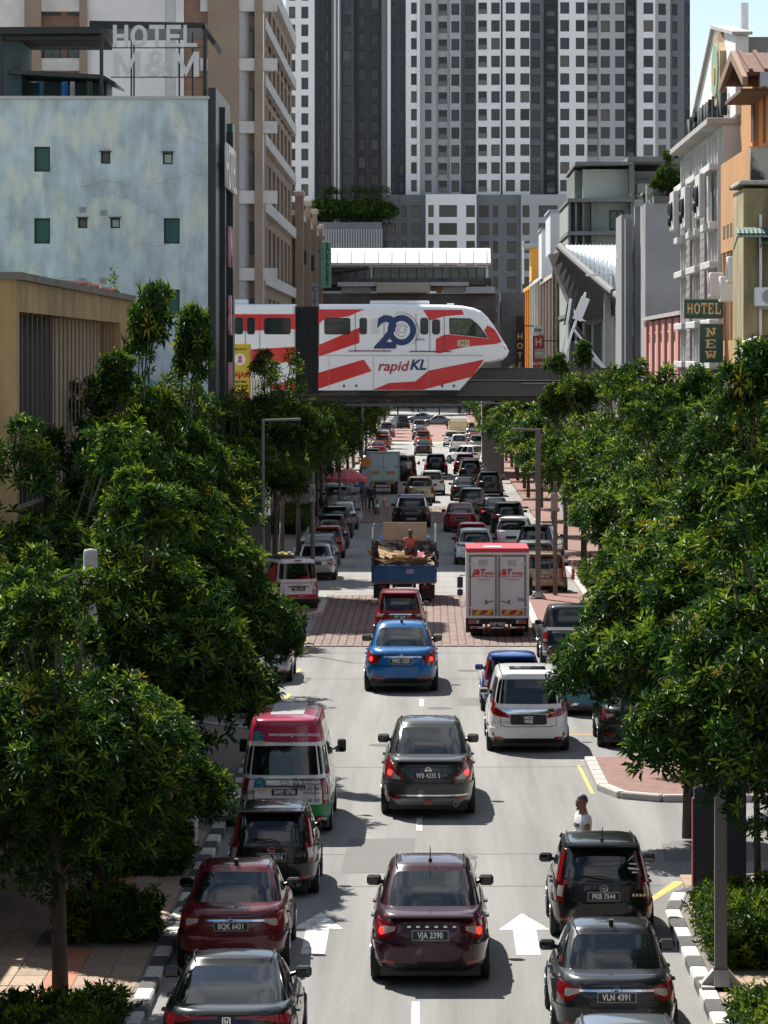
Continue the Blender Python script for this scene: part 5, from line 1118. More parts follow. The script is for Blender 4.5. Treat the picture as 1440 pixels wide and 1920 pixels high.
def wheel(parent, r, w, loc, side):
    k = (r, w, side)
    if k not in wheel_m:
        t = MB(); t.lathe([(r * .62, -w / 2), (r * .93, -w / 2), (r, -w * .36), (r, w * .36), (r * .93, w / 2), (r * .62, w / 2)], 22); t.v = [(z, x, y) for x, y, z in t.v]
        q = MB(); q.lathe([(.001, .02), (r * .12, .02), (r * .14, -.02), (r * .3, -.03), (r * .58, .0), (r * .63, .015), (r * .66, -.02)], 20); q.v = [(side * (z + w / 2 - .01), x, y) for x, y, z in q.v]
        for i in range(5):
            a = i * 2 * math.pi / 5; q.obox((side * (w / 2 - .02), .37 * r * math.sin(a), .37 * r * math.cos(a)), (.03, r * .13, r * .5), Matrix.Rotation(-a, 3, 'X'))
        wheel_m[k] = (t.mesh('wheel', RUBBER, True), q.mesh('rim', RIM, False))
    o = place(wheel_m[k][0], 'wheel', parent, loc); place(wheel_m[k][1], 'rim', o)
car_n = 0
def number_plate(root, s, y, z, w=.50, h=.115, two=False, frame=True, x=0, tilt=0, sz=None):
    if frame:
        m = MB(); m.cbox(-w / 2 - .015, w / 2 + .015, -.008, .012, -h / 2 - .015, h / 2 + .015, .004); p = m.build('number_plate', GREYM, root, loc=(x, y, z))
        f = MB(); f.box(-w / 2, w / 2, -.012, -.0082, -h / 2, h / 2); f.build('plate_face', PLATE, p)
    else:
        m = MB(); m.cbox(-w / 2, w / 2, -.010, .012, -h / 2, h / 2, .004); p = m.build('number_plate', PLATE, root, loc=(x, y, z))
    p.rotation_euler = (tilt, 0, 0)
    if s:
        sz = sz or h * .98
        if two: text(two[0], h * .5, PWHITE, p, (0, -.0145, h * .24), off=.004, ext=.001); text(two[1], h * .5, PWHITE, p, (0, -.0145, -h * .24), off=.004, ext=.001)
        else: text(s, sz, PWHITE, p, (0, -.0145, 0), off=.004, ext=.001, sx=.78, sp=1.08)
    return p
def emblem(root, y, z, kind='oval', r=.055):
    m = MB()
    if kind == 'oval':
        m.grid([[(q * r * 1.35 * math.cos(a), y - .012 + (.006 if q < 1 else 0), z + q * r * math.sin(a)) for q in (.78, .9, 1)] for a in [k * math.pi / 10 for k in range(20)]], True); m.box(-r * .7, r * .5, y - .012, y - .006, z - .008, z + .012); m.box(-r * .25, r * .8, y - .013, y - .007, z - r * .5, z - r * .28)
    elif kind == 'rings':
        for (rx, rz, cz) in ((1.45, 1, 0), (.6, .95, 0), (1.1, .42, .42)): m.grid([[(q * r * rx * math.cos(a), y - .012, z + r * cz + q * r * rz * math.sin(a)) for q in (.84, 1)] for a in [k * math.pi / 10 for k in range(20)]], True)
    elif kind == 'hletter':
        m.box(-r, -r * .72, y - .012, y, z - r, z + r); m.box(r * .72, r, y - .012, y, z - r, z + r); m.box(-r, r, y - .012, y, z + r * .86, z + r * 1.05); m.box(-r, r, y - .012, y, z - r * 1.05, z - r * .86)
        m.prism([(-r * .5, z + r * .7), (-r * .3, z + r * .7), (-r * .18, z + .1 * r), (r * .18, z + .1 * r), (r * .3, z + r * .7), (r * .5, z + r * .7), (r * .34, z - r * .7), (r * .14, z - r * .7), (r * .12, z - .12 * r), (-r * .12, z - .12 * r), (-r * .14, z - r * .7), (-r * .34, z - r * .7)], 'y', y - .012, y - .002)
    else:
        m.grid([[(q * r * math.cos(a), y - .012, z + q * r * math.sin(a)) for q in (.75, 1)] for a in [k * math.pi / 10 for k in range(20)]], True); m.box(-r * 1.2, r * 1.2, y - .014, y - .008, z - r * .2, z + r * .2)
    return m.build('badge', CHROME, root)
def make_car(kind, name, label, cat, pm, X, Y, yaw=0., sc=(1, 1, 1), plate=None, near=1, group=None, tail=None, lit=False, chrome=None, badge=None, roofm=None, wiper=None, spoil=None, mirrors=True, mirm=None, ant=None, bump=None, two=None, pz=None, pz_frame=True, extra=None):
    c, low, gh, zb, zt = shells(kind); L, Wd, H = c['L'], c['W'] / 2, c['H']; zg = c['zg']; tail = tail or c['tail']
    root = thing(name, label, cat, (X, Y, 0), yaw, group); root.scale = sc
    nr = 64 if near == 2 else 40
    capd = [(.94, .012), (.7, .02), (.35, .022), (0, .022)]
    b = shell_mesh(low, 10, capd, nr)
    rt = c.get('roof')
    if not rt: b = merge(b, shell_mesh(gh, 7, [(.93, .03), (.75, .052), (.45, .068), (0, .075)], nr))
    else:
        psi = np.linspace(-math.pi, math.pi, nr, endpoint=False)
        b.grid(np.transpose(np.array([np.stack(gh.P(psi, np.full(nr, t)), -1) for t in np.linspace(0, rt, 6)]), (1, 0, 2)).tolist(), True)
        yc = (c['r0'] + c['r1']) / 2
        ring = [np.stack(gh.P(psi, np.full(nr, t)), -1) for t in np.linspace(rt, 1, 5)]
        x, y, z = gh.P(psi, np.ones(nr))
        for (f, rise) in ((.95, .035), (.8, .06), (.45, .075), (0, .08)): ring.append(np.stack([x * f, yc + (y - yc) * (1 - (1 - f) * .75 if f > .5 else f), z + rise], -1))
        m = MB(); m.grid(np.transpose(np.array(ring), (1, 0, 2)).tolist(), True); m.build('roof', roofm or pm, root, True)
    b.build('body', pm, root, True)
    # underside and bumper skirt
    MB().box(-Wd + .13, Wd - .13, .16, L - .2, zb - .08, zb + .06).build('underbody', BLACK, root)
    low.patch([(-Wd - .3, zb + .01, zb + .13), (Wd + .3, zb + .01, zb + .13)], 2, .022, sub=24).build('bumper_skirt', bump or BLACK, root)
    bz0, bz1 = zb + .12, zb + .36
    if kind not in ('pickup', 'van', 'highvan'): low.patch([(-Wd - .55, bz0, bz1 - .02), (-Wd + .2, bz0, bz1), (Wd - .2, bz0, bz1), (Wd + .55, bz0, bz1 - .02)], 4, .028, sub=12, back=.03).build('rear_bumper', pm, root, True)
    r = c.get('wr_', .30); yw = (.82 if not c.get('roof') else .95, L - .82)
    if kind in ('pickup',): yw = (1.05, L - .9)
    for yy in yw:
        for s in (-1, 1):
            wheel(root, r, .20, (s * (Wd - .085), yy, r), s)
            # wheel arch following the body side
            pa = []
            for q in (1.0, 1.16):
                row = []
                for k in range(13):
                    a = R(-12 + 204 * k / 12); y_, z_ = yy + q * (r + .03) * math.cos(a), max(zb + .005, r + q * (r + .03) * math.sin(a))
                    ps = low.psi_y(np.array([y_]), s); t_ = low.t_z(ps, np.array([z_])); x_ = low.P(ps, t_)[0][0]; row.append((x_ + s * (.012 if q > 1.1 else .016), y_, z_))
                pa.append(row)
            m = MB(); m.grid(pa); cpt_ = (pa[0][6][0] - s * .004, yy, r)
            m.add([cpt_] + [(p[0] - s * .004, p[1], p[2]) for p in pa[0]], [(0, i, i + 1) for i in range(1, 13)]); m.build('wheel_arch', BLACK, root)
    # glass
    dz = zt - zg
    if kind in ('pickup',): lw = c['wb'] * .80
    elif kind in ('van', 'highvan'): lw = c['wb'] * .86
    else: lw = c['wb'] * (.80 if c.get('deck') else .86)
    z0, z1 = zg + dz * (.16 if not c.get('roof') else .06), zg + dz * (.93 if not c.get('roof') else .58)
    if kind == 'van': z0, z1 = zg + .12, zg + dz * .88
    if kind in ('hatch', 'mpv', 'suv', 'bigmpv'): z0, z1 = zg + dz * .14, zg + dz * .86
    e_ = .05
    gh.patch([(-lw, z0 + .07, z1 - .07), (-lw + e_, z0 + .01, z1 - .01), (0, z0, z1), (lw - e_, z0 + .01, z1 - .01), (lw, z0 + .07, z1 - .07)], 6, .007, sub=5).build('rear_window', GLASS, root, True)
    wmat = BLACK
    Lg0, Lg1 = c['g0'] + (c['r0'] - c['g0']) * .5, c['g1'] - (c['g1'] - c['r1']) * .5
    mid = (Lg0 + Lg1) / 2 + .1
    for s in (-1, 1):
        segs = [(Lg0 + .22, mid - .06), (mid + .06, Lg1 - .18)]
        if kind in ('van', 'highvan', 'bigmpv'): segs = [(Lg0 + .2, Lg0 + 1.45), (Lg0 + 1.55, Lg1 - 1.25), (Lg1 - 1.15, Lg1 - .25)]
        if kind == 'suv' or kind == 'mpv': segs = [(Lg0 + .25, Lg0 + .85), (Lg0 + .93, mid + .15), (mid + .25, Lg1 - .2)]
        zs0, zs1 = (zg + dz * .12, zg + dz * .90) if not c.get('roof') else (zg + .06, zg + dz * .56)
        for (a, q) in segs: gh.patch([(a, zs0 + .04, zs1 - .05), (a + .06, zs0, zs1), (q - .06, zs0, zs1), (q, zs0 + .03, zs1 - .06)], 4, .006, 'y', s, 4).build('side_window', GLASS, root, True)
    gh.patch([(math.pi - .66, zg + dz * .1, zg + dz * .92), (math.pi - .3, zg + dz * .06, zg + dz * .95), (math.pi + .3, zg + dz * .06, zg + dz * .95), (math.pi + .66, zg + dz * .1, zg + dz * .92)], 4, .006, 'psi', sub=4).build('windscreen', GLASS, root, True)
    # lamps
    red = REDL
    deck0 = c['D'][0][1]
    for s in (-1, 1):
        f = lambda st: [(s * a, p, q) for a, p, q in st]
        lamp = None; clear = None
        if tail == 'wrap': lamp = low.patch(f([(Wd - .36, .80, .86), (Wd - .2, .68, .885), (Wd - .02, .66, .90), (Wd + .2, .80, .92)]), 3, .018, sub=6); clear = low.patch(f([(Wd - .33, .79, .845), (Wd - .18, .735, .84), (Wd - .1, .74, .83)]), 2, .024)
        elif tail == 'tri': lamp = low.patch(f([(Wd - .40, .66, .70), (Wd - .12, .66, .90), (Wd + .12, .68, 1.0), (Wd + .22, .9, 1.0)]), 3, .018, sub=6); clear = low.patch(f([(Wd - .34, .675, .70), (Wd - .16, .675, .80)]), 2, .024)
        elif tail == 'round': lamp = low.patch(f([(Wd - .34, .72, .82), (Wd - .28, .68, .86), (Wd - .1, .66, .88), (Wd + .08, .68, .94), (Wd + .25, .88, .95)]), 3, .02, sub=6)
        elif tail == 'cshape': lamp = low.patch(f([(.12, .868, .895), (.45, .86, .90), (Wd - .15, .80, .90), (Wd, .72, .90), (Wd + .2, .84, .92)]), 3, .02, sub=6)
        elif tail == 'vert':
            a = low.patch(f([(Wd - .15, .62, deck0 - .01), (Wd - .05, .60, deck0 - .01), (Wd + .05, .62, deck0 - .01)]), 3, .022); g = gh.patch(f([(c['wb'] - .09, zg + .01, zt - .12), (c['wb'] - .02, zg + .01, zt - .06), (c['wb'] + .06, zg + .01, zt - .16)]), 4, .03); lamp = merge(a, g)
            clear = low.patch(f([(Wd - .14, .70, .86), (Wd + .02, .70, .86)]), 2, .028)
        elif tail == 'slash': lamp = low.patch(f([(Wd - .50, .84, .90), (Wd - .2, .88, 1.04), (Wd - .03, .93, 1.09), (Wd + .2, 1.0, 1.09)]), 3, .02, sub=6); lamp = merge(lamp, gh.patch(f([(c['wb'] - .1, zg + .02, zg + .14), (c['wb'] + .08, zg + .02, zg + .24)]), 2, .012))
        elif tail == 'wrap2': lamp = low.patch(f([(Wd - .38, .86, .94), (Wd - .15, .84, .99), (Wd, .84, 1.0), (Wd + .25, .92, 1.0)]), 3, .02, sub=6)
        elif tail == 'arrow': lamp = low.patch(f([(Wd - .2, .62, .70), (Wd - .1, .62, .96), (Wd + .02, .68, 1.0), (Wd + .2, .86, 1.0)]), 3, .02, sub=6)
        elif tail == 'bar': lamp = low.patch(f([(.15, .90, .945), (Wd - .3, .885, .955), (Wd, .86, .98), (Wd + .15, .9, .98)]), 3, .02, sub=6)
        elif tail == 'vanlow': lamp = low.patch(f([(Wd - .14, .62, 1.10), (Wd - .04, .60, 1.12), (Wd + .07, .62, 1.10)]), 3, .02); clear = low.patch(f([(Wd - .13, .70, .80), (Wd + .04, .70, .80)]), 2, .026)
        elif tail == 'pick': lamp = low.patch(f([(Wd - .17, .72, 1.05), (Wd - .05, .70, 1.07), (Wd + .1, .74, 1.05)]), 3, .02); clear = low.patch(f([(Wd - .16, .80, .87), (Wd + .06, .80, .87)]), 2, .026)
        if lamp: lo_ = lamp.build('tail_light', red, root, True)
        if lamp and lit:
            zc = deck0 - .16 if c.get('deck') else deck0 - .14
            low.patch(f([(Wd - .155, zc - .012, zc + .012), (Wd - .135, zc - .04, zc + .035), (Wd - .09, zc - .055, zc + .045), (Wd - .045, zc - .04, zc + .038), (Wd - .025, zc - .012, zc + .012)]), 2, .027, sub=3).build('brake_light', REDLIT, lo_, True)
        if clear and near: clear.build('reversing_lens', CLEARL, lo_, True)
        if near: low.patch([(s * (Wd - .34), zb + .10, zb + .15), (s * (Wd - .12), zb + .11, zb + .16)], 1, .034).build('reflector', REDL, root)
        # mirrors
        if mirrors:
            ym = c['g1'] - .55 if kind not in ('van', 'highvan') else c['g1'] - .35; zm = zg + .12
            mm = MB(); mm.cbox(s * (c['wb'] + .10) - .11, s * (c['wb'] + .10) + .11, ym - .05, ym + .09, zm - .07, zm + .08, .035); mm.tube((s * (c['wb'] - .12), ym + .03, zm - .05), (s * (c['wb'] + .02), ym + .02, zm - .01), .03)
            if kind in ('van', 'highvan'): mm = MB(); mm.cbox(s * 1.02 - .09, s * 1.02 + .09, ym - .05, ym + .05, zm - .05, zm + .22, .03); mm.tube((s * (c['wb'] - .05), ym, zm), (s * .95, ym, zm + .08), .025)
            mo = mm.build('wing_mirror', mirm or BLACK, root)
            if near == 2: MB().box(s * (c['wb'] + .10) - .085, s * (c['wb'] + .10) + .085, ym - .054, ym - .051, zm - .045, zm + .05).build('mirror_glass', GLASS, mo)
    # tailgate panel
    if kind not in ('pickup',):
        zz = zb + .40; tl = deck0 - .07
        low.patch([(-Wd + .30, zz + .04, tl), (-Wd + .42, zz, tl), (Wd - .42, zz, tl), (Wd - .30, zz + .04, tl)], 4, .006, sub=8, back=.01).build('boot_lid', pm, root, True)
        if near: low.patch([(-Wd + .285, zz + .03, tl + .014), (-Wd + .42, zz - .015, tl + .014), (Wd - .42, zz - .015, tl + .014), (Wd - .285, zz + .03, tl + .014)], 4, .0025, sub=8, back=.01).build('boot_seal', BLACK, root, True)
    else:
        low.patch([(-Wd + .18, .52, 1.05), (Wd - .18, .52, 1.05)], 5, .012, sub=16).build('tailgate', pm, root, True)
        low.patch([(-Wd - .1, .40, .50), (Wd + .1, .40, .50)], 2, .06, sub=16, back=.05).build('rear_bumper', BLACK if near != 2 else GREYM, root)
        tb = MB(); tb.box(-Wd + .18, Wd - .18, .16, 1.5, 1.06, 1.142); tb.build('bed_cover', BLACK, root)
        if spoil == 'bar':
            q = MB(); q.path([(-.72, 1.5, 1.1), (-.62, 1.72, 1.62), (.62, 1.72, 1.62), (.72, 1.5, 1.1)], .045); q.path([(-.72, .9, 1.12), (-.64, 1.6, 1.55)], .04); q.path([(.72, .9, 1.12), (.64, 1.6, 1.55)], .04); q.build('sports_bar', CHROME, root)
    if c.get('spoiler') or spoil == 'lip':
        if kind in ('hatch', 'mpv', 'suv'): m = MB(); m.cbox(-c['wr'] + .02, c['wr'] - .02, c['r0'] - .20, c['r0'] + .2, zt - .01, zt + .035, .015); m.build('roof_spoiler', pm, root)
        else: m = MB(); m.cbox(-Wd + .22, Wd - .22, .06, .2, deck0 + .02, deck0 + .06, .015); m.build('boot_spoiler', pm, root)
    if chrome: low.patch([(-chrome, deck0 - .125, deck0 - .095), (0, deck0 - .12, deck0 - .09), (chrome, deck0 - .125, deck0 - .095)], 1, .022, sub=10).build('chrome_strip', CHROME, root, True)
    ps = np.array([0.]); zp = pz or (.74 if c.get('deck') else (.72 if kind not in ('van', 'highvan') else .86))
    if kind == 'pickup': zp = pz or .5
    yp = float(low.P(ps, low.t_z(ps, np.array([zp])))[1][0])
    if badge:
        zb_ = deck0 - .105; yb_ = float(low.P(ps, low.t_z(ps, np.array([zb_])))[1][0]); emblem(root, yb_ - .016, zb_, badge)
    if plate is not None: number_plate(root, plate, yp - .024 if kind != 'pickup' else yp - .075, zp, two=two, frame=pz_frame)
    if ant == 'fin': m = MB(); m.prism([(c['r0'] + .12, H - .02), (c['r0'] + .34, H - .02), (c['r0'] + .16, H + .07), (c['r0'] + .10, H + .06)], 'x', -.03, .03); m.build('aerial_fin', pm if near < 2 else BLACK, root)
    if ant == 'rod': m = MB(); m.tube((0, c['r0'] + .2, H - .02), (0, c['r0'] + .02, H + .22), .010, .006); m.ball((0, c['r0'] + .2, H), .03, 8, 5); m.build('aerial', BLACK, root)
    if wiper or kind in ('hatch', 'mpv'):
        p = gh.P(np.array([.05, -.30]), np.array([.1, .22])); m = MB(); m.path([(p[0][0] + .12, p[1][0] - .03, zg + .07), (p[0][0] - .05, p[1][0] - .035, zg + .12), (-.38, p[1][1] - .02, zg + .13)], .011, 5); m.build('wiper', BLACK, root)
    if near == 2:   # shut lines and handles on the flanks
        for s in (-1, 1):
            for (a, q) in (((.95, mid - .02), (mid + .01, c['g1'] - .5)) if c['L'] < 4.6 else ((1.3, mid - .02), (mid + .01, c['g1'] - .5))):
                low.patch([(a, .42, c['zg'] - .005), (q, .36, c['zg'] - .005)], 3, .006, 'y', s, 6, back=.004).build('door', pm, root, True); low.patch([(a - .012, .405, c['zg'] - .005), (q + .012, .345, c['zg'] - .005)], 3, .002, 'y', s, 6, back=.004).build('door_seal', BLACK, root, True)
                x_ = Wd - .02; m = MB(); m.cbox(s * x_ - .035, s * x_ + .035, a + .10, a + .28, .80, .83, .01); m.build('door_handle', pm, root)
        MB().path([(c['wr'] * .86, c['r0'] + .05, H - .035), (c['wr'] * .9, (c['r0'] + c['r1']) / 2, H - .01), (c['wr'] * .86, c['r1'] - .05, H - .04)], .012, 5).build('roof_channel', BLACK, root)
        MB().path([(-c['wr'] * .86, c['r0'] + .05, H - .035), (-c['wr'] * .9, (c['r0'] + c['r1']) / 2, H - .01), (-c['wr'] * .86, c['r1'] - .05, H - .04)], .012, 5).build('roof_channel', BLACK, root)
    return root
P_ = {'aub': paint('dark_aubergine', (.045, .010, .018)), 'dgrey': paint('dark_grey', (.052, .054, .052), .3, .25), 'blue': paint('bright_blue', (.004, .135, .38)), 'maroon': paint('maroon', (.11, .008, .014)),
      'black': paint('black', (.008, .009, .010)), 'white': paint('white', (.78, .78, .77), .35), 'red': paint('deep_red', (.24, .008, .016)), 'bred': paint('bright_red', (.50, .012, .02)), 'silver': paint('silver', (.40, .41, .42), .3, .5),
      'gold': paint('champagne_gold', (.38, .31, .20), .3, .45), 'bgrey': paint('blue_grey', (.14, .16, .19), .3, .4), 'grey': paint('mid_grey', (.17, .175, .18), .3, .4), 'mag': paint('magenta_red', (.40, .03, .075)), 'teal': paint('teal_blue', (.01, .14, .20)),
      'orange': paint('orange_red', (.38, .07, .025)), 'cblue': paint('cobalt', (.01, .06, .28)), 'beige': paint('beige', (.40, .36, .28)), 'yel': paint('yellow', (.62, .43, .06)), 'ngrey': paint('near_black_grey', (.022, .025, .027), .3, .2), 'cream': paint('cream', (.62, .58, .44))}
LANE, KL, KR = 'vehicles in the moving lane', 'cars parked along the left kerb', 'cars parked along the right kerb'
# --- nearest vehicles
c = make_car('sedan', 'parked_car', 'dark aubergine saloon with lit brake lights, nearest in the middle lane', 'car', P_['aub'], 0.03, 55.5, sc=(1.04, 1.34, 1.09), plate='VJA 2390', near=2, group=LANE, lit=True, ant='rod', spoil='lip', tail='wrap'); c.name = 'car'
text('P E R S O N A'[:11], .001, CHROME, c, (0, -.1, .8)) if False else None
m = MB()
for k in range(6): m.box(-.33 + k * .13, -.28 + k * .13, -.004, .008, .845, .868)
m.build('boot_lettering', CHROME, c, loc=(0, -.0, 0))
MB().box(.34, .46, .86, .865, 1.19, 1.27)
c = make_car('sedan', 'car', 'dark grey saloon with silver rear lip and triangular lit tail lights', 'car', P_['dgrey'], 0.0, 75.9, sc=(1.12, 1.5, 1.21), plate='WB 4235 S', near=2, group=LANE, tail='tri', lit=True, badge='bar', spoil='lip', pz_frame=False, bump=GREYM)
low = shells('sedan')[1]; low.patch([(-.78, .40, .425), (.78, .40, .425)], 1, .036, sub=16).build('chrome_strip', CHROME, c); m = MB(); m.lathe([(.03, 0), (.045, 0), (.045, .12), (.03, .12)], 12); m.v = [(x + .5, z - .02, y + .26) for x, y, z in m.v]; m.build('exhaust', GREYM, c)
MB().box(-.07, .07, -.02, .02, .25, .34).build('fog_light', REDL, c)
c = make_car('sedan', 'car', 'bright blue saloon with a chrome boot strip at the edge of the brick crossing', 'car', P_['blue'], -.76, 104.3, sc=(1.2, 1.42, 1.24), plate='VMC 1523', near=2, group=LANE, tail='round', lit=True, chrome=.62, badge='oval', ant='fin')
for q in (-1, 1): low.patch([(q * .38, .335, .375), (q * .62, .335, .385)], 1, .036, sub=6).build('fog_light', REDL, c)
c = make_car('mpv', 'car', 'deep red people carrier with chrome bar, between the blue saloon and blue lorry', 'car', P_['red'], -.95, 123.8, plate='VCP 1418', near=2, group=LANE, tail='round', chrome=.62, wiper=1, pz=.80); 
for q in (-1, 1): MB().cbox(q * .66 - .1, q * .66 + .1, -.03, .02, .80, .90, .02).build('reversing_lens', CLEARL, c)
c = make_car('fastback', 'parked_car', 'black low coupe-like saloon at the bottom left, roof reflecting the trees', 'car', P_['black'], -2.6, 48.05, plate='VCY 7120', near=2, group=KL, badge='hletter', chrome=None)
c = make_car('sedan', 'parked_car', 'maroon saloon with chrome strip and shark fin parked by the hedges', 'car', P_['maroon'], -3.0, 56.8, plate='BQK 6431', near=2, group=KL, chrome=.52, badge='oval', ant='fin')
c = make_car('hatch', 'parked_car', 'black hatchback with tall red tail lights behind the maroon saloon', 'car', P_['black'], -2.72, 64.8, plate='WFK 3616', near=2, group=KL, badge='oval', sc=(.95, 1, 1.0)); text('ELITE', .07, CHROME, c, (.52, -.035, .76), ext=.002, shear=.2, sx=1.3)
c = make_car('hatch', 'parked_car', 'black hatchback with a roof aerial and white window sticker on the right', 'car', P_['black'], 2.82, 60.0, plate='PKB 7544', near=2, group=KR, badge='oval', ant='rod', sc=(.99, 1, 1.02))
m = MB(); sg, sgh = shells('hatch')[1], shells('hatch')[2]
gold = MB()
for k in range(4): gold.box(.46 + k * .06, .50 + k * .06, -.035, -.02, .725, .765)
gold.build('boot_lettering', GOLD, c)
st = merge(sgh.patch([(.40, 1.12, 1.15), (.58, 1.10, 1.13)], 1, .012), sgh.patch([(.43, 1.19, 1.21), (.56, 1.18, 1.2)], 1, .012), sgh.patch([(.42, 1.24, 1.25), (.50, 1.29, 1.31), (.54, 1.31, 1.32)], 1, .012), sgh.patch([(.45, 1.06, 1.085), (.55, 1.06, 1.075)], 1, .012)); st.build('window_sticker', PWHITE, c)
c = make_car('sedan', 'parked_car', 'near-black saloon with chrome strip and plate VLN 4391', 'car', P_['ngrey'], 2.55, 50.5, plate='VLN 4391', near=2, group=KR, chrome=.55, badge='oval', ant='fin')
c = make_car('sedan', 'parked_car', 'grey blue saloon cut off by the bottom edge, only its roof in view', 'car', P_['bgrey'], 2.36, 42.7, plate='', near=2, group=KR, ant=None)
c = make_car('bigmpv', 'car', 'large white people carrier with slanted red lamps and wide chrome bar', 'car', P_['white'], 2.38, 88.6, sc=(1.035, 1, 1.0), near=2, group=LANE, badge='rings', mirm=P_['white'], pz=.80)
lo2 = shells('bigmpv')[1]; number_plate(c, 'x', -.045, .80, .36, .19, two=('NCX', '9928'), frame=False); lo2.patch([(-.62, .95, 1.05), (0, .93, 1.05), (.62, .95, 1.05)], 2, .016, sub=8).build('chrome_bar', CHROME, c, True); lo2.patch([(-.42, .70, .92), (-.36, .68, .92), (.36, .68, .92), (.42, .70, .92)], 2, .013, sub=6).build('plate_recess', BLACK, c)
for q in (-1, 1): lo2.patch([(q * (.80), .32, .47), (q * .88, .32, .50)], 1, .036).build('reflector', REDL, c)
MB().cbox(-.42, .42, .9, 1.55, 1.925, 1.945, .005).build('sunroof', GLASS, c); text('ALPHARD', .085, GREYM, c, (-.62, -.03, .74), ext=.002, sx=1.2)
c = make_car('hatch', 'car', 'cobalt blue hatchback just ahead of the large white people carrier', 'car', P_['cblue'], 2.24, 98.6, plate='', near=1, group=LANE, mirm=P_['cblue'])
# tour van with maroon high roof
c = make_car('highvan', 'parked_car', 'white tour van with magenta high roof and green skirt', 'van', P_['white'], -2.82, 73.3, plate='BMD 3750', near=2, group=KL, roofm=P_['mag'], bump=mat('van_green', (.01, .25, .06), .35), pz_frame=False); c.name = 'parked_van'
lv, gv = shells('highvan')[1], shells('highvan')[2]
GRN = mat('van_green'); lv.patch([(-1.4, .37, .62), (1.4, .37, .62)], 3, .012, sub=30).build('green_skirt', GRN, c, True)
for q in (-1, 1): lv.patch([(.7, .34, .60), (4.3, .34, .60)], 2, .008, 'y', q, 20).build('green_skirt', GRN, c, True)
MB().box(-.32, .34, .9, 3.4, 2.285, 2.305).build('roof_stripe', P_['white'], c)
yv = lambda z: float(gv.P(np.array([0.]), gv.t_z(np.array([0.]), np.array([z])))[1][0])
tilt = -math.atan2(.19 * .6, 1.1)
z_ = 1.98; text('www.amazing-world.com.my', .10, PWHITE, c, (.18, yv(z_) - .02, z_), (R(90 - 12), 0, 0), off=.002, sx=.85)
def globe(parent, x, y, z, r):
    m = MB(); m.prism([(x + r * math.cos(k * math.pi / 12), z + r * math.sin(k * math.pi / 12)) for k in range(24)], 'y', y, y + .01); o = m.build('globe_logo', mat('globe_blue', (.02, .12, .32), .4), parent)
    q = MB(); q.prism([(x - .6 * r, z + .1 * r), (x - .1 * r, z + .7 * r), (x + .3 * r, z + .3 * r), (x - .1 * r, z - .1 * r)], 'y', y - .004, y - .001); q.prism([(x + .0 * r, z - .2 * r), (x + .55 * r, z - .1 * r), (x + .2 * r, z - .75 * r)], 'y', y - .004, y - .001); q.build('globe_land', mat('globe_green', (.05, .35, .08), .4), o)
    w_ = MB(); w_.prism([(x - 1.3 * r, z - .75 * r), (x - .7 * r, z - .62 * r), (x + .7 * r, z - .62 * r), (x + 1.3 * r, z - .75 * r), (x + 1.2 * r, z - 1.1 * r), (x, z - .9 * r), (x - 1.2 * r, z - 1.1 * r)], 'y', y - .008, y - .005); w_.build('globe_ribbon', mat('ribbon_cream', (.6, .45, .25), .5), o)
globe(c, -.52, yv(1.95) - .03, 1.93, .115); globe(c, -.48, -.035, 1.03, .12)
for k, s in enumerate(('TEL: 03-9205 5477', 'FAX: 03-9205 5478', 'H/P: 019-322 2887')): text(s, .085, BLACK, c, (.16, -.03, 1.10 - k * .085), align='LEFT', off=.002, sx=.86)
text('BTM2060NG', .075, BLACK, c, (.37, -.03, .845), align='LEFT', sx=.8); emblem(c, -.03, 1.06, 'rings', .06); text('HIACE', .08, BLACK, c, (-.72, -.03, .86), off=.003)
MB().box(.42, .70, -.035, -.03, .62, .76).build('speed_sticker', PWHITE, c); text('80 90', .1, BLACK, c, (.56, -.038, .70)); MB().cbox(-.42, .42, -.05, .02, .965, .99, .01).build('tailgate_handle', BLACK, c); MB().cbox(-.16, .16, yv(1.84) - .03, yv(1.84) + .02, 1.83, 1.86, .01).build('high_brake_light', REDL, c)
# courier van, angled on the left kerb island
c = make_car('van', 'parked_van', 'white and red courier van parked at an angle on the brick island', 'van', P_['white'], -4.78, 137.6, yaw=R(17), plate='VJX 1326', near=2, group=KL, pz_frame=False)
lv, gv = shells('van')[1], shells('van')[2]
CR = mat('courier_red', (.60, .015, .02), .35); lv.patch([(-.86, .52, .66), (.86, .52, .66)], 2, .014, sub=20).build('red_band', CR, c, True); low_b = lv.patch([(-1.0, .34, .50), (1.0, .34, .50)], 3, .06, sub=24, back=.05); low_b.build('rear_bumper', BLACK, c)
lv.patch([(.3, .6, 1.13), (1.5, .6, 1.13), (4.0, .6, 1.1)], 3, .009, 'y', -1, 14).build('red_flank', CR, c, True); gv.patch([(.35, 1.12, 1.75), (1.6, 1.12, 1.45), (3.6, 1.12, 1.3)], 3, .010, 'y', -1, 14).build('red_flank', CR, c, True)
text('J&T EXPRESS', .28, PWHITE, c, (-.875, 2.2, .85), (R(90), 0, R(-90)), shear=.2); text('J&T', .1, CR, c, (.64, -.03, 1.0), off=.004, shear=.2); MB().box(.52, .76, -.034, -.031, .70, .86).build('sticker', mat('lilac_sticker', (.5, .42, .6), .5), c); text('80 90', .07, mat('sign_navy'), c, (.64, -.04, .78))
emblem(c, -.03, 1.04, 'rings', .055); MB().cbox(-.4, .4, -.05, .02, .95, .975, .01).build('tailgate_handle', BLACK, c); text('EXPRESS', .07, PWHITE, c, (.1, -.035, .59)); MB().cbox(-.13, .13, .08, .14, 1.9, 1.93, .01).build('high_brake_light', REDL, c)
MB().box(-.60, .05, .6, 2.6, 1.99, 2.02).build('roof_rail', BLACK, c)
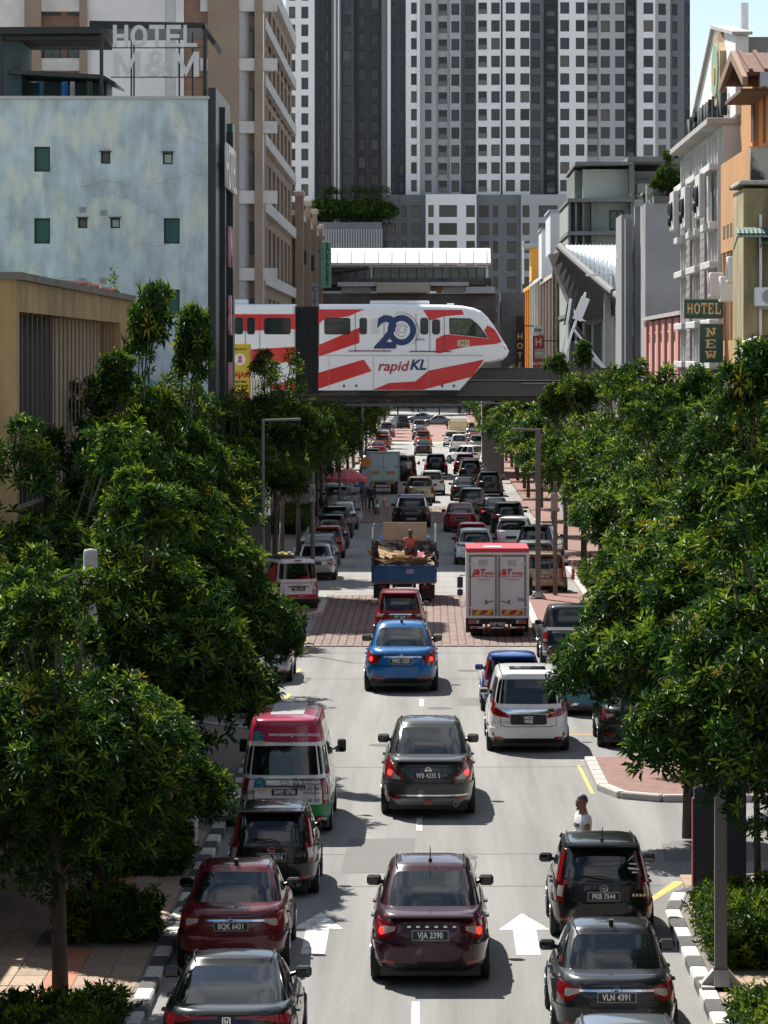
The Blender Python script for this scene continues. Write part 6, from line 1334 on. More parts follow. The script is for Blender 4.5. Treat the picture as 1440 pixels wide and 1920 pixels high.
# ------------------------------------------------------------------ lorries
def tyre_pair(root, y, w=.2, r=.38, x=.72, dual=True):
    for s in (-1, 1):
        wheel(root, r, w, (s * x, y, r), s)
        if dual: wheel(root, r, w, (s * (x - w - .03), y, r), s)
def simple_cab(root, y0, y1, w, z0, z1, pm, roofz=None):
    """forward-control cab with windscreen, side windows and mirrors"""
    m = MB(); P = []
    prof = [(y0, z0), (y0, z1 - .08), (y0 + .08, z1), (y1 - .35, z1), (y1 - .22, z1 - .08), (y1 - .03, z0 + .85), (y1, z0 + .6), (y1, z0)]
    for (sx, k) in ((-1, .94), (-1, 1), (1, 1), (1, .94)): pass
    m.prism(prof, 'x', -w / 2 + .03, w / 2 - .03)
    inner = [(a + (.02 if a < (y0 + y1) / 2 else -.02), b + (.02 if b < (z0 + z1) / 2 else -.03)) for a, b in prof]
    m.prism(inner, 'x', -w / 2, w / 2); m.build('cab', pm, root)
    MB().prism([(y1 - .02, z0 + .9), (y1 + .0, z0 + .9), (y1 - .205, z1 - .1), (y1 - .235, z1 - .1)], 'x', -w / 2 + .1, w / 2 - .1).build('windscreen', GLASS, root)
    for s in (-1, 1):
        MB().prism([(y0 + .25, z0 + .8), (y1 - .25, z0 + .8), (y1 - .4, z1 - .15), (y0 + .25, z1 - .15)], 'x', s * (w / 2 - .01), s * (w / 2 + .008)).build('side_window', GLASS, root)
        m = MB(); m.cbox(s * (w / 2 + .26) - .10, s * (w / 2 + .26) + .10, y1 - .12, y1 - .02, z0 + .75, z0 + 1.13, .02); m.cbox(s * (w / 2 + .26) - .10, s * (w / 2 + .26) + .10, y1 - .12, y1 - .02, z0 + .48, z0 + .70, .02); m.path([(s * (w / 2 - .02), y1 - .07, z0 + 1.2), (s * (w / 2 + .26), y1 - .07, z0 + 1.18), (s * (w / 2 + .26), y1 - .07, z0 + .45)], .018); m.build('wing_mirror', BLACK, root)
def chassis(root, w, y0, y1, z=.62):
    m = MB(); m.box(-.45, -.33, y0, y1, z - .16, z); m.box(.33, .45, y0, y1, z - .16, z)
    for k in range(5): m.box(-.32, .32, y0 + .05 + k * (y1 - y0 - .2) / 4, y0 + .15 + k * (y1 - y0 - .2) / 4, z - .14, z - .03)
    m.build('chassis', BLACK, root)
# courier box lorry
t = thing('box_lorry', 'white courier box lorry with red roof and two rear doors', 'lorry', (2.32, 125.0, 0), 0, 'vehicles in the moving lane')
BW, Z0, Z1, BL = 1.04, .72, 2.86, 3.6
PAN = mat('box_panel_white', (.70, .71, .72), .45, var=.05, vs=2)
m = MB(); m.box(-BW, BW, .06, BL, Z0, Z1); m.build('cargo_box', PAN, t)
m = MB(); m.prism([(.0, Z1 + .002), (.10, Z1 + .14), (BL, Z1 + .14), (BL, Z1 + .002)], 'x', -BW - .01, BW + .01); m.build('roof', CR, t)
MB().box(-.45, .15, .9, 1.6, Z1 + .143, Z1 + .15).build('roof_mark', PAN, t)
FRM = mat('frame_white', (.74, .75, .75), .4)
m = MB(); m.cbox(-BW - .02, -BW + .07, -.02, .1, Z0 - .05, Z1, .01); m.cbox(BW - .07, BW + .02, -.02, .1, Z0 - .05, Z1, .01); m.cbox(-BW + .07, BW - .07, -.02, .1, Z1 - .07, Z1, .01); m.cbox(-BW + .07, BW - .07, -.02, .1, Z0 - .06, Z0 + .02, .01); m.build('rear_frame', FRM, t)
for s in (-1, 1):
    x0, x1 = (-.95, -.02) if s < 0 else (.02, .95)
    d = MB().box(x0, x1, .01, .055, Z0 + .04, Z1 - .09).build('rear_door', PAN, t)
    e = MB(); e.box(x0 + .015, x0 + .05, .0, .0095, Z0 + .05, Z1 - .1); e.box(x1 - .05, x1 - .015, .0, .0095, Z0 + .05, Z1 - .1); e.box(x0 + .05, x1 - .05, .0, .0095, Z1 - .13, Z1 - .1); e.build('door_seal', mat('brown_seal', (.12, .05, .04), .7), d)
    cx = (x0 + x1) / 2; xr = x1 - .10 if s < 0 else x0 + .10
    q = MB(); q.tube((xr, -.02, Z0), (xr, -.02, Z1 - .05), .016, n=8)
    for zz in (Z0 + .3, Z0 + .95, Z1 - .3): q.cbox(xr - .04, xr + .04, -.035, .0, zz, zz + .06, .008)
    q.build('lock_rod', FRM, d)
    q = MB(); xh = xr + s * .22; q.path([(xr, -.03, Z0 + .52), (xh, -.03, Z0 + .48), (xh + s * .06, -.03, Z0 + .56), (xh + s * .06, -.03, Z0 + .42), (xh, -.03, Z0 + .48)], .012, 6); q.build('door_handle', DARKM, d)
    q = MB(); xe = -BW if s < 0 else BW
    for zz in (Z0 + .28, Z1 - .4): q.cbox(min(xe - s * .26, xe + s * .03), max(xe - s * .26, xe + s * .03), -.03, .0, zz, zz + .035, .008)
    q.build('hinge', FRM, d)
    q = MB()
    for k in range(4): q.box(cx - .16, cx + .16, -.004, .009, Z1 - .26 - k * .055, Z1 - .245 - k * .055)
    q.build('air_slot', GREYM, d)
    text('J&T', .27, CR, d, (cx - .16 - .08 * (s > 0), -.002, Z1 - .66), off=.012, shear=.25); text('EXPRESS', .105, CR, d, (cx + .22 - .04 * (s > 0), -.002, Z1 - .70), off=.003, sx=.9)
    text('Hotline: 1 300 80 9000', .075, CR, d, (cx, -.002, Z1 - .80), sx=.95); text('www.jtexpress.my', .06, CR, d, (cx, -.002, Z1 - .90))
    ch = MB().box(cx - .36, cx + .36, -.006, .009, Z0 + .06, Z0 + .22).build('chevron_board', mat('chevron_red', (.45, .03, .02), .5), d)
    q = MB()
    for k in range(2): a = cx - .30 + k * .36; q.prism([(a, Z0 + .065), (a + .14, Z0 + .065), (a + .28, Z0 + .215), (a + .14, Z0 + .215)], 'y', -.012, -.0065)
    q.build('chevron_stripe', mat('chevron_yellow', (.75, .47, .02), .5), ch)
    q = MB(); q.box(s * .80 - .17, s * .80 + .17, .0, .06, .48, .62); lt = q.build('tail_light', REDL, t); MB().box(s * .66 - .04, s * .66 + .04, -.005, -.001, .49, .61).build('reversing_lens', CLEARL, lt)
    MB().box(s * .80 - .26, s * .80 + .26, .7, .72, .14, .62).build('mud_flap', BLACK, t)
MB().box(.66, .88, -.006, .009, Z0 + .50, Z0 + .64).build('speed_sticker', mat('lilac_sticker'), t); text('80 90', .07, mat('sign_navy'), t, (.77, -.01, Z0 + .57))
m = MB(); m.box(-BW + .05, BW - .05, .06, .5, .46, .66); m.box(-.42, -.34, .0, .08, .34, .62); m.box(.34, .42, .0, .08, .34, .62); m.build('under_frame', BLACK, t)
bb = MB(); bb.cbox(-.9, .9, -.04, .06, .32, .385, .01); bo = bb.build('rear_bumper', FRM, t); q = MB()
for a in (-.88, -.45, .2, .62): q.box(a, a + .24, -.046, -.041, .325, .38)
q.build('red_reflector', CR, bo)
number_plate(t, 'VQP 9423', -.03, .47, .52, .2, frame=False, sz=.15)
tyre_pair(t, 1.0, .19, .36, .80); tyre_pair(t, BL + .75, .2, .36, .80, False); chassis(t, 2, .5, BL + 1.4)
simple_cab(t, BL + .15, BL + 1.6, 1.9, .62, 2.2, P_['white']); m = MB(); m.prism([(BL + .1, 2.22), (BL + .1, 3.02), (BL + .5, 2.95), (BL + 1.2, 2.22)], 'x', -.72, .72); m.build('wind_deflector', CR, t)
# blue scrap lorry
t = thing('scrap_lorry', 'blue open lorry loaded with flattened cardboard, slatted sides', 'lorry', (-.92, 142.0, 0), 0, LANE)
SBLU = mat('worn_blue', (.03, .115, .26), .6, var=.3, vs=3, var2=(.08, .07, .07), lo=.6, hi=.8); BWd, ZB, BLn = 1.2, .88, 4.4
MB().box(-BWd, BWd, .05, BLn, ZB - .1, ZB).build('bed_floor', mat('weathered_wood'), t)
tg = MB(); tg.cbox(-BWd, BWd, 0, .05, ZB - .02, ZB + .62, .01); tg = tg.build('tailgate', SBLU, t); q = MB()
for xx in (-BWd + .05, -.02, BWd - .1): q.box(xx, xx + .06, -.03, -.002, ZB, ZB + .6)
q.box(-BWd, BWd, -.03, -.002, ZB + .54, ZB + .60); q.box(-BWd, BWd, -.031, -.003, ZB - .02, ZB + .05); q.build('tailgate_frame', SBLU, tg)
MB().box(.08, .36, -.035, -.031, ZB + .30, ZB + .46).build('plate_sticker', mat('lilac_sticker'), tg); text('80 70', .1, mat('sign_navy'), tg, (.22, -.038, ZB + .38))
for s in (-1, 1):
    sd_ = MB()
    for k in range(6): sd_.box(s * BWd - .02, s * BWd + .02, .06, BLn, ZB + .04 + k * .2, ZB + .17 + k * .2)
    for k, mm in enumerate(range(6)):
        z0 = ZB + .04 + k * .2; MB().box(s * BWd - .018, s * BWd + .018, .06, BLn, z0, z0 + .14).build('side_board', (mat('brown_board_wood', (.26, .17, .09), .8, var=.3) if s < 0 else (mat('dark_blue_board', (.03, .04, .06), .7) if k % 2 else mat('pale_board', (.45, .46, .47), .7, var=.2))), t)
    q = MB()
    for k in range(7): yy = .08 + k * .68; q.box(s * BWd - .045, s * BWd + .045, yy, yy + .06, ZB - .05, ZB + 1.3)
    q.path([(s * BWd, .1, ZB + 1.45), (s * BWd, 1.3, ZB + 1.95), (s * BWd, BLn, ZB + 2.0)], .04); q.path([(s * BWd, .1, ZB + 1.3), (s * BWd, .1, ZB + 1.45)], .03)
    q.path([(s * BWd, 1.3, ZB + 1.3), (s * BWd, 1.3, ZB + 1.95)], .03); q.path([(s * BWd, 2.6, ZB + 1.3), (s * BWd, 2.6, ZB + 1.95)], .03); q.path([(s * BWd, .06, ZB + 1.28), (s * BWd, BLn, ZB + 1.28)], .03)
    q.build('side_frame', mat('frame_dark_blue', (.02, .03, .05), .6), t)
MB().box(-BWd, BWd, BLn, BLn + .05, ZB, ZB + 1.35).build('headboard', mat('mottled_headboard', (.05, .05, .055), .7, var=.5, vs=12, var2=(.35, .35, .36), lo=.5, hi=.6), t); MB().box(-.86, .86, BLn - .03, BLn + .06, ZB + 1.353, ZB + 2.05).build('plywood_board', mat('plywood', (.44, .37, .27), .8, var=.15, vs=2, var2=(.14, .11, .09), lo=.58, hi=.72), t)
tyre_pair(t, 1.0, .22, .42, .92); tyre_pair(t, BLn + 1.0, .22, .42, .92, False); chassis(t, 2, .2, BLn + 1.6, .78); simple_cab(t, BLn + .2, BLn + 1.8, 1.95, .6, 2.35, mat('paint_bright_blue'))
for s in (-1, 1): MB().box(s * .8 - .15, s * .8 + .15, -.02, .04, .62, .74).build('tail_light', REDL, t); MB().box(s * .92 - .25, s * .92 + .25, .45, .47, .2, .74).build('mud_flap', BLACK, t)
CB1 = [mat('cardboard', (.48, .33, .18), .9, var=.15, vs=4), mat('cardboard_pale', (.60, .46, .29), .9, var=.15, vs=4), mat('cardboard_brown', (.35, .23, .12), .9, var=.2, vs=4)]
RC = mat('printed_red_card', (.45, .04, .07), .7); PC = mat('white_card', (.7, .68, .64), .8); 
rr_ = random.Random(3)
for k in range(46):
    x, y, z = rr_.uniform(-.85, .85), rr_.uniform(.35, 3.9), ZB + .28 + .55 * math.exp(-((k % 9) / 9.)) * rr_.random() + .018 * k * .5
    z = min(z, ZB + .95 - .25 * abs(x)); sx, sy = rr_.uniform(.45, .95), rr_.uniform(.35, .8)
    Mx = Matrix.Rotation(rr_.uniform(0, 3.1), 3, 'Z') @ Matrix.Rotation(rr_.uniform(-.55, .55), 3, 'X') @ Matrix.Rotation(rr_.uniform(-.4, .4), 3, 'Y')
    b = MB(); b.obox((0, 0, 0), (sx, sy, .012), Mx); b.obox(Mx @ Vector((sx / 2 + .09, 0, .03)), (.2, sy * .96, .01), Mx @ Matrix.Rotation(-.35, 3, 'Y'))
    mm = RC if k == 40 else (PC if k in (37, 30, 44) else CB1[k % 3])
    tag(b.build('cardboard_sheet', mm, None, loc=(x - .92, y + 142.0, z)), {40: 'red printed cardboard sheet in the scrap heap', 37: 'white card among the flattened boxes', 30: 'white card among the flattened boxes', 44: 'white card among the flattened boxes'}.get(k, 'flattened brown cardboard heaped in the blue lorry bed'), 'cardboard', 'cardboard in the lorry bed')
base = MB().box(-1.05, 1.05, .3, 4.1, ZB + .005, ZB + .3); tag(base.build('cardboard_bale', CB1[2], None, loc=(-.92, 142.0, 0)), 'packed layer of cardboard lining the bed under the loose sheets', 'cardboard', 'cardboard in the lorry bed')
# mural lorry far left
t = thing('box_lorry', 'pale blue box lorry with mural painted doors parked far on the left', 'lorry', (-3.1, 256, 0), 0, KL)
BW, Z0, Z1, BL = 1.12, .95, 2.85, 4.2
PB = mat('mural_blue', (.42, .55, .60), .5, var=.15, vs=1.5, var2=(.10, .20, .26), lo=.56, hi=.62)
MB().box(-BW, BW, .06, BL, Z0, Z1).build('cargo_box', mat('pale_blue_box', (.38, .48, .52), .5), t); m = MB(); m.box(-BW - .03, -BW + .06, -.02, .1, Z0 - .05, Z1 + .05); m.box(BW - .06, BW + .03, -.02, .1, Z0 - .05, Z1 + .05); m.box(-BW + .06, BW - .06, -.02, .1, Z1 - .02, Z1 + .05); m.box(-BW + .06, BW - .06, -.02, .1, Z0 - .1, Z0); m.build('rear_frame', GREYM, t)
for s in (-1, 1):
    x0, x1 = (-1.04, -.03) if s < 0 else (.03, 1.04); d = MB().box(x0, x1, .0, .055, Z0 + .02, Z1 - .04).build('rear_door', PB, t); MB().box(x0 + .15, x1 - .2, -.006, -.001, Z0 + .42, Z0 + .56).build('orange_band', mat('mural_orange', (.6, .28, .02), .5), d); MB().box(x0 + .15, x1 - .2, -.008, -.003, Z0 + .57, Z0 + .62).build('red_band', CR, d)
    MB().box(s * .8 - .2, s * .8 + .2, .0, .06, .62, .76).build('tail_light', REDL, t)
m = MB(); m.box(-1.05, 1.05, .05, .4, .72, .94); m.box(-1.0, 1.0, -.02, .06, .42, .50); m.build('under_frame', BLACK, t); m = MB(); m.box(-.75, -.6, -.03, .0, .55, .9); m.box(.2, .8, -.03, .0, .74, .82); m.build('yellow_marker', YPAINT, t)
tyre_pair(t, 1.0, .22, .42, .88); tyre_pair(t, BL + 1, .22, .42, .88, False); chassis(t, 2, .4, BL + 1.5, .8); simple_cab(t, BL + .2, BL + 1.8, 2.0, .62, 2.3, P_['white'])
# yellow flat-bed lorry at the far end
t = thing('flatbed_lorry', 'cream yellow open lorry with railed sides near the far junction', 'lorry', (3.5, 428, 0), 0, LANE)
YL = mat('lorry_cream_yellow', (.60, .50, .24), .6); m = MB()
for k in range(6): m.box(-1.15, 1.15, 0, .06, .9 + k * .2, 1.0 + k * .2); m.box(-1.18, -1.12, .05, 4, .9 + k * .2, 1.0 + k * .2); m.box(1.12, 1.18, .05, 4, .9 + k * .2, 1.0 + k * .2)
m.box(-1.15, 1.15, .06, 4, .8, .88); m.build('railed_bed', YL, t); tyre_pair(t, 1, .22, .42, .88); tyre_pair(t, 4.8, .22, .42, .88, False); simple_cab(t, 4.2, 5.7, 2.0, .6, 2.35, P_['white']); chassis(t, 2, .2, 5.5, .78)
# ------------------------------------------------------------------ the other vehicles
def V(kind, pk, X, Y, label, group, yaw=0., sc=(1, 1, 1), near=0, **k):
    o = make_car(kind, {'pickup': 'pickup_truck', 'van': 'van'}.get(kind, 'car') if group == LANE else {'pickup': 'pickup_truck', 'van': 'parked_van'}.get(kind, 'parked_car'), label, {'pickup': 'pickup truck', 'van': 'van'}.get(kind, 'car'), P_[pk], X, Y, R(yaw), sc, near=near, group=group, **k)
    return o
V('pickup', 'black', -.93, 205.5, 'black pickup truck ahead of the blue scrap lorry', LANE, sc=(1.13, 1, 1.0), near=1, plate='WXD 553', spoil='bar')
V('suv', 'gold', -.55, 241, 'champagne gold off-road car ahead of the black pickup', LANE, sc=(1.08, 1, 1), near=1, plate='WRA 71', tail='arrow')
V('suv', 'white', .22, 254, 'white off-road car with dark roof partly hidden by the gold one', LANE, near=1, plate='', tail='wrap2')
V('suv', 'black', .6, 298, 'black off-road car alone between the white and far saloon', LANE, near=1, plate='', sc=(1.03, 1, 1), lit=True)
V('sedan', 'black', -.5, 357, 'small black saloon on the bright stretch before the red surfacing', LANE, near=0, plate='')
V('suv', 'orange', -.55, 393, 'bronze off-road car with lit lamps on the red surfacing', LANE, near=0, lit=True)
V('sedan', 'dgrey', -1.0, 424, 'dark saloon directly ahead of the bronze off-road car', LANE)
V('suv', 'silver', -1.1, 462, 'silver grey car last in the lane before the junction', LANE)
V('sedan', 'grey', 3.4, 512, 'grey saloon crossing the far junction side-on', LANE, yaw=90)
V('sedan', 'bgrey', 1.0, 535, 'pale blue car crossing behind the grey one at the junction', LANE, yaw=80)
V('suv', 'black', -3.1, 492, 'black boxy car waiting at the far left of the junction', LANE, yaw=20)
V('pickup', 'white', 3.05, 364, 'white pickup truck in the right lane far ahead', LANE, plate='', sc=(1.02, 1, 1.05))
V('suv', 'white', 2.5, 392, 'white off-road car tucked behind the white pickup', LANE)
V('suv', 'red', 2.95, 299, 'red off-road car nearest below the white pickup', LANE)
V('hatch', 'red', 3.25, 291, 'dark red hatchback roof showing ahead of a black car', LANE)
V('suv', 'black', 3.2, 281, 'black car just ahead of the dark saloon in the right lane', LANE)
V('sedan', 'ngrey', 2.35, 244, 'near-black saloon with wing mirrors out, right lane', LANE, sc=(1.05, 1, 1.02))
V('mpv', 'grey', 2.62, 222, 'grey people carrier with red lamps at the second brick crossing', LANE, plate='BNA 1', near=1, tail='wrap2')
V('sedan', 'red', 1.74, 200.5, 'wine red saloon ahead of the bright red hatchback', LANE, near=1, plate='', sc=(1.06, 1, 1.03), tail='bar', ant='rod')
V('hatch', 'bred', 2.1, 177, 'bright red hatchback hidden behind the white crossover', LANE, near=1, plate='')
V('suv', 'white', 2.12, 168.8, 'white crossover with full-width red lamp strip above the courier lorry', LANE, near=1, plate='', tail='bar', badge='oval', sc=(1, .95, .97))
# right kerb
V('pickup', 'ngrey', 4.35, 112.8, 'black pickup truck parked in the right bay behind the leaves', KR, near=2, plate='', sc=(1, 1, 1))
V('suv', 'teal', 4.35, 97.6, 'teal blue off-road car with silver bumper half covered by leaves', KR, near=1, plate='', tail='vert', sc=(.97, .95, 1), bump=CHROME)
V('sedan', 'black', 4.95, 89.5, 'black saloon mostly covered by leaves right of the white people carrier', KR, near=1, plate='', sc=(1, .9, 1))
V('mpv', 'gold', 4.62, 147.6, 'champagne people carrier behind the two grey poles', KR, near=1, plate='BPM 6167', badge='rings', sc=(1.05, 1, 1.02))
V('mpv', 'silver', 4.55, 157.5, 'silver people carrier just beyond the champagne one', KR, near=1, plate='', sc=(1.02, 1, 1))
V('suv', 'white', 4.0, 180, 'white off-road car with tall red lamps beside the bright red hatchback', KR, near=1, plate='', tail='arrow', yaw=-6)
V('suv', 'black', 4.8, 171, 'black car parked at a slant between the white and silver ones', KR, near=1, plate='', yaw=-10)
V('suv', 'black', 4.3, 198.5, 'black off-road car with bright rear window under the right trees', KR, near=1, plate='')
V('sedan', 'black', 3.75, 209, 'black saloon with one lit lamp beside the wine red saloon', KR, near=1, plate='', lit=True)
V('suv', 'black', 4.15, 252, 'black hatch-backed car with red lamps below the far lamp post', KR)
V('suv', 'white', 4.8, 328, 'white car turned into the right bay with its wheel showing', KR, yaw=38)
V('sedan', 'white', 4.9, 305, 'white saloon close to the blue shirted person', KR)
V('suv', 'silver', 4.9, 371, 'silver car with sun glinting on its rear, far right bay', KR)
V('sedan', 'red', 4.8, 392, 'red saloon parked beyond the glinting silver car', KR); V('sedan', 'grey', 4.8, 414, 'grey saloon parked beyond the red one', KR); V('suv', 'black', 4.8, 440, 'black car furthest along the right bay', KR)
# left kerb
V('sedan', 'beige', -5.0, 98.4, 'beige saloon beneath the low branches, nearest of the left bay', KL, near=1, plate='', sc=(.98, .95, .95))
V('sedan', 'silver', -4.8, 107.5, 'silver saloon half hidden by leaves just before the brick crossing', KL, near=1, plate='', tail='tri')
V('mpv', 'bgrey', -5.8, 126, 'blue grey car behind the motorcycle', KL, near=1, plate='')
V('sedan', 'silver', -4.75, 157, 'silver saloon beyond the courier van', KL, near=1, plate='', sc=(1, .95, 1))
tx_ = V('sedan', 'yel', -6.0, 149, 'yellow taxi with white roof stripes behind the courier van', KL, near=1, plate='', sc=(1, .9, 1.02)); tx_['category'] = 'taxi'
for k in range(4): MB().box(-.52 + k * .28, -.40 + k * .28, 1.5, 2.45, 1.497, 1.508).build('roof_stripe', P_['white'], tx_)
V('sedan', 'grey', -4.85, 166, 'mid grey saloon with red lamps third beyond the courier van', KL, near=1, plate='')
V('hatch', 'orange', -4.75, 174, 'orange red hatchback in the left bay', KL, near=1, plate='')
V('suv', 'ngrey', -4.85, 183, 'dark grey off-road car with tall red lamp in the left bay', KL, near=1, plate='', tail='vert')
V('suv', 'black', -4.85, 193.5, 'black off-road car next beyond the dark grey one', KL)
V('sedan', 'silver', -4.7, 203, 'silver saloon close to the kerb end and pedestrians', KL)
V('suv', 'bgrey', -5.4, 224, 'blue grey car at the end of the left bay under the red umbrella', KL)
V('sedan', 'beige', -6.0, 238, 'car with bright headlamps facing the road behind the red umbrella', KL, yaw=180)
V('van', 'black', -1.75, 284, 'black van standing with its tailgate open beside the mural lorry', LANE, sc=(1, 1, .95))
tg_ = MB(); tg_.obox((0, -.55, 2.02), (1.5, 1.15, .07), Matrix.Rotation(R(4), 3, 'X')); vv = [o for o in COL.objects if o.get('label', '').startswith('black van standing')][0]; tg_.build('open_tailgate', P_['black'], vv)
V('sedan', 'silver', -4.7, 300, 'silver green saloon beyond the mural lorry', KL); V('suv', 'dgrey', -4.8, 316, 'dark car beyond the silver green saloon', KL); V('sedan', 'red', -4.8, 352, 'red saloon in the far left bay', KL); V('hatch', 'orange', -4.7, 380, 'orange hatchback near the red cone', KL); V('sedan', 'white', -4.9, 405, 'white saloon far in the left bay', KL); V('suv', 'grey', -4.9, 440, 'grey car last in the left bay before the junction', KL)
# ------------------------------------------------------------------ motorcycles
def motorcycle(loc, rz, label, col):
    t = thing('motorcycle', label, 'motorcycle', loc, rz, 'motorcycles')
    for y in (0, 1.25):
        m = MB(); m.lathe([(.235, -.04), (.27, -.045), (.295, -.02), (.295, .02), (.27, .045), (.235, .04)], 20); m.v = [(z, y + x, .295 + yy) for x, yy, z in m.v]; o = m.build('wheel', RUBBER, t, True)
        q = MB(); 
        for k in range(6): a = k * math.pi / 3; q.tube((0, y, .295), (0, y + .235 * math.cos(a), .295 + .235 * math.sin(a)), .012, n=5)
        q.lathe([(.225, -.015), (.24, -.015), (.24, .015), (.225, .015)], 20, (0, 0, 0)); n0 = len(q.v) - 80; q.v[n0:] = [(z, y + x, .295 + yy) for x, yy, z in q.v[n0:]]; q.build('rim', RIM, o)
    m = MB(); m.cbox(-.10, .10, .35, .85, .35, .62, .05); m.build('engine', GREYM, t); m = MB(); m.cbox(-.11, .11, .55, 1.0, .66, .86, .06); m.cbox(-.08, .08, -.18, .3, .66, .76, .03); m.build('body_panel', col, t)
    m = MB(); m.cbox(-.12, .12, -.05, .62, .76, .85, .04); m.build('seat', BLACK, t); m = MB(); m.path([(0, 1.25, .3), (0, 1.02, .98)], .03); m.path([(-.32, .92, 1.04), (0, 1.0, 1.0), (.32, .92, 1.04)], .015); m.path([(-.2, .95, 1.03), (-.26, 1.0, 1.22)], .01); m.path([(.2, .95, 1.03), (.26, 1.0, 1.22)], .01); m.ball((-.26, 1.0, 1.24), (.06, .015, .045), 8, 5); m.ball((.26, 1.0, 1.24), (.06, .015, .045), 8, 5); m.build('handlebar', BLACK, t)
    m = MB(); m.path([(-.09, -.02, .3), (-.10, .35, .5)], .025); m.path([(.09, -.02, .3), (.10, .35, .5)], .025); m.box(-.04, .04, -.32, -.15, .55, .70); m.build('fork', BLACK, t); MB().box(-.06, .06, -.2, -.17, .68, .75).build('tail_light', REDL, t); MB().tube((.14, -.25, .36), (.14, .5, .3), .045, .035).build('exhaust', CHROME, t)
motorcycle((-4.15, 122.6, 0), R(28), 'motorcycle standing at the kerb below the courier van', P_['silver']); motorcycle((-4.75, 121.6, 0), R(24), 'dark motorcycle parked beside the silver one', P_['black'])
# ================================================================== STREET FURNITURE
POLE = mat('lamp_grey', (.16, .16, .158), .6, .2, var=.08, vs=3)
def lamp_post(X, Y, H, arm, label, r=.085, square=False, armh=0.):
    t = thing('street_lamp', label, 'street lamp', (X, Y, .11), 0, 'street lamps')
    m = MB()
    if square: m.cbox(-r, r, -r, r, .0, H, .02)
    else: m.tube((0, 0, 0), (0, 0, H), r, r * .75, 10)
    m.build('pole', POLE, t)
    b = MB(); b.prism([(-.30, 0), (.30, 0), (.30, .08), (.11, .3), (-.11, .3), (-.30, .08)], 'y', -.11, .11); b.prism([(-.30, 0), (.30, 0), (.30, .08), (.11, .3), (-.11, .3), (-.30, .08)], 'x', -.11, .11); b.box(-.30, .30, -.30, .30, 0, .08)
    b.build('base', CONC, t)
    if arm:
        MB().path([(0, 0, H - .05), (arm, 0, H - .02 + armh)], .045, 6).build('arm', POLE, t); MB().cbox(min(arm, arm * 1.35), max(arm, arm * 1.35), -.1, .1, H - .07 + armh, H + .02 + armh, .02).build('lamp_head', POLE, t)
    return t
lamp_post(4.30, 54.9, 5.2, 0, 'near grey lamp post rising from a concrete foot among the right leaves', .09, True)
lamp_post(4.22, 143.5, 6.55, -.75, 'tall square lamp post behind the courier lorry with arm to the road', .10, True)
lamp_post(5.0, 258, 6.15, -1.3, 'far right lamp post with its arm below the monorail beam', .12, True)
lamp_post(-5.35, 121, 7.3, .9, 'left lamp post in the trees with a white arm above the pavement', .06)
lamp_post(-4.3, 243, 6.5, -3.0, 'left lamp post beyond the mural lorry with long arm to the left', .10)
lamp_post(-5.0, 300, 5.8, 1.2, 'thin distant lamp post on the left', .09)
def post_box(X, Y, H, label, box=True):
    t = thing('utility_post', label, 'post', (X, Y, .11), 0, 'grey posts with meter boxes'); MB().tube((0, 0, 0), (0, 0, H), .085, .08, 10).build('pole', POLE, t)
    if box: MB().cbox(-.16, .10, -.14, .12, H - 1.15, H - .45, .02).build('meter_box', GREYM, t)
post_box(4.95, 145.6, 4.45, 'grey post with a meter box, right of the tall square lamp post')
post_box(-4.55, 147, 4.75, 'grey post with a long box among the left trees'); post_box(-5.1, 215, 4.4, 'grey post beside the red umbrella', True)
def concrete_pole(X, Y, H, label):
    t = thing('utility_pole', label, 'pole', (X, Y, .05), 0, 'concrete utility poles'); m = MB(); m.lathe([(.17, 0), (.125, H - .05), (.11, H), (.001, H + .02)], 14); m.build('shaft', mat('pale_concrete', (.42, .42, .40), .9, var=.2, vs=4), t, True)
    m = MB(); m.tube((.05, -.14, H - .85), (.05, -.14, H - .45), .05); m.path([(.1, -.12, H - .4), (.2, -.2, H - .9), (.1, -.14, H - 1.5)], .012, 5); m.build('fitting', DARKM, t)
concrete_pole(-5.97, 66, 5.95, 'nearer pale concrete pole with a bent cable, among the left leaves'); concrete_pole(-6.36, 90, 8.25, 'further pale concrete pole topped with fittings, below the grilled building')
m = MB(); pts = [(-6.08 - .17 * k, 65.9 - .05 * k, 5.6 - .022 * k * k) for k in range(6)]; m.path(pts, .03, 6); tag(m.build('pipe_arm', DARKM), 'bent black pipe arm reaching from the concrete pole', 'pipe')
# thin gantry across the road below the beam
t = thing('overhead_gantry', 'thin grey gantry bar spanning the road under the monorail beam', 'gantry'); MB().box(-7.2, 2.2, 236, 236.14, gz(762, 236), gz(757, 236)).build('bar', POLE, t); MB().tube((-7.1, 236.07, 0), (-7.1, 236.07, gz(757, 236)), .09).build('post', POLE, t); MB().box(-6.5, 2.0, 236.2, 236.26, gz(756, 236), gz(753, 236)).build('cable_tray', DARKM, t)
MB().tube((2.15, 236.07, gz(748, 236)), (2.15, 236.07, gz(764, 236)), .05).build('end_cap', POLE, t)
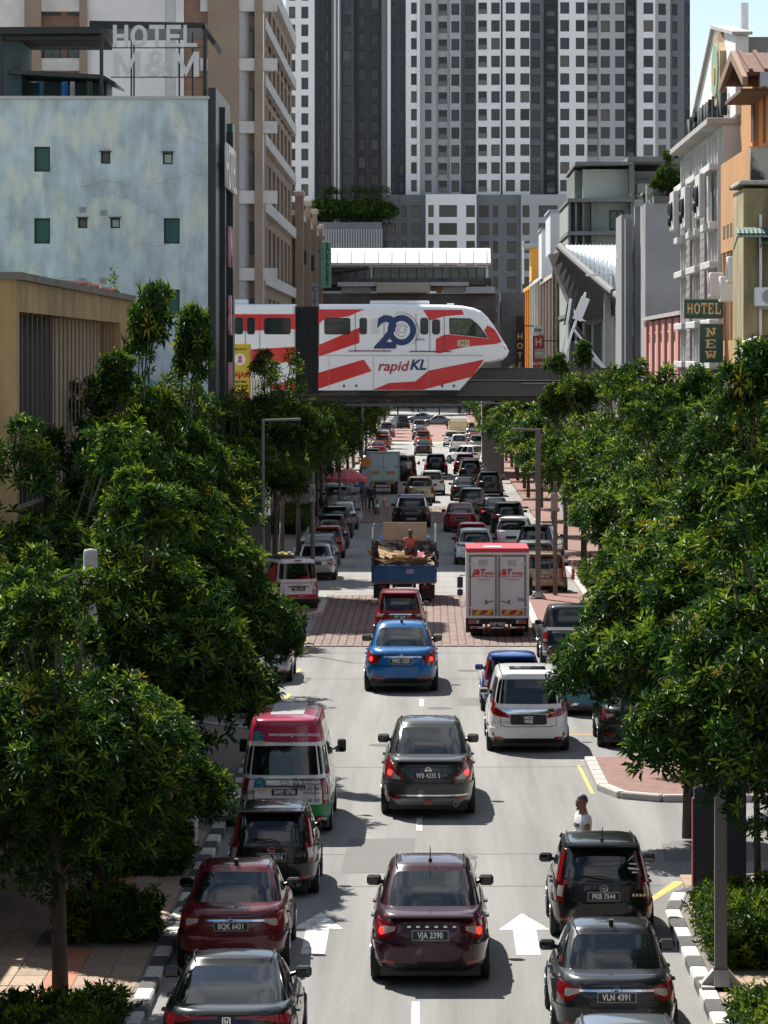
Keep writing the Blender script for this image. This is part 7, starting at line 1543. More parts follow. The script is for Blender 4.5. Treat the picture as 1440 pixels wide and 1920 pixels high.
# umbrella and stall
t = thing('market_umbrella', 'faded red market umbrella on a pole at the left kerb end', 'umbrella', (-4.85, 221, .1))
n = 8; P = []
for i in range(n * 2 + 1):
    a = 2 * math.pi * i / (n * 2); k = 1.0 if i % 2 == 0 else .93
    P.append([(1.3 * f * k * math.cos(a), 1.3 * f * k * math.sin(a), 2.72 - .55 * f ** 1.6 - (.0 if i % 2 == 0 else .05 * f)) for f in (0.001, .35, .7, 1)] + [(1.3 * k * math.cos(a), 1.3 * k * math.sin(a), 1.98 - (.1 if i % 2 else 0))])
m = MB(); m.grid(P); m.build('canopy', mat('faded_red_cloth', (.52, .10, .12), .8, var=.2, vs=2), t); MB().tube((0, 0, 0), (0, 0, 2.7), .03).build('pole', GREYM, t)
q = MB()
for i in range(n): a = 2 * math.pi * i / n; q.tube((0, 0, 2.1), (1.2 * math.cos(a), 1.2 * math.sin(a), 2.12), .012, n=5)
q.build('rib', GREYM, t)
t = thing('food_cart', 'small stall cart with pots under the red umbrella', 'stall', (-5.2, 219.5, .1)); MB().cbox(-.7, .7, -.35, .35, .45, .95, .03).build('counter', GREYM, t); MB().box(-.75, .75, -.4, .4, .953, .98).build('top', CHROME, t); m = MB(); m.tube((-.3, 0, .982), (-.3, 0, 1.2), .17, n=12); m.tube((.25, .05, .982), (.25, .05, 1.12), .14, n=12); m.build('pot', CHROME, t)
for x in (-.6, .6): MB().tube((x, 0, 0), (x, 0, .45), .03).build('leg', DARKM, t)
def cone(X, Y, label, col, H=.9):
    t = thing('traffic_cone', label, 'traffic cone', (X, Y, .0), 0, 'traffic cones and posts'); MB().lathe([(.2, .03), (.03, H), (.001, H + .01)], 12).build('cone', col, t, True); MB().cbox(-.26, .26, -.26, .26, 0, .035, .01).build('base', BLACK, t); MB().lathe([(.2 - .17 * .45 + .004, .03 + (H - .03) * .45), (.2 - .17 * .65 + .004, .03 + (H - .03) * .65)], 12).build('band', PWHITE, t)
OC = mat('cone_orange', (.55, .10, .02), .5); BKC = mat('cone_dark', (.08, .08, .08), .6)
cone(-4.3, 440, 'tall red cone at the left edge of the red surfacing', mat('cone_red', (.5, .05, .03), .5), 1.6); cone(-3.05, 222.5, 'dark cone beside the walking man', BKC, 1.0); 
for (x, y, l) in ((-2.75, 232, 'orange post at the second brick crossing, nearest the mural lorry'), (6.05, 156, 'orange post standing at the trunk behind the champagne people carrier')):
    t = thing('bollard', l, 'bollard', (x, y, .1), 0, 'traffic cones and posts'); MB().lathe([(.09, 0), (.07, .1), (.06, .75), (.001, .78)], 12).build('post', OC, t, True); MB().lathe([(.068, .45), (.066, .6)], 12).build('band', PWHITE, t)
MB().cbox(-3.2, -1.6, 228, 228.4, 0, .1, .03)
t = thing('parking_sign', 'blue and white P parking sign by the mural lorry', 'sign', (-4.95, 236, .1)); MB().tube((0, 0, 0), (0, 0, 1.9), .035).build('post', GREYM, t); MB().cbox(.25, .85, -.05, -.02, 1.1, 1.75, .01).build('panel', mat('sign_blue', (.03, .08, .22), .5), t); text('P', .55, PWHITE, t, (.52, -.055, 1.42), off=.02); MB().box(-.03, .25, -.05, -.02, 1.4, 1.46).build('bracket', GREYM, t)
t = thing('notice_board', 'small orange square sign on a pole left of the mural lorry', 'sign', (-4.0, 240, .1)); MB().tube((0, 0, 0), (0, 0, 2.7), .04).build('post', GREYM, t); MB().cbox(-.32, .32, -.06, -.03, 2.3, 2.85, .01).build('panel', mat('board_orange', (.60, .20, .03), .6), t); MB().cbox(-.3, .3, -.06, -.03, .9, 2.1, .01).build('notice', mat('notice_grey', (.30, .32, .36), .6, var=.4, vs=8), t)
t = thing('warning_sign', 'yellow diamond and plate road sign at the far right kerb', 'sign', (5.6, 335, .1)); MB().tube((0, 0, 0), (0, 0, 3.2), .05).build('post', GREYM, t); MB().prism([(-.5, 2.3), (.7, 2.3), (.7, 2.9), (-.5, 2.9)], 'y', -.06, -.03).build('plate', mat('sign_bright_yellow', (.72, .47, .01), .5), t); MB().prism([(0, 2.92), (.35, 3.3), (0, 3.68), (-.35, 3.3)], 'y', -.065, -.035).build('diamond', mat('sign_bright_yellow'), t)
# kiosk, planter, bin, bollard
t = thing('kiosk_panel', 'dark navy free-standing panel cabinet behind the right hedge', 'cabinet', (4.95, 63.4, .12)); MB().cbox(-.44, .44, -.16, .16, .02, 2.0, .03).build('cabinet', mat('navy_panel', (.022, .032, .055), .4, var=.1), t); MB().box(-.47, -.443, -.12, .12, .3, 1.8).build('red_edge', mat('red_edge', (.25, .05, .03), .5), t); MB().cbox(-.5, .5, -.2, .2, 0, .05, .01).build('plinth', CONC, t)
t = thing('planter_box', 'pale concrete planter box under the left trees by the kerb', 'planter', (-4.75, 70.5, .12)); MB().cbox(-.38, .38, -.45, .45, 0, .62, .03).build('box', mat('pale_concrete'), t); MB().box(-.3, .3, -.36, .36, .621, .64).build('soil', mat('soil', (.06, .045, .03), 1), t)
t = thing('litter_bin', 'small blue bin on the left pavement beside the tour van', 'bin', (-4.55, 75.6, .12)); m = MB(); m.lathe([(.001, 0), (.18, 0), (.22, .6), (.24, .62), (.24, .66), (.001, .7)], 14); m.build('bin_body', mat('bin_blue', (.02, .10, .32), .5), t, True); MB().lathe([(.245, .56), (.25, .6)], 14).build('rim_band', BLACK, t)
t = thing('concrete_bollard', 'short round grey concrete bollard beside the far left hedge', 'bollard', (-5.25, 69, .1)); m = MB(); m.lathe([(.17, 0), (.17, .75), (.14, .8), (.001, .82)], 14); m.build('post', mat('pale_concrete'), t, True)
# fallen leaves on the pavement
for (x, y, l) in ((-5.5, 67.5, 'yellow fallen leaf on the paving between the two hedges'), (-6.0, 53.6, 'yellow fallen leaf on the red paving strip at the bottom left'), (-5.6, 53.4, 'pale fallen leaf just right of the red strip')):
    m = MB(); m.add([(-.09, 0, .005), (0, -.04, .02), (.1, 0, .006), (0, .04, .02)], [(0, 1, 2), (0, 2, 3)]); tag(m.build('fallen_leaf', mat('yellow_leaf', (.62, .42, .03), .7), None, loc=(x, y, .135), rz=x), l, 'leaf', 'fallen leaves')
# ================================================================== TREES AND SHRUBS
LEAF = mat('leaf_green', (.026, .071, .013), .5, spec=.2, var=.6, vs=1.3, trans=.27)
YOUNG_LIT = mat('young_lit_leaf', (.15, .225, .015), .5, spec=.22, var=.4, vs=2.5, trans=.32)  # yellow-green new growth that also paints sunlit highlights on the crowns
YELLW = mat('yellowing_leaf', (.34, .29, .02), .45, var=.3, vs=3, trans=.3)
BARK = mat('bark', (.085, .07, .055), .95, var=.3, vs=6, bump=.4, bs=20, stretch=(1, 1, .3))
def rosettes(name, pos, axis, size, K=9, seed=0, young=.1, yel=.012, wide=.25, lift=(10, 50)):
    """one mesh of leaf whorls: pos (n,3), axis (n,3), size (n,)"""
    r = np.random.default_rng(seed); n = len(pos)
    ax = axis / np.linalg.norm(axis, axis=1, keepdims=True)
    ref = np.where(np.abs(ax[:, 2:3]) < .9, np.array([[0, 0, 1.]]), np.array([[1., 0, 0]]))
    u = np.cross(ref, ax); u /= np.linalg.norm(u, axis=1, keepdims=True); w = np.cross(ax, u)
    th = (np.arange(K)[None] * 2.4 + r.uniform(0, 6.28, (n, 1)) + r.uniform(-.2, .2, (n, K))); el = np.radians(r.uniform(lift[0], lift[1], (n, K))) * np.linspace(.6, 1.5, K)[None]
    rad = np.cos(th)[..., None] * u[:, None] + np.sin(th)[..., None] * w[:, None]
    d = np.cos(el)[..., None] * rad + np.sin(el)[..., None] * ax[:, None]
    nrm = -np.sin(el)[..., None] * rad + np.cos(el)[..., None] * ax[:, None]; sdv = np.cross(d, nrm)
    L = (size[:, None] * r.uniform(.75, 1.15, (n, K)))[..., None]; b = pos[:, None] + d * L * .06 + ax[:, None] * (L * np.linspace(-.25, .15, K)[None, :, None])
    v0 = b; v2 = b + d * L - nrm * L * .18; mid = b + d * L * .52 + nrm * L * .03
    v1 = mid + sdv * L * wide * .5 + nrm * L * .05; v3 = mid - sdv * L * wide * .5 + nrm * L * .05
    V_ = np.stack([v0, v1, v2, v3], 2).reshape(-1, 3); q = np.arange(n * K) * 4
    F_ = np.stack([q, q + 1, q + 2, q, q + 2, q + 3], 1).reshape(-1, 3)
    me = bpy.data.meshes.new(name); me.vertices.add(len(V_)); me.vertices.foreach_set('co', V_.astype(np.float32).ravel())
    me.loops.add(len(F_) * 3); me.loops.foreach_set('vertex_index', F_.astype(np.int32).ravel()); me.polygons.add(len(F_)); me.polygons.foreach_set('loop_start', np.arange(len(F_), dtype=np.int32) * 3); me.polygons.foreach_set('loop_total', np.full(len(F_), 3, np.int32))
    for mm in (LEAF, YOUNG_LIT, YELLW): me.materials.append(mm)
    up = np.clip(ax[:, 2], 0, 1); z = r.random(n); cls = np.where(z < young * (.3 + 1.4 * up), 1, 0); cls = np.where(r.random(n) < yel, 2, cls)  # more of the bright leaves on upward whorls, painting crown tops as sunlit
    ct = np.repeat(cls[:, None], K, 1); ct[:, :K // 2] = np.where(ct[:, :K // 2] == 1, (r.random((n, K // 2)) < .25).astype(int), ct[:, :K // 2]); ct = np.repeat(ct.ravel(), 2)
    me.polygons.foreach_set('material_index', ct.astype(np.int32)); me.update(); me.validate(); return me
def crown_points(seed, rx, rz, clumps, per, cr=(.5, .95), shoots=0):
    r = np.random.default_rng(seed); P, A = [], []; cen = []
    for i in range(clumps):
        d = r.normal(size=3); d /= np.linalg.norm(d); d[2] = abs(d[2]) * 1.0 - .42
        q = (r.random() ** .45) * .86; c = d * np.array([rx, rx, rz]) * q; s = r.uniform(*cr); cen.append((c, s))
    for j in range(shoots):
        a = r.uniform(0, 6.28); q = r.uniform(.1, .6); c = np.array([math.cos(a) * q * rx, math.sin(a) * q * rx, rz * r.uniform(.85, 1.15)]); cen.append((c, .38)); cen.append((c + np.array([r.uniform(-.1, .1), 0, .45]), .28))
    for c, s in cen:
        k = max(4, int(per * (s / cr[1]) ** 2)); d = r.normal(size=(k, 3)); d /= np.linalg.norm(d, axis=1, keepdims=True); d[:, 2] = np.where(d[:, 2] < -.35, -d[:, 2], d[:, 2])
        p = c + d * s * r.uniform(.55, 1.08, (k, 1)) * np.array([1, 1, .8]); P.append(p); A.append(d + np.array([0, 0, .45]) + r.normal(size=(k, 3)) * .25)
    m = int(per * clumps * .06); d = r.normal(size=(m, 3)); d /= np.linalg.norm(d, axis=1, keepdims=True); q = r.random((m, 1)) ** .5 * .9
    P.append(d * q * np.array([rx, rx, rz]) * .97); A.append(d + np.array([0, 0, .6]) + r.normal(size=(m, 3)) * .3)
    return np.concatenate(P), np.concatenate(A), cen
crowns = []
def crown_variant(seed, rx, rz, clumps, per, size, K, young, shoots, cr=(.5, .95)):
    p, a, cen = crown_points(seed, rx, rz, clumps, per, cr, shoots); r = np.random.default_rng(seed + 50)
    return rosettes('crown', p, a, size * r.uniform(.8, 1.2, len(p)), K, seed, young), cen
def trunk_mesh(seed, H, cen, base_r=.13, sc=1., scz=1., thin=False):
    r = random.Random(seed); m = MB(); z1 = max(H * .62, H - 1.2 * scz) if not thin else H + .4 * scz; pts = [(0, 0, -.02), (r.uniform(-.05, .05), r.uniform(-.05, .05), z1 * .5), (r.uniform(-.12, .12), r.uniform(-.1, .1), z1)]
    m.path([Vector(p) for p in pts], [base_r, base_r * .8, base_r * .62], 9); top = Vector(pts[-1])
    for c, s in cen[:15] + cen[-6:]:
        e = Vector((c[0] * sc, c[1] * sc, H + c[2] * scz)); s0 = top.lerp(Vector(pts[1]), r.uniform(0, .4))
        if e.z < s0.z + .1: s0 = Vector(pts[1]).lerp(top, r.uniform(0, .4))
        k = s0.lerp(e, .5) + Vector((r.uniform(-.15, .15), r.uniform(-.15, .15), .15)) * sc
        m.path([s0, k, e], [base_r * .42, base_r * .26, .012], 5)
    return m.mesh('trunk', BARK, True)
var = {}
for i, s in enumerate((11, 12, 13, 14)): var['near%d' % i] = crown_variant(s, 2.35, 2.35, 84, 190, .185, 10, .30, 6, (.45, .88))
for i, s in enumerate((21, 22, 23)): var['mid%d' % i] = crown_variant(s, 2.5, 2.4, 54, 84, .235, 8, .30, 4, (.45, .9))
for i, s in enumerate((31, 32)): var['far%d' % i] = crown_variant(s, 2.6, 2.5, 40, 44, .36, 7, .28, 3, (.55, 1.0))
for i, s in enumerate((41, 42)): var['slim%d' % i] = crown_variant(s, 0.85, 1.9, 15, 100, .18, 10, .34, 4, (.35, .6))
_ft = {}
def tree(kind, X, Y, H, sc, rz, label, group, scz=None, trunk=True, name='street_tree'):
    """H: height of the crown centre"""
    me, cen = var[kind]; t = thing(name, label, 'tree', (X, Y, .08), rz, group); scz = scz or sc
    o = place(me, 'crown', t, (0, 0, H)); o.scale = (sc, sc, scz)
    if kind[0] == 'f':
        if kind not in _ft: _ft[kind] = trunk_mesh(5, 4.6, cen)
        o = place(_ft[kind], 'trunk', t); o.scale = (1, 1, H / 4.6)
    else: place(trunk_mesh(int(abs(X * 7 + Y)), H, cen, .06 if kind[0] == 's' else .13, sc, scz, kind[0] == 's'), 'trunk', t)
    return t
ORD = 'first second third fourth fifth sixth seventh eighth ninth tenth eleventh twelfth thirteenth fourteenth fifteenth sixteenth seventeenth eighteenth nineteenth twentieth'.split() + ['twenty-first', 'twenty-second', 'twenty-third', 'twenty-fourth', 'twenty-fifth']
GL, GRR = 'trees along the left pavement', 'trees along the right pavement'
FARL = 'street tree in the distant left row'; FARR = 'street tree in the distant right row'
# left row (kind, X, Y, crown centre height, scale, rotation)
L_ = [('near0', -5.3, 53.8, 3.3, .90, .3, 'nearest left tree with a bare straight trunk at the bottom left pavement'),
      ('near1', -5.3, 60.0, 2.65, .86, 1.9, 'left tree rising out of the near square hedge'),
      ('near2', -7.6, 63.5, 3.0, 1.0, 2.6, 'left tree next to the nearer concrete pole'),
      ('near3', -5.5, 68.5, 3.7, 1.1, 4.0, 'left tree beside the second hedge and planter'),
      ('near0', -7.6, 73, 4.3, 1.15, 5.1, 'left tree hiding the foot of the ochre building corner'),
      ('near1', -5.5, 78.5, 4.0, 1.1, .9, 'left tree above the magenta roofed tour van'),
      ('near2', -7.4, 83, 4.2, 1.15, 3.3, 'left tree in front of the two satellite dishes'),
      ('near3', -6.3, 87.5, 4.2, 1.05, 2.2, 'left tree with a low bough over the beige saloon'),
      ('near0', -7.7, 94, 5.1, 1.15, 1.1, 'left tree beside the further concrete pole'),
      ('near1', -7.6, 100, 5.1, 1.0, 5.9, 'left tree with its crown lifted clear of the silver saloon'),
      ('mid0', -7.3, 106, 5.4, 1.0, .4, 'tall left tree against the blue grey wall'),
      ('mid1', -7.8, 114, 4.9, .95, 2.8, 'left tree above the motorcycles'), ('mid2', -7.8, 124, 5.0, .95, 4.4, 'left tree below the pawn sign'),
      ('mid0', -7.0, 140, 4.9, .95, 3.7, 'left tree over the courier van'), ('mid1', -6.1, 148, 6.3, 1.0, .2, 'left tree in front of the corrugated screen'), ('mid2', -6.3, 160, 5.8, 1.05, 1.6, 'left tree just this side of the monorail beam'),
      ('mid0', -6.2, 178, 5.5, 1.05, 2.9, 'left tree under the gangway of the train'), ('mid1', -6.1, 195, 5.4, 1.05, 5.0, 'left tree just past the monorail beam')]
for k, X, Y, H, sc, rz, lab in L_:
    t = tree(k, X, Y, H, sc, rz, lab, GL)
    if Y == 87.5:
        t.rotation_euler = (0, 0, 0); o = place(var['slim0'][0], 'bough', t, (1.45, -4.5, 2.7), (0, R(82), 0)); o.scale = (.85, .85, .75); o = place(var['slim1'][0], 'bough', t, (1.0, -3.2, 1.9), (0, R(105), 0)); o.scale = (.8, .8, .7)
        MB().path([(.1, 0, 2.2), (1.2, -2.4, 2.6), (2.9, -4.6, 2.4)], [.07, .05, .015], 6).build('branch', BARK, t)
tree('slim0', -6.95, 84.0, 6.9, .95, .5, 'slender tall sapling in front of the ochre wall', GL, .9); tree('slim1', -6.35, 85.5, 6.75, .85, 1.5, 'tallest thin sapling reaching the hotel windows', GL, 1.55); tree('slim0', -5.75, 88, 6.3, .95, 2.5, 'thin sapling right of the tallest one', GL, 1.5)
y = 213.; k = 0
while y < 610: tree('far%d' % (k % 2), -6.6 + rng.uniform(-.3, .3), y, 4.9 + rng.uniform(-.4, .4), 1.05, rng.uniform(0, 6), ORD[k] + ' tree of the distant left row, counted from the gantry bar', 'distant left street trees'); y += 14 + y * .012; k += 1
# right row
R__ = [('near1', 5.15, 51.0, 4.5, .95, .7, 'nearest right tree with leaves hanging before the lamp post'),
       ('near2', 6.5, 56.5, 5.2, 1.1, 2.0, 'right tree behind the near hedge with its top against the signs'),
       ('near3', 6.0, 63.5, 4.7, 1.12, 3.6, 'right tree above the navy panel'),
       ('near0', 7.6, 67, 5.2, 1.15, 1.2, 'right tree rising beside the dark teal signs'),
       ('near1', 5.05, 72.5, 3.75, 1.08, 4.6, 'right tree with a low branch above the man in white'),
       ('near2', 7.0, 79, 4.9, 1.15, 5.6, 'right tree at the rounded kerb corner'),
       ('near3', 6.6, 85.5, 4.2, 1.15, .1, 'right tree covering the black saloon'),
       ('near0', 6.7, 92.5, 4.5, 1.15, 2.4, 'right tree covering the teal off-road car'), ('near1', 7.2, 100, 5.2, 1.15, 3.1, 'right tree over the right bay pickup cab'), ('near2', 7.2, 108, 4.9, 1.15, 4.2, 'right tree covering the black pickup flank'),
       ('mid1', 7.4, 117, 5.3, 1.15, 5.3, 'right tree at the brick island'), ('mid2', 7.3, 127, 5.2, 1.1, .8, 'right tree behind the post with a meter box'), ('mid0', 7.4, 138, 5.5, 1.1, 1.7, 'right tree with an orange post at its trunk'), ('mid1', 6.9, 150, 5.0, 1.1, 2.7, 'right tree in front of the pink shophouse'),
       ('mid2', 6.8, 163, 5.1, 1.1, 3.9, 'right tree just this side of the monorail beam'), ('mid0', 6.6, 180, 5.0, 1.1, 4.9, 'right tree just past the monorail beam'), ('mid1', 6.6, 196, 4.9, 1.1, 5.8, 'right tree behind the square lamp post arm')]
for k, X, Y, H, sc, rz, lab in R__: tree(k, X, Y, H, sc, rz, lab, GRR)
tree('slim1', 5.35, 60.5, 6.45, .9, .9, 'slim leading shoot of foliage beside the WIN sign', GRR, 1.15); tree('slim0', 5.75, 58.5, 6.4, 1.1, 2.9, 'leafy leading shoot at the right edge under the awnings', GRR, 1.0)
tree('slim0', 6.6, 160, 7.5, .9, .9, 'slim young tree rising before the monorail beam', GRR, .9); tree('slim1', 5.4, 158, 7.3, .8, 2.9, 'second slim young tree left of the steel pole frame', GRR, .8)
y = 214.; k = 0
while y < 610: tree('far%d' % (k % 2), 6.9 + rng.uniform(-.3, .3), y, 4.6 + rng.uniform(-.4, .4), 1.08, rng.uniform(0, 6), ORD[k] + ' tree of the distant right row, counted from the monorail beam', 'distant right street trees'); y += 14 + y * .012; k += 1
# trees closing the far end, roof garden and roof plants
for i in range(14):
    tree('far%d' % (i % 2), -22 + i * 3.4, 602 + (i % 3) * 6, 3.3 + (i % 4) * .3, 1.6, i * 1.3, ORD[i] + ' tree from the left in the wood closing the road', 'wood at the far end', name='far_tree')
for i, px in enumerate((600, 622, 644, 668, 692, 712)):
    tree('far%d' % (i % 2), gx(px, 684), 684, gz(418, 684) + 2.0, 1.25 + .2 * (i % 2), i * 1.1, ORD[i] + ' roof garden tree from the left below the dark tower', 'roof garden trees', trunk=True, name='garden_tree')
D = 156.5; t = tree('near2', gx(1256, D), D + 1, .9, .30, .4, 'round bushy tree growing on the grey wall top', None, .40, name='roof_tree'); t.location.z = gz(378, D)
t = thing('palm', 'ragged small palm on the grey wall top beside a white pipe', 'palm', (gx(1212, D), D + 1, gz(384, D)))
r = np.random.default_rng(4); pos, ax = [], []
fm = MB()
for k in range(18):
    a = r.uniform(0, 6.28); l = r.uniform(.5, .9); p = [Vector((l * f * math.cos(a), l * f * math.sin(a), .35 + .75 * f - .75 * f * f + r.uniform(0, .02))) for f in (0, .35, .7, 1)]
    for j in range(3):
        w = Vector((-math.sin(a), math.cos(a), 0)) * (.09, .1, .05)[j]; w2 = Vector((-math.sin(a), math.cos(a), 0)) * (.1, .05, .005)[j]; fm.add([p[j] - w, p[j] + w, p[j + 1] + w2, p[j + 1] - w2], [(0, 1, 2, 3)])
fm.build('frond', mat('palm_frond', (.10, .10, .03), .6, var=.5, vs=4, trans=.2), t); MB().tube((0, 0, -.02), (0, 0, .4), .06).build('trunk', BARK, t)
tag(MB().tube((gx(1213, D), D + .4, gz(384, D)), (gx(1213, D), D + .4, gz(346, D)), .035).build('vent_pipe', WHITE), 'white vent pipe standing beside the palm on the grey wall', 'pipe')
# creeper / seedlings on the left roofs
for (px, py, d, lab) in ((214, 548, 107.5, 'pale seedling growing from the ochre roof edge'), ):
    p = np.array([[0, 0, .1 + .12 * k] for k in range(5)]) + np.random.default_rng(2).normal(size=(5, 3)) * .06; me = rosettes('foliage', p, np.array([[0, 0, 1.]] * 5), np.full(5, .2), 6, 3, .9); t = thing('seedling', lab, 'plant', (gx(px, d), d, gz(py, d))); place(me, 'foliage', t); MB().tube((0, 0, -.25), (0, 0, .6), .015, n=5).build('stem', BARK, t)
# hedges
def hedge(x0, x1, y0, y1, h, seed, label, dens=170, z=.12):
    r = np.random.default_rng(seed); A_ = (x1 - x0) * (y1 - y0); n = int(dens * (A_ + 2 * h * ((x1 - x0) + (y1 - y0)) * .8)); p, a = [], []
    for i in range(n):
        x, y = r.uniform(x0, x1), r.uniform(y0, y1)
        if r.random() < .5: q = np.array([x, y, h * r.uniform(.86, 1.08)]); v = np.array([r.normal() * .3, r.normal() * .3, 1.])
        else:
            f = r.integers(4); zz = h * r.uniform(.08, 1)
            q, v = [(np.array([x, y0, zz]), np.array([0, -1, .7])), (np.array([x, y1, zz]), np.array([0, 1, .7])), (np.array([x0, y, zz]), np.array([-1, 0, .7])), (np.array([x1, y, zz]), np.array([1, 0, .7]))][f]; v = v + r.normal(size=3) * .3
        q[2] *= .86 + .22 * math.sin(2.1 * x + seed) * math.sin(1.7 * y + 2 * seed) + .1 * math.sin(5.3 * x + 3.1 * y); p.append(q + r.normal(size=3) * .075); a.append(v)
    c = np.array([(x0 + x1) / 2, (y0 + y1) / 2, 0]); p = np.array(p) - c
    t = thing('hedge', label, 'hedge', (c[0], c[1], z), 0, 'clipped hedges'); me = rosettes('foliage', p, np.array(a), np.full(len(p), .11) * r.uniform(.6, 1.5, len(p)), 8, seed, .40, .004, .26, (15, 65)); place(me, 'foliage', t)
    MB().box(-(x1 - x0) / 2 + .1, (x1 - x0) / 2 - .1, -(y1 - y0) / 2 + .1, (y1 - y0) / 2 - .1, 0, h * .62).build('twig_core', mat('hedge_core', (.018, .028, .010), 1., var=.4, vs=9), t)
hedge(4.42, 6.6, 56.6, 60.6, .78, 5, 'large bright green hedge beside the right lamp post')
hedge(-5.8, -4.45, 59.1, 60.5, .62, 6, 'near square hedge around the second left trunk'); hedge(-5.9, -4.45, 66.8, 69.0, .55, 7, 'second dark hedge further along the left pavement')
hedge(-5.9, -4.35, 50.6, 53.2, .2, 8, 'low grassy hedge at the foot of the nearest left trunk'); hedge(4.35, 6.4, 49.6, 52.3, .42, 9, 'low clipped hedge in the bottom right corner'); hedge(6.4, 9, 149, 157, .7, 10, 'dark hedge behind the right brick island', 60); hedge(-8.3, -6.6, 196, 216, .8, 12, 'reddish hedge behind the left parked cars', 30)
# ================================================================== PEOPLE
SKIN = mat('brown_skin', (.30, .155, .10), .5, var=.08, vs=8); SKIN2 = mat('tan_skin', (.36, .20, .13), .5); HAIR = mat('black_hair', (.012, .011, .011), .6, var=.3, vs=20); GHAIR = mat('greying_hair', (.09, .09, .095), .65, var=.4, vs=25)
PEND = []
def skin_mesh(name, verts, edges, rad, m, sub=2, root=0):
    me = bpy.data.meshes.new(name); me.from_pydata([Vector(v) for v in verts], edges, []); o = bpy.data.objects.new(name, me); COL.objects.link(o)
    sk = o.modifiers.new('skin', 'SKIN'); sk.use_smooth_shade = True; sb = o.modifiers.new('sub', 'SUBSURF'); sb.levels = sub; sb.render_levels = sub
    for i, r in enumerate(rad):
        v = me.skin_vertices[0].data[i]; v.radius = r if hasattr(r, '__len__') else (r, r); v.use_root = (i == root)
    me.materials.append(m); PEND.append(o); return o
def adopt(o, name, parent): o.name = name; o.parent = parent; return o
def person(label, loc, rz, J, shirt, trousers, skin, hair, group=None, sleeve='short', hold=None, bald=False, longhair=False, scale=1.):
    """J: joint positions; the person faces -Y before rotation. A continuous skin body, clothing over it."""
    t = thing('person', label, 'person', loc, rz, group); t.scale = (scale,) * 3
    g = lambda k: Vector(J[k])
    names = ['pelvis', 'waist', 'chest', 'neck', 'headb', 'shL', 'elL', 'wrL', 'palmL', 'shR', 'elR', 'wrR', 'palmR', 'hipL', 'knL', 'anL', 'toeL', 'hipR', 'knR', 'anR', 'toeR']
    ed = [('pelvis', 'waist'), ('waist', 'chest'), ('chest', 'neck'), ('neck', 'headb'), ('chest', 'shL'), ('shL', 'elL'), ('elL', 'wrL'), ('wrL', 'palmL'), ('chest', 'shR'), ('shR', 'elR'), ('elR', 'wrR'), ('wrR', 'palmR'), ('pelvis', 'hipL'), ('hipL', 'knL'), ('knL', 'anL'), ('anL', 'toeL'), ('pelvis', 'hipR'), ('hipR', 'knR'), ('knR', 'anR'), ('anR', 'toeR')]
    rad = dict(pelvis=(.15, .115), waist=(.145, .11), chest=(.155, .115), neck=.066, headb=.062, sh=.065, el=.045, wr=.03, palm=(.036, .022), hip=.085, kn=.058, an=.04, toe=.035)
    R_of = lambda k: rad.get(k, rad.get(k[:-1]))
    ix = {k: i for i, k in enumerate(names)}
    adopt(skin_mesh('body', [g(k) + (Vector((0, 0, .09)) if k == 'headb' else Vector()) for k in names], [(ix[a], ix[b]) for a, b in ed], [R_of(k) for k in names], skin), 'body', t)
    # head with face
    hb = g('headb'); yaw = J.get('yaw', 0.); Mz = Matrix.Rotation(yaw, 3, 'Z')
    hd = MB(); hd.ball((0, 0, 0), (.076, .095, .118), 16, 12); V_ = []
    for (x, y_, z) in hd.v:
        if z < -.03: k = 1 - .35 * ((-.03 - z) / .09) ** 1.2; x *= k; y_ = y_ * (1 - .12 * ((-.03 - z) / .09)) - .01
        V_.append((x, y_, z))
    hd.v = V_; hd.ball((0, -.10, -.018), (.016, .024, .026), 8, 6); hd.ball((.078, .012, -.01), (.012, .022, .034), 8, 6); hd.ball((-.078, .012, -.01), (.012, .022, .034), 8, 6); hd.ball((0, -.082, -.095), (.03, .02, .02), 8, 6)
    c = hb + Vector((0, -.012, .100)); hd.v = [tuple(Mz @ Vector(p)) for p in hd.v]; h = hd.build('head', skin, t, True, loc=c); h.scale = (1.1, 1.1, 1.08)
    f = MB()
    for s in (-1, 1): f.ball((s * .031, -.086, .012), (.015, .009, .008), 8, 5)
    f.ball((0, -.094, -.06), (.026, .01, .006), 8, 5); f.v = [tuple(Mz @ Vector(p)) for p in f.v]; f.build('eyes_and_mouth', mat('dark_features', (.03, .015, .013), .5), h, True)
    f = MB()
    for s in (-1, 1): f.ball((s * .031, -.091, .033), (.02, .007, .005), 8, 5)
    f.ball((0, -.098, -.045), (.028, .008, .007), 8, 5); f.v = [tuple(Mz @ Vector(p)) for p in f.v]; f.build('eyebrows_and_moustache', hair, h, True)
    hr = MB(); hr.ball((0, .012, .022), (.083, .098, .112), 16, 12); keep = set(i for i, (x, y_, z) in enumerate(hr.v) if z > .045 + (-.55 * (y_ - .0) if y_ > -.03 else .02) - .02)
    hr.f = [q for q in hr.f if all(i in keep for i in q)]
    if longhair: hr.ball((0, .06, -.08), (.08, .055, .14), 12, 8)
    hr.v = [tuple(Mz @ Vector(p)) for p in hr.v]; hr.build('hair', hair, h, True)
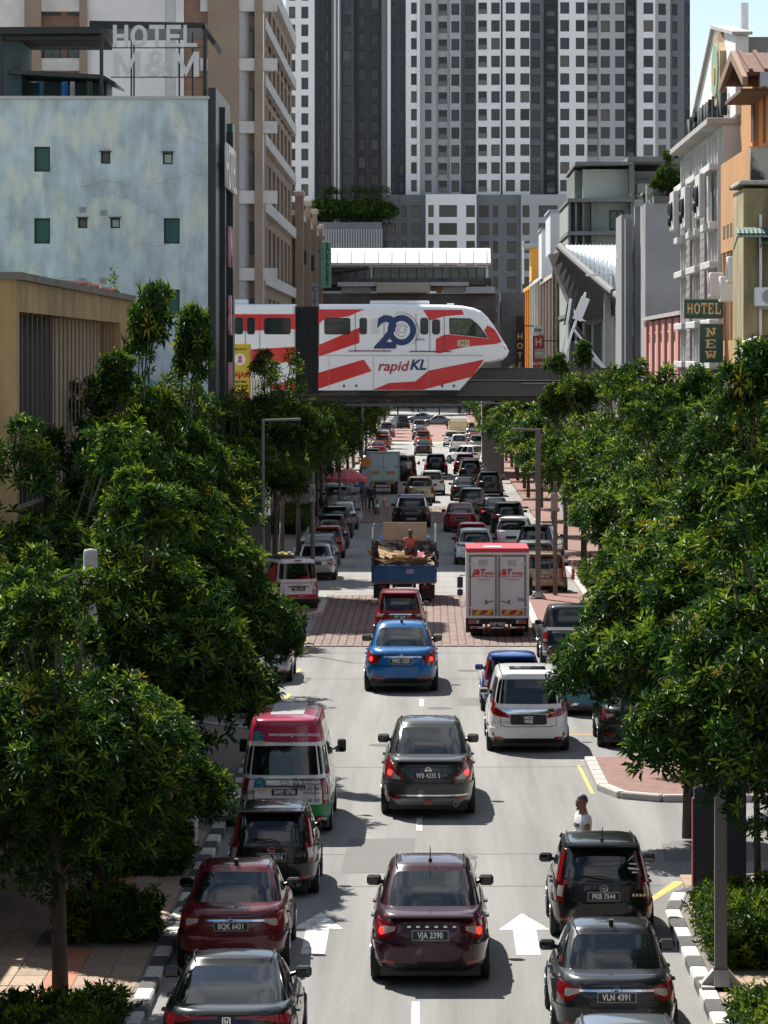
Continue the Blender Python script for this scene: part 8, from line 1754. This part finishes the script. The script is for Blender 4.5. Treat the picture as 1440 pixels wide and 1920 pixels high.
    # hands: palm is the chain end; five bent fingers
    for s in ('L', 'R'):
        w, p = g('wr' + s), g('palm' + s); d = (p - w).normalized(); side = d.cross(Vector((0, 0, 1))); side = side.normalized() if side.length > .1 else Vector((1, 0, 0)); nn = side.cross(d).normalized(); cu = J.get('curl' + s, .5)
        for k, (o_, ln) in enumerate(((-.030, .070), (-.010, .080), (.010, .076), (.028, .060))):
            b0 = p - d * .01 + side * o_; b1 = p + d * .028 + side * o_ * 1.1; b2 = b1 + (d * math.cos(cu) - nn * math.sin(cu)) * ln * .5; b3 = b2 + (d * math.cos(cu * 2.2) - nn * math.sin(cu * 2.2)) * ln * .5
            adopt(skin_mesh('finger', [b0, b1, b2, b3], [(0, 1), (1, 2), (2, 3)], [.010, .0095, .0085, .0065], skin, 1), 'finger', t)
        sg = 1 if s == 'L' else -1; b0 = w.lerp(p, .5); b1 = b0 + side * .035 * -sg + d * .02; b2 = b1 + side * .018 * -sg + d * .03 - nn * .012
        adopt(skin_mesh('thumb', [b0, b1, b2], [(0, 1), (1, 2)], [.012, .0105, .008], skin, 1), 'thumb', t)
    # clothes as slightly larger continuous surfaces
    hem = g('pelvis').lerp(g('waist'), .1); sl = .55 if sleeve == 'short' else .97
    el = [g('sh' + s).lerp(g('el' + s), min(1, sl * 1.0)) for s in 'LR']
    sv = [hem + Vector((0, 0, -.03)), g('waist'), g('chest') + Vector((0, 0, -.01)), g('chest').lerp(g('neck'), .62), g('shL'), el[0], g('shR'), el[1]]; se = [(0, 1), (1, 2), (2, 3), (2, 4), (4, 5), (2, 6), (6, 7)]; sr = [(.175, .14), (.172, .135), (.18, .135), .085, .085, .078, .085, .078]
    if sleeve != 'short': sv += [g('wrL'), g('wrR')]; se += [(5, 8), (7, 9)]; sr += [.045, .045]; sr[5] = sr[7] = .06
    adopt(skin_mesh('shirt', sv, se, sr, shirt), 'shirt', t)
    tv = [g('pelvis') + Vector((0, 0, .02)), g('hipL'), g('knL'), g('anL') + Vector((0, 0, .03)), g('hipR'), g('knR'), g('anR') + Vector((0, 0, .03))]
    adopt(skin_mesh('trousers', tv, [(0, 1), (1, 2), (2, 3), (0, 4), (4, 5), (5, 6)], [(.165, .13), .10, .074, .062, .10, .074, .062], trousers), 'trousers', t)
    m = MB()
    for s in 'LR': a, b = g('an' + s), g('toe' + s); m.ball(tuple(a.lerp(b, .55) + Vector((0, 0, -.015))), (.05, .12, .04), 10, 6)
    m.build('shoes', BLACK, t, True); return t
STAND = dict(pelvis=(0, 0, .93), waist=(0, .0, 1.10), chest=(0, 0, 1.33), neck=(0, .0, 1.49), headb=(0, -.015, 1.55), shL=(.19, 0, 1.41), elL=(.24, .02, 1.13), wrL=(.25, -.06, .88), palmL=(.25, -.09, .80), shR=(-.19, 0, 1.41), elR=(-.24, .02, 1.13), wrR=(-.25, -.06, .88), palmR=(-.25, -.09, .80),
             hipL=(.09, 0, .88), knL=(.10, -.02, .48), anL=(.10, .02, .08), toeL=(.11, -.13, .04), hipR=(-.09, 0, .88), knR=(-.10, -.02, .48), anR=(-.10, .02, .08), toeR=(-.11, -.13, .04))
J = dict(STAND, elL=(.25, -.02, 1.13), wrL=(.14, -.24, 1.04), palmL=(.09, -.31, 1.05), curlL=.7, elR=(-.25, -.02, 1.13), wrR=(-.14, -.24, 1.06), palmR=(-.07, -.31, 1.06), curlR=.7, yaw=.35)
WSH = mat('white_tshirt', (.78, .78, .80), .85, var=.06, vs=8); DTR = mat('dark_trousers', (.03, .032, .04), .9)
t = person('man in white t-shirt with grey chest band holding a brown wallet', (2.68, 64.6, 0), R(-72), J, WSH, DTR, SKIN, GHAIR, scale=1.03)
m = MB(); m.grid([[(.135 * math.sin(a), -.152 * math.cos(a) + .0, z) for z in (1.24, 1.31)] for a in [R(-60 + 12 * k) for k in range(11)]]); m.build('chest_band', mat('band_grey', (.17, .165, .20), .8), t); text('SKATE', .05, mat('band_pink', (.55, .42, .42), .8), t, (0, -.160, 1.275), ext=.001)
w_ = MB(); w_.obox((0, 0, 0), (.10, .02, .085), Matrix.Rotation(.5, 3, 'Y')); o = w_.build('wallet', mat('brown_leather', (.06, .025, .02), .5), None, loc=(2.66 - .33, 64.9 - .14, 1.10)); tag(o, 'brown wallet held by the man in the white t-shirt', 'wallet')
SIT = dict(pelvis=(0, 0, .10), waist=(0, -.03, .27), chest=(0, -.10, .49), neck=(0, -.14, .65), headb=(0, -.17, .71), shL=(.19, -.10, .57), elL=(.26, -.20, .32), wrL=(.10, -.36, .22), palmL=(.03, -.40, .19), shR=(-.19, -.10, .57), elR=(-.27, -.18, .33), wrR=(-.24, -.36, .14), palmR=(-.25, -.43, .10),
           hipL=(.10, -.02, .10), knL=(.20, -.42, .26), anL=(.18, -.48, -.14), toeL=(.18, -.60, -.18), hipR=(-.10, -.02, .10), knR=(-.20, -.42, .26), anR=(-.18, -.48, -.14), toeR=(-.18, -.60, -.18), curlL=.6, curlR=.4)
person('man in a salmon red shirt sitting on the cardboard in the blue lorry', (-.72, 144.4, 1.80), R(8), SIT, mat('salmon_shirt', (.50, .11, .11), .85, var=.1), mat('brown_trousers', (.07, .05, .045), .9), mat('dark_skin', (.085, .045, .03), .5), HAIR)
WALK = dict(STAND, knL=(.10, -.16, .50), anL=(.10, -.14, .10), toeL=(.11, -.29, .07), knR=(-.10, .04, .48), anR=(-.10, .22, .14), toeR=(-.11, .11, .04), wrL=(.27, .10, .88), palmL=(.27, .12, .80), wrR=(-.27, -.16, .90), palmR=(-.27, -.21, .83))
person('man in dark jacket over blue shirt walking by the kerb end', (-3.45, 226, 0), R(12), WALK, mat('navy_jacket', (.02, .025, .05), .8), mat('black_trousers', (.015, .015, .018), .9), SKIN2, HAIR, 'pedestrians', sleeve='long')
person('person in grey top half hidden behind the walking man', (-3.9, 227.5, .1), R(170), STAND, mat('grey_top', (.13, .14, .15), .9), mat('grey_trousers', (.15, .15, .16), .9), SKIN, HAIR, 'pedestrians', sleeve='long')
person('dark haired woman whose head shows beside the cobalt hatchback', (3.3, 100.0, 0), R(-70), dict(STAND, yaw=0), mat('navy_top', (.03, .05, .12), .9), DTR, SKIN2, HAIR, 'pedestrians', scale=.93, longhair=True)
person('person in pale blue shirt standing at the far right cars', (3.95, 266, 0), R(40), STAND, mat('pale_blue_shirt', (.20, .30, .48), .9), DTR, SKIN2, HAIR, 'pedestrians', sleeve='short')
person('person in white shirt reaching into the open black van', (-1.5, 282.4, 0), R(180), dict(STAND, chest=(0, -.12, 1.30), neck=(0, -.18, 1.46), headb=(0, -.2, 1.52)), mat('off_white_shirt', (.55, .55, .55), .9), DTR, SKIN, HAIR, 'pedestrians')
# ================================================================== turn lettering and skinned bodies into plain meshes
bpy.context.view_layer.update(); dg = bpy.context.evaluated_depsgraph_get()
made = [(o, bpy.data.meshes.new_from_object(o.evaluated_get(dg))) for o in TEXTS + PEND]
for o, me in made:
    nm = o.name.split('.')[0]
    if o.type == 'FONT':
        n = bpy.data.objects.new('x', me); n.parent = o.parent; n.location = o.location; n.rotation_euler = o.rotation_euler; n.scale = o.scale; COL.objects.link(n)
        bpy.data.objects.remove(o); n.name = nm
    else:
        me.polygons.foreach_set('use_smooth', [True] * len(me.polygons)); o.modifiers.clear(); o.data = me
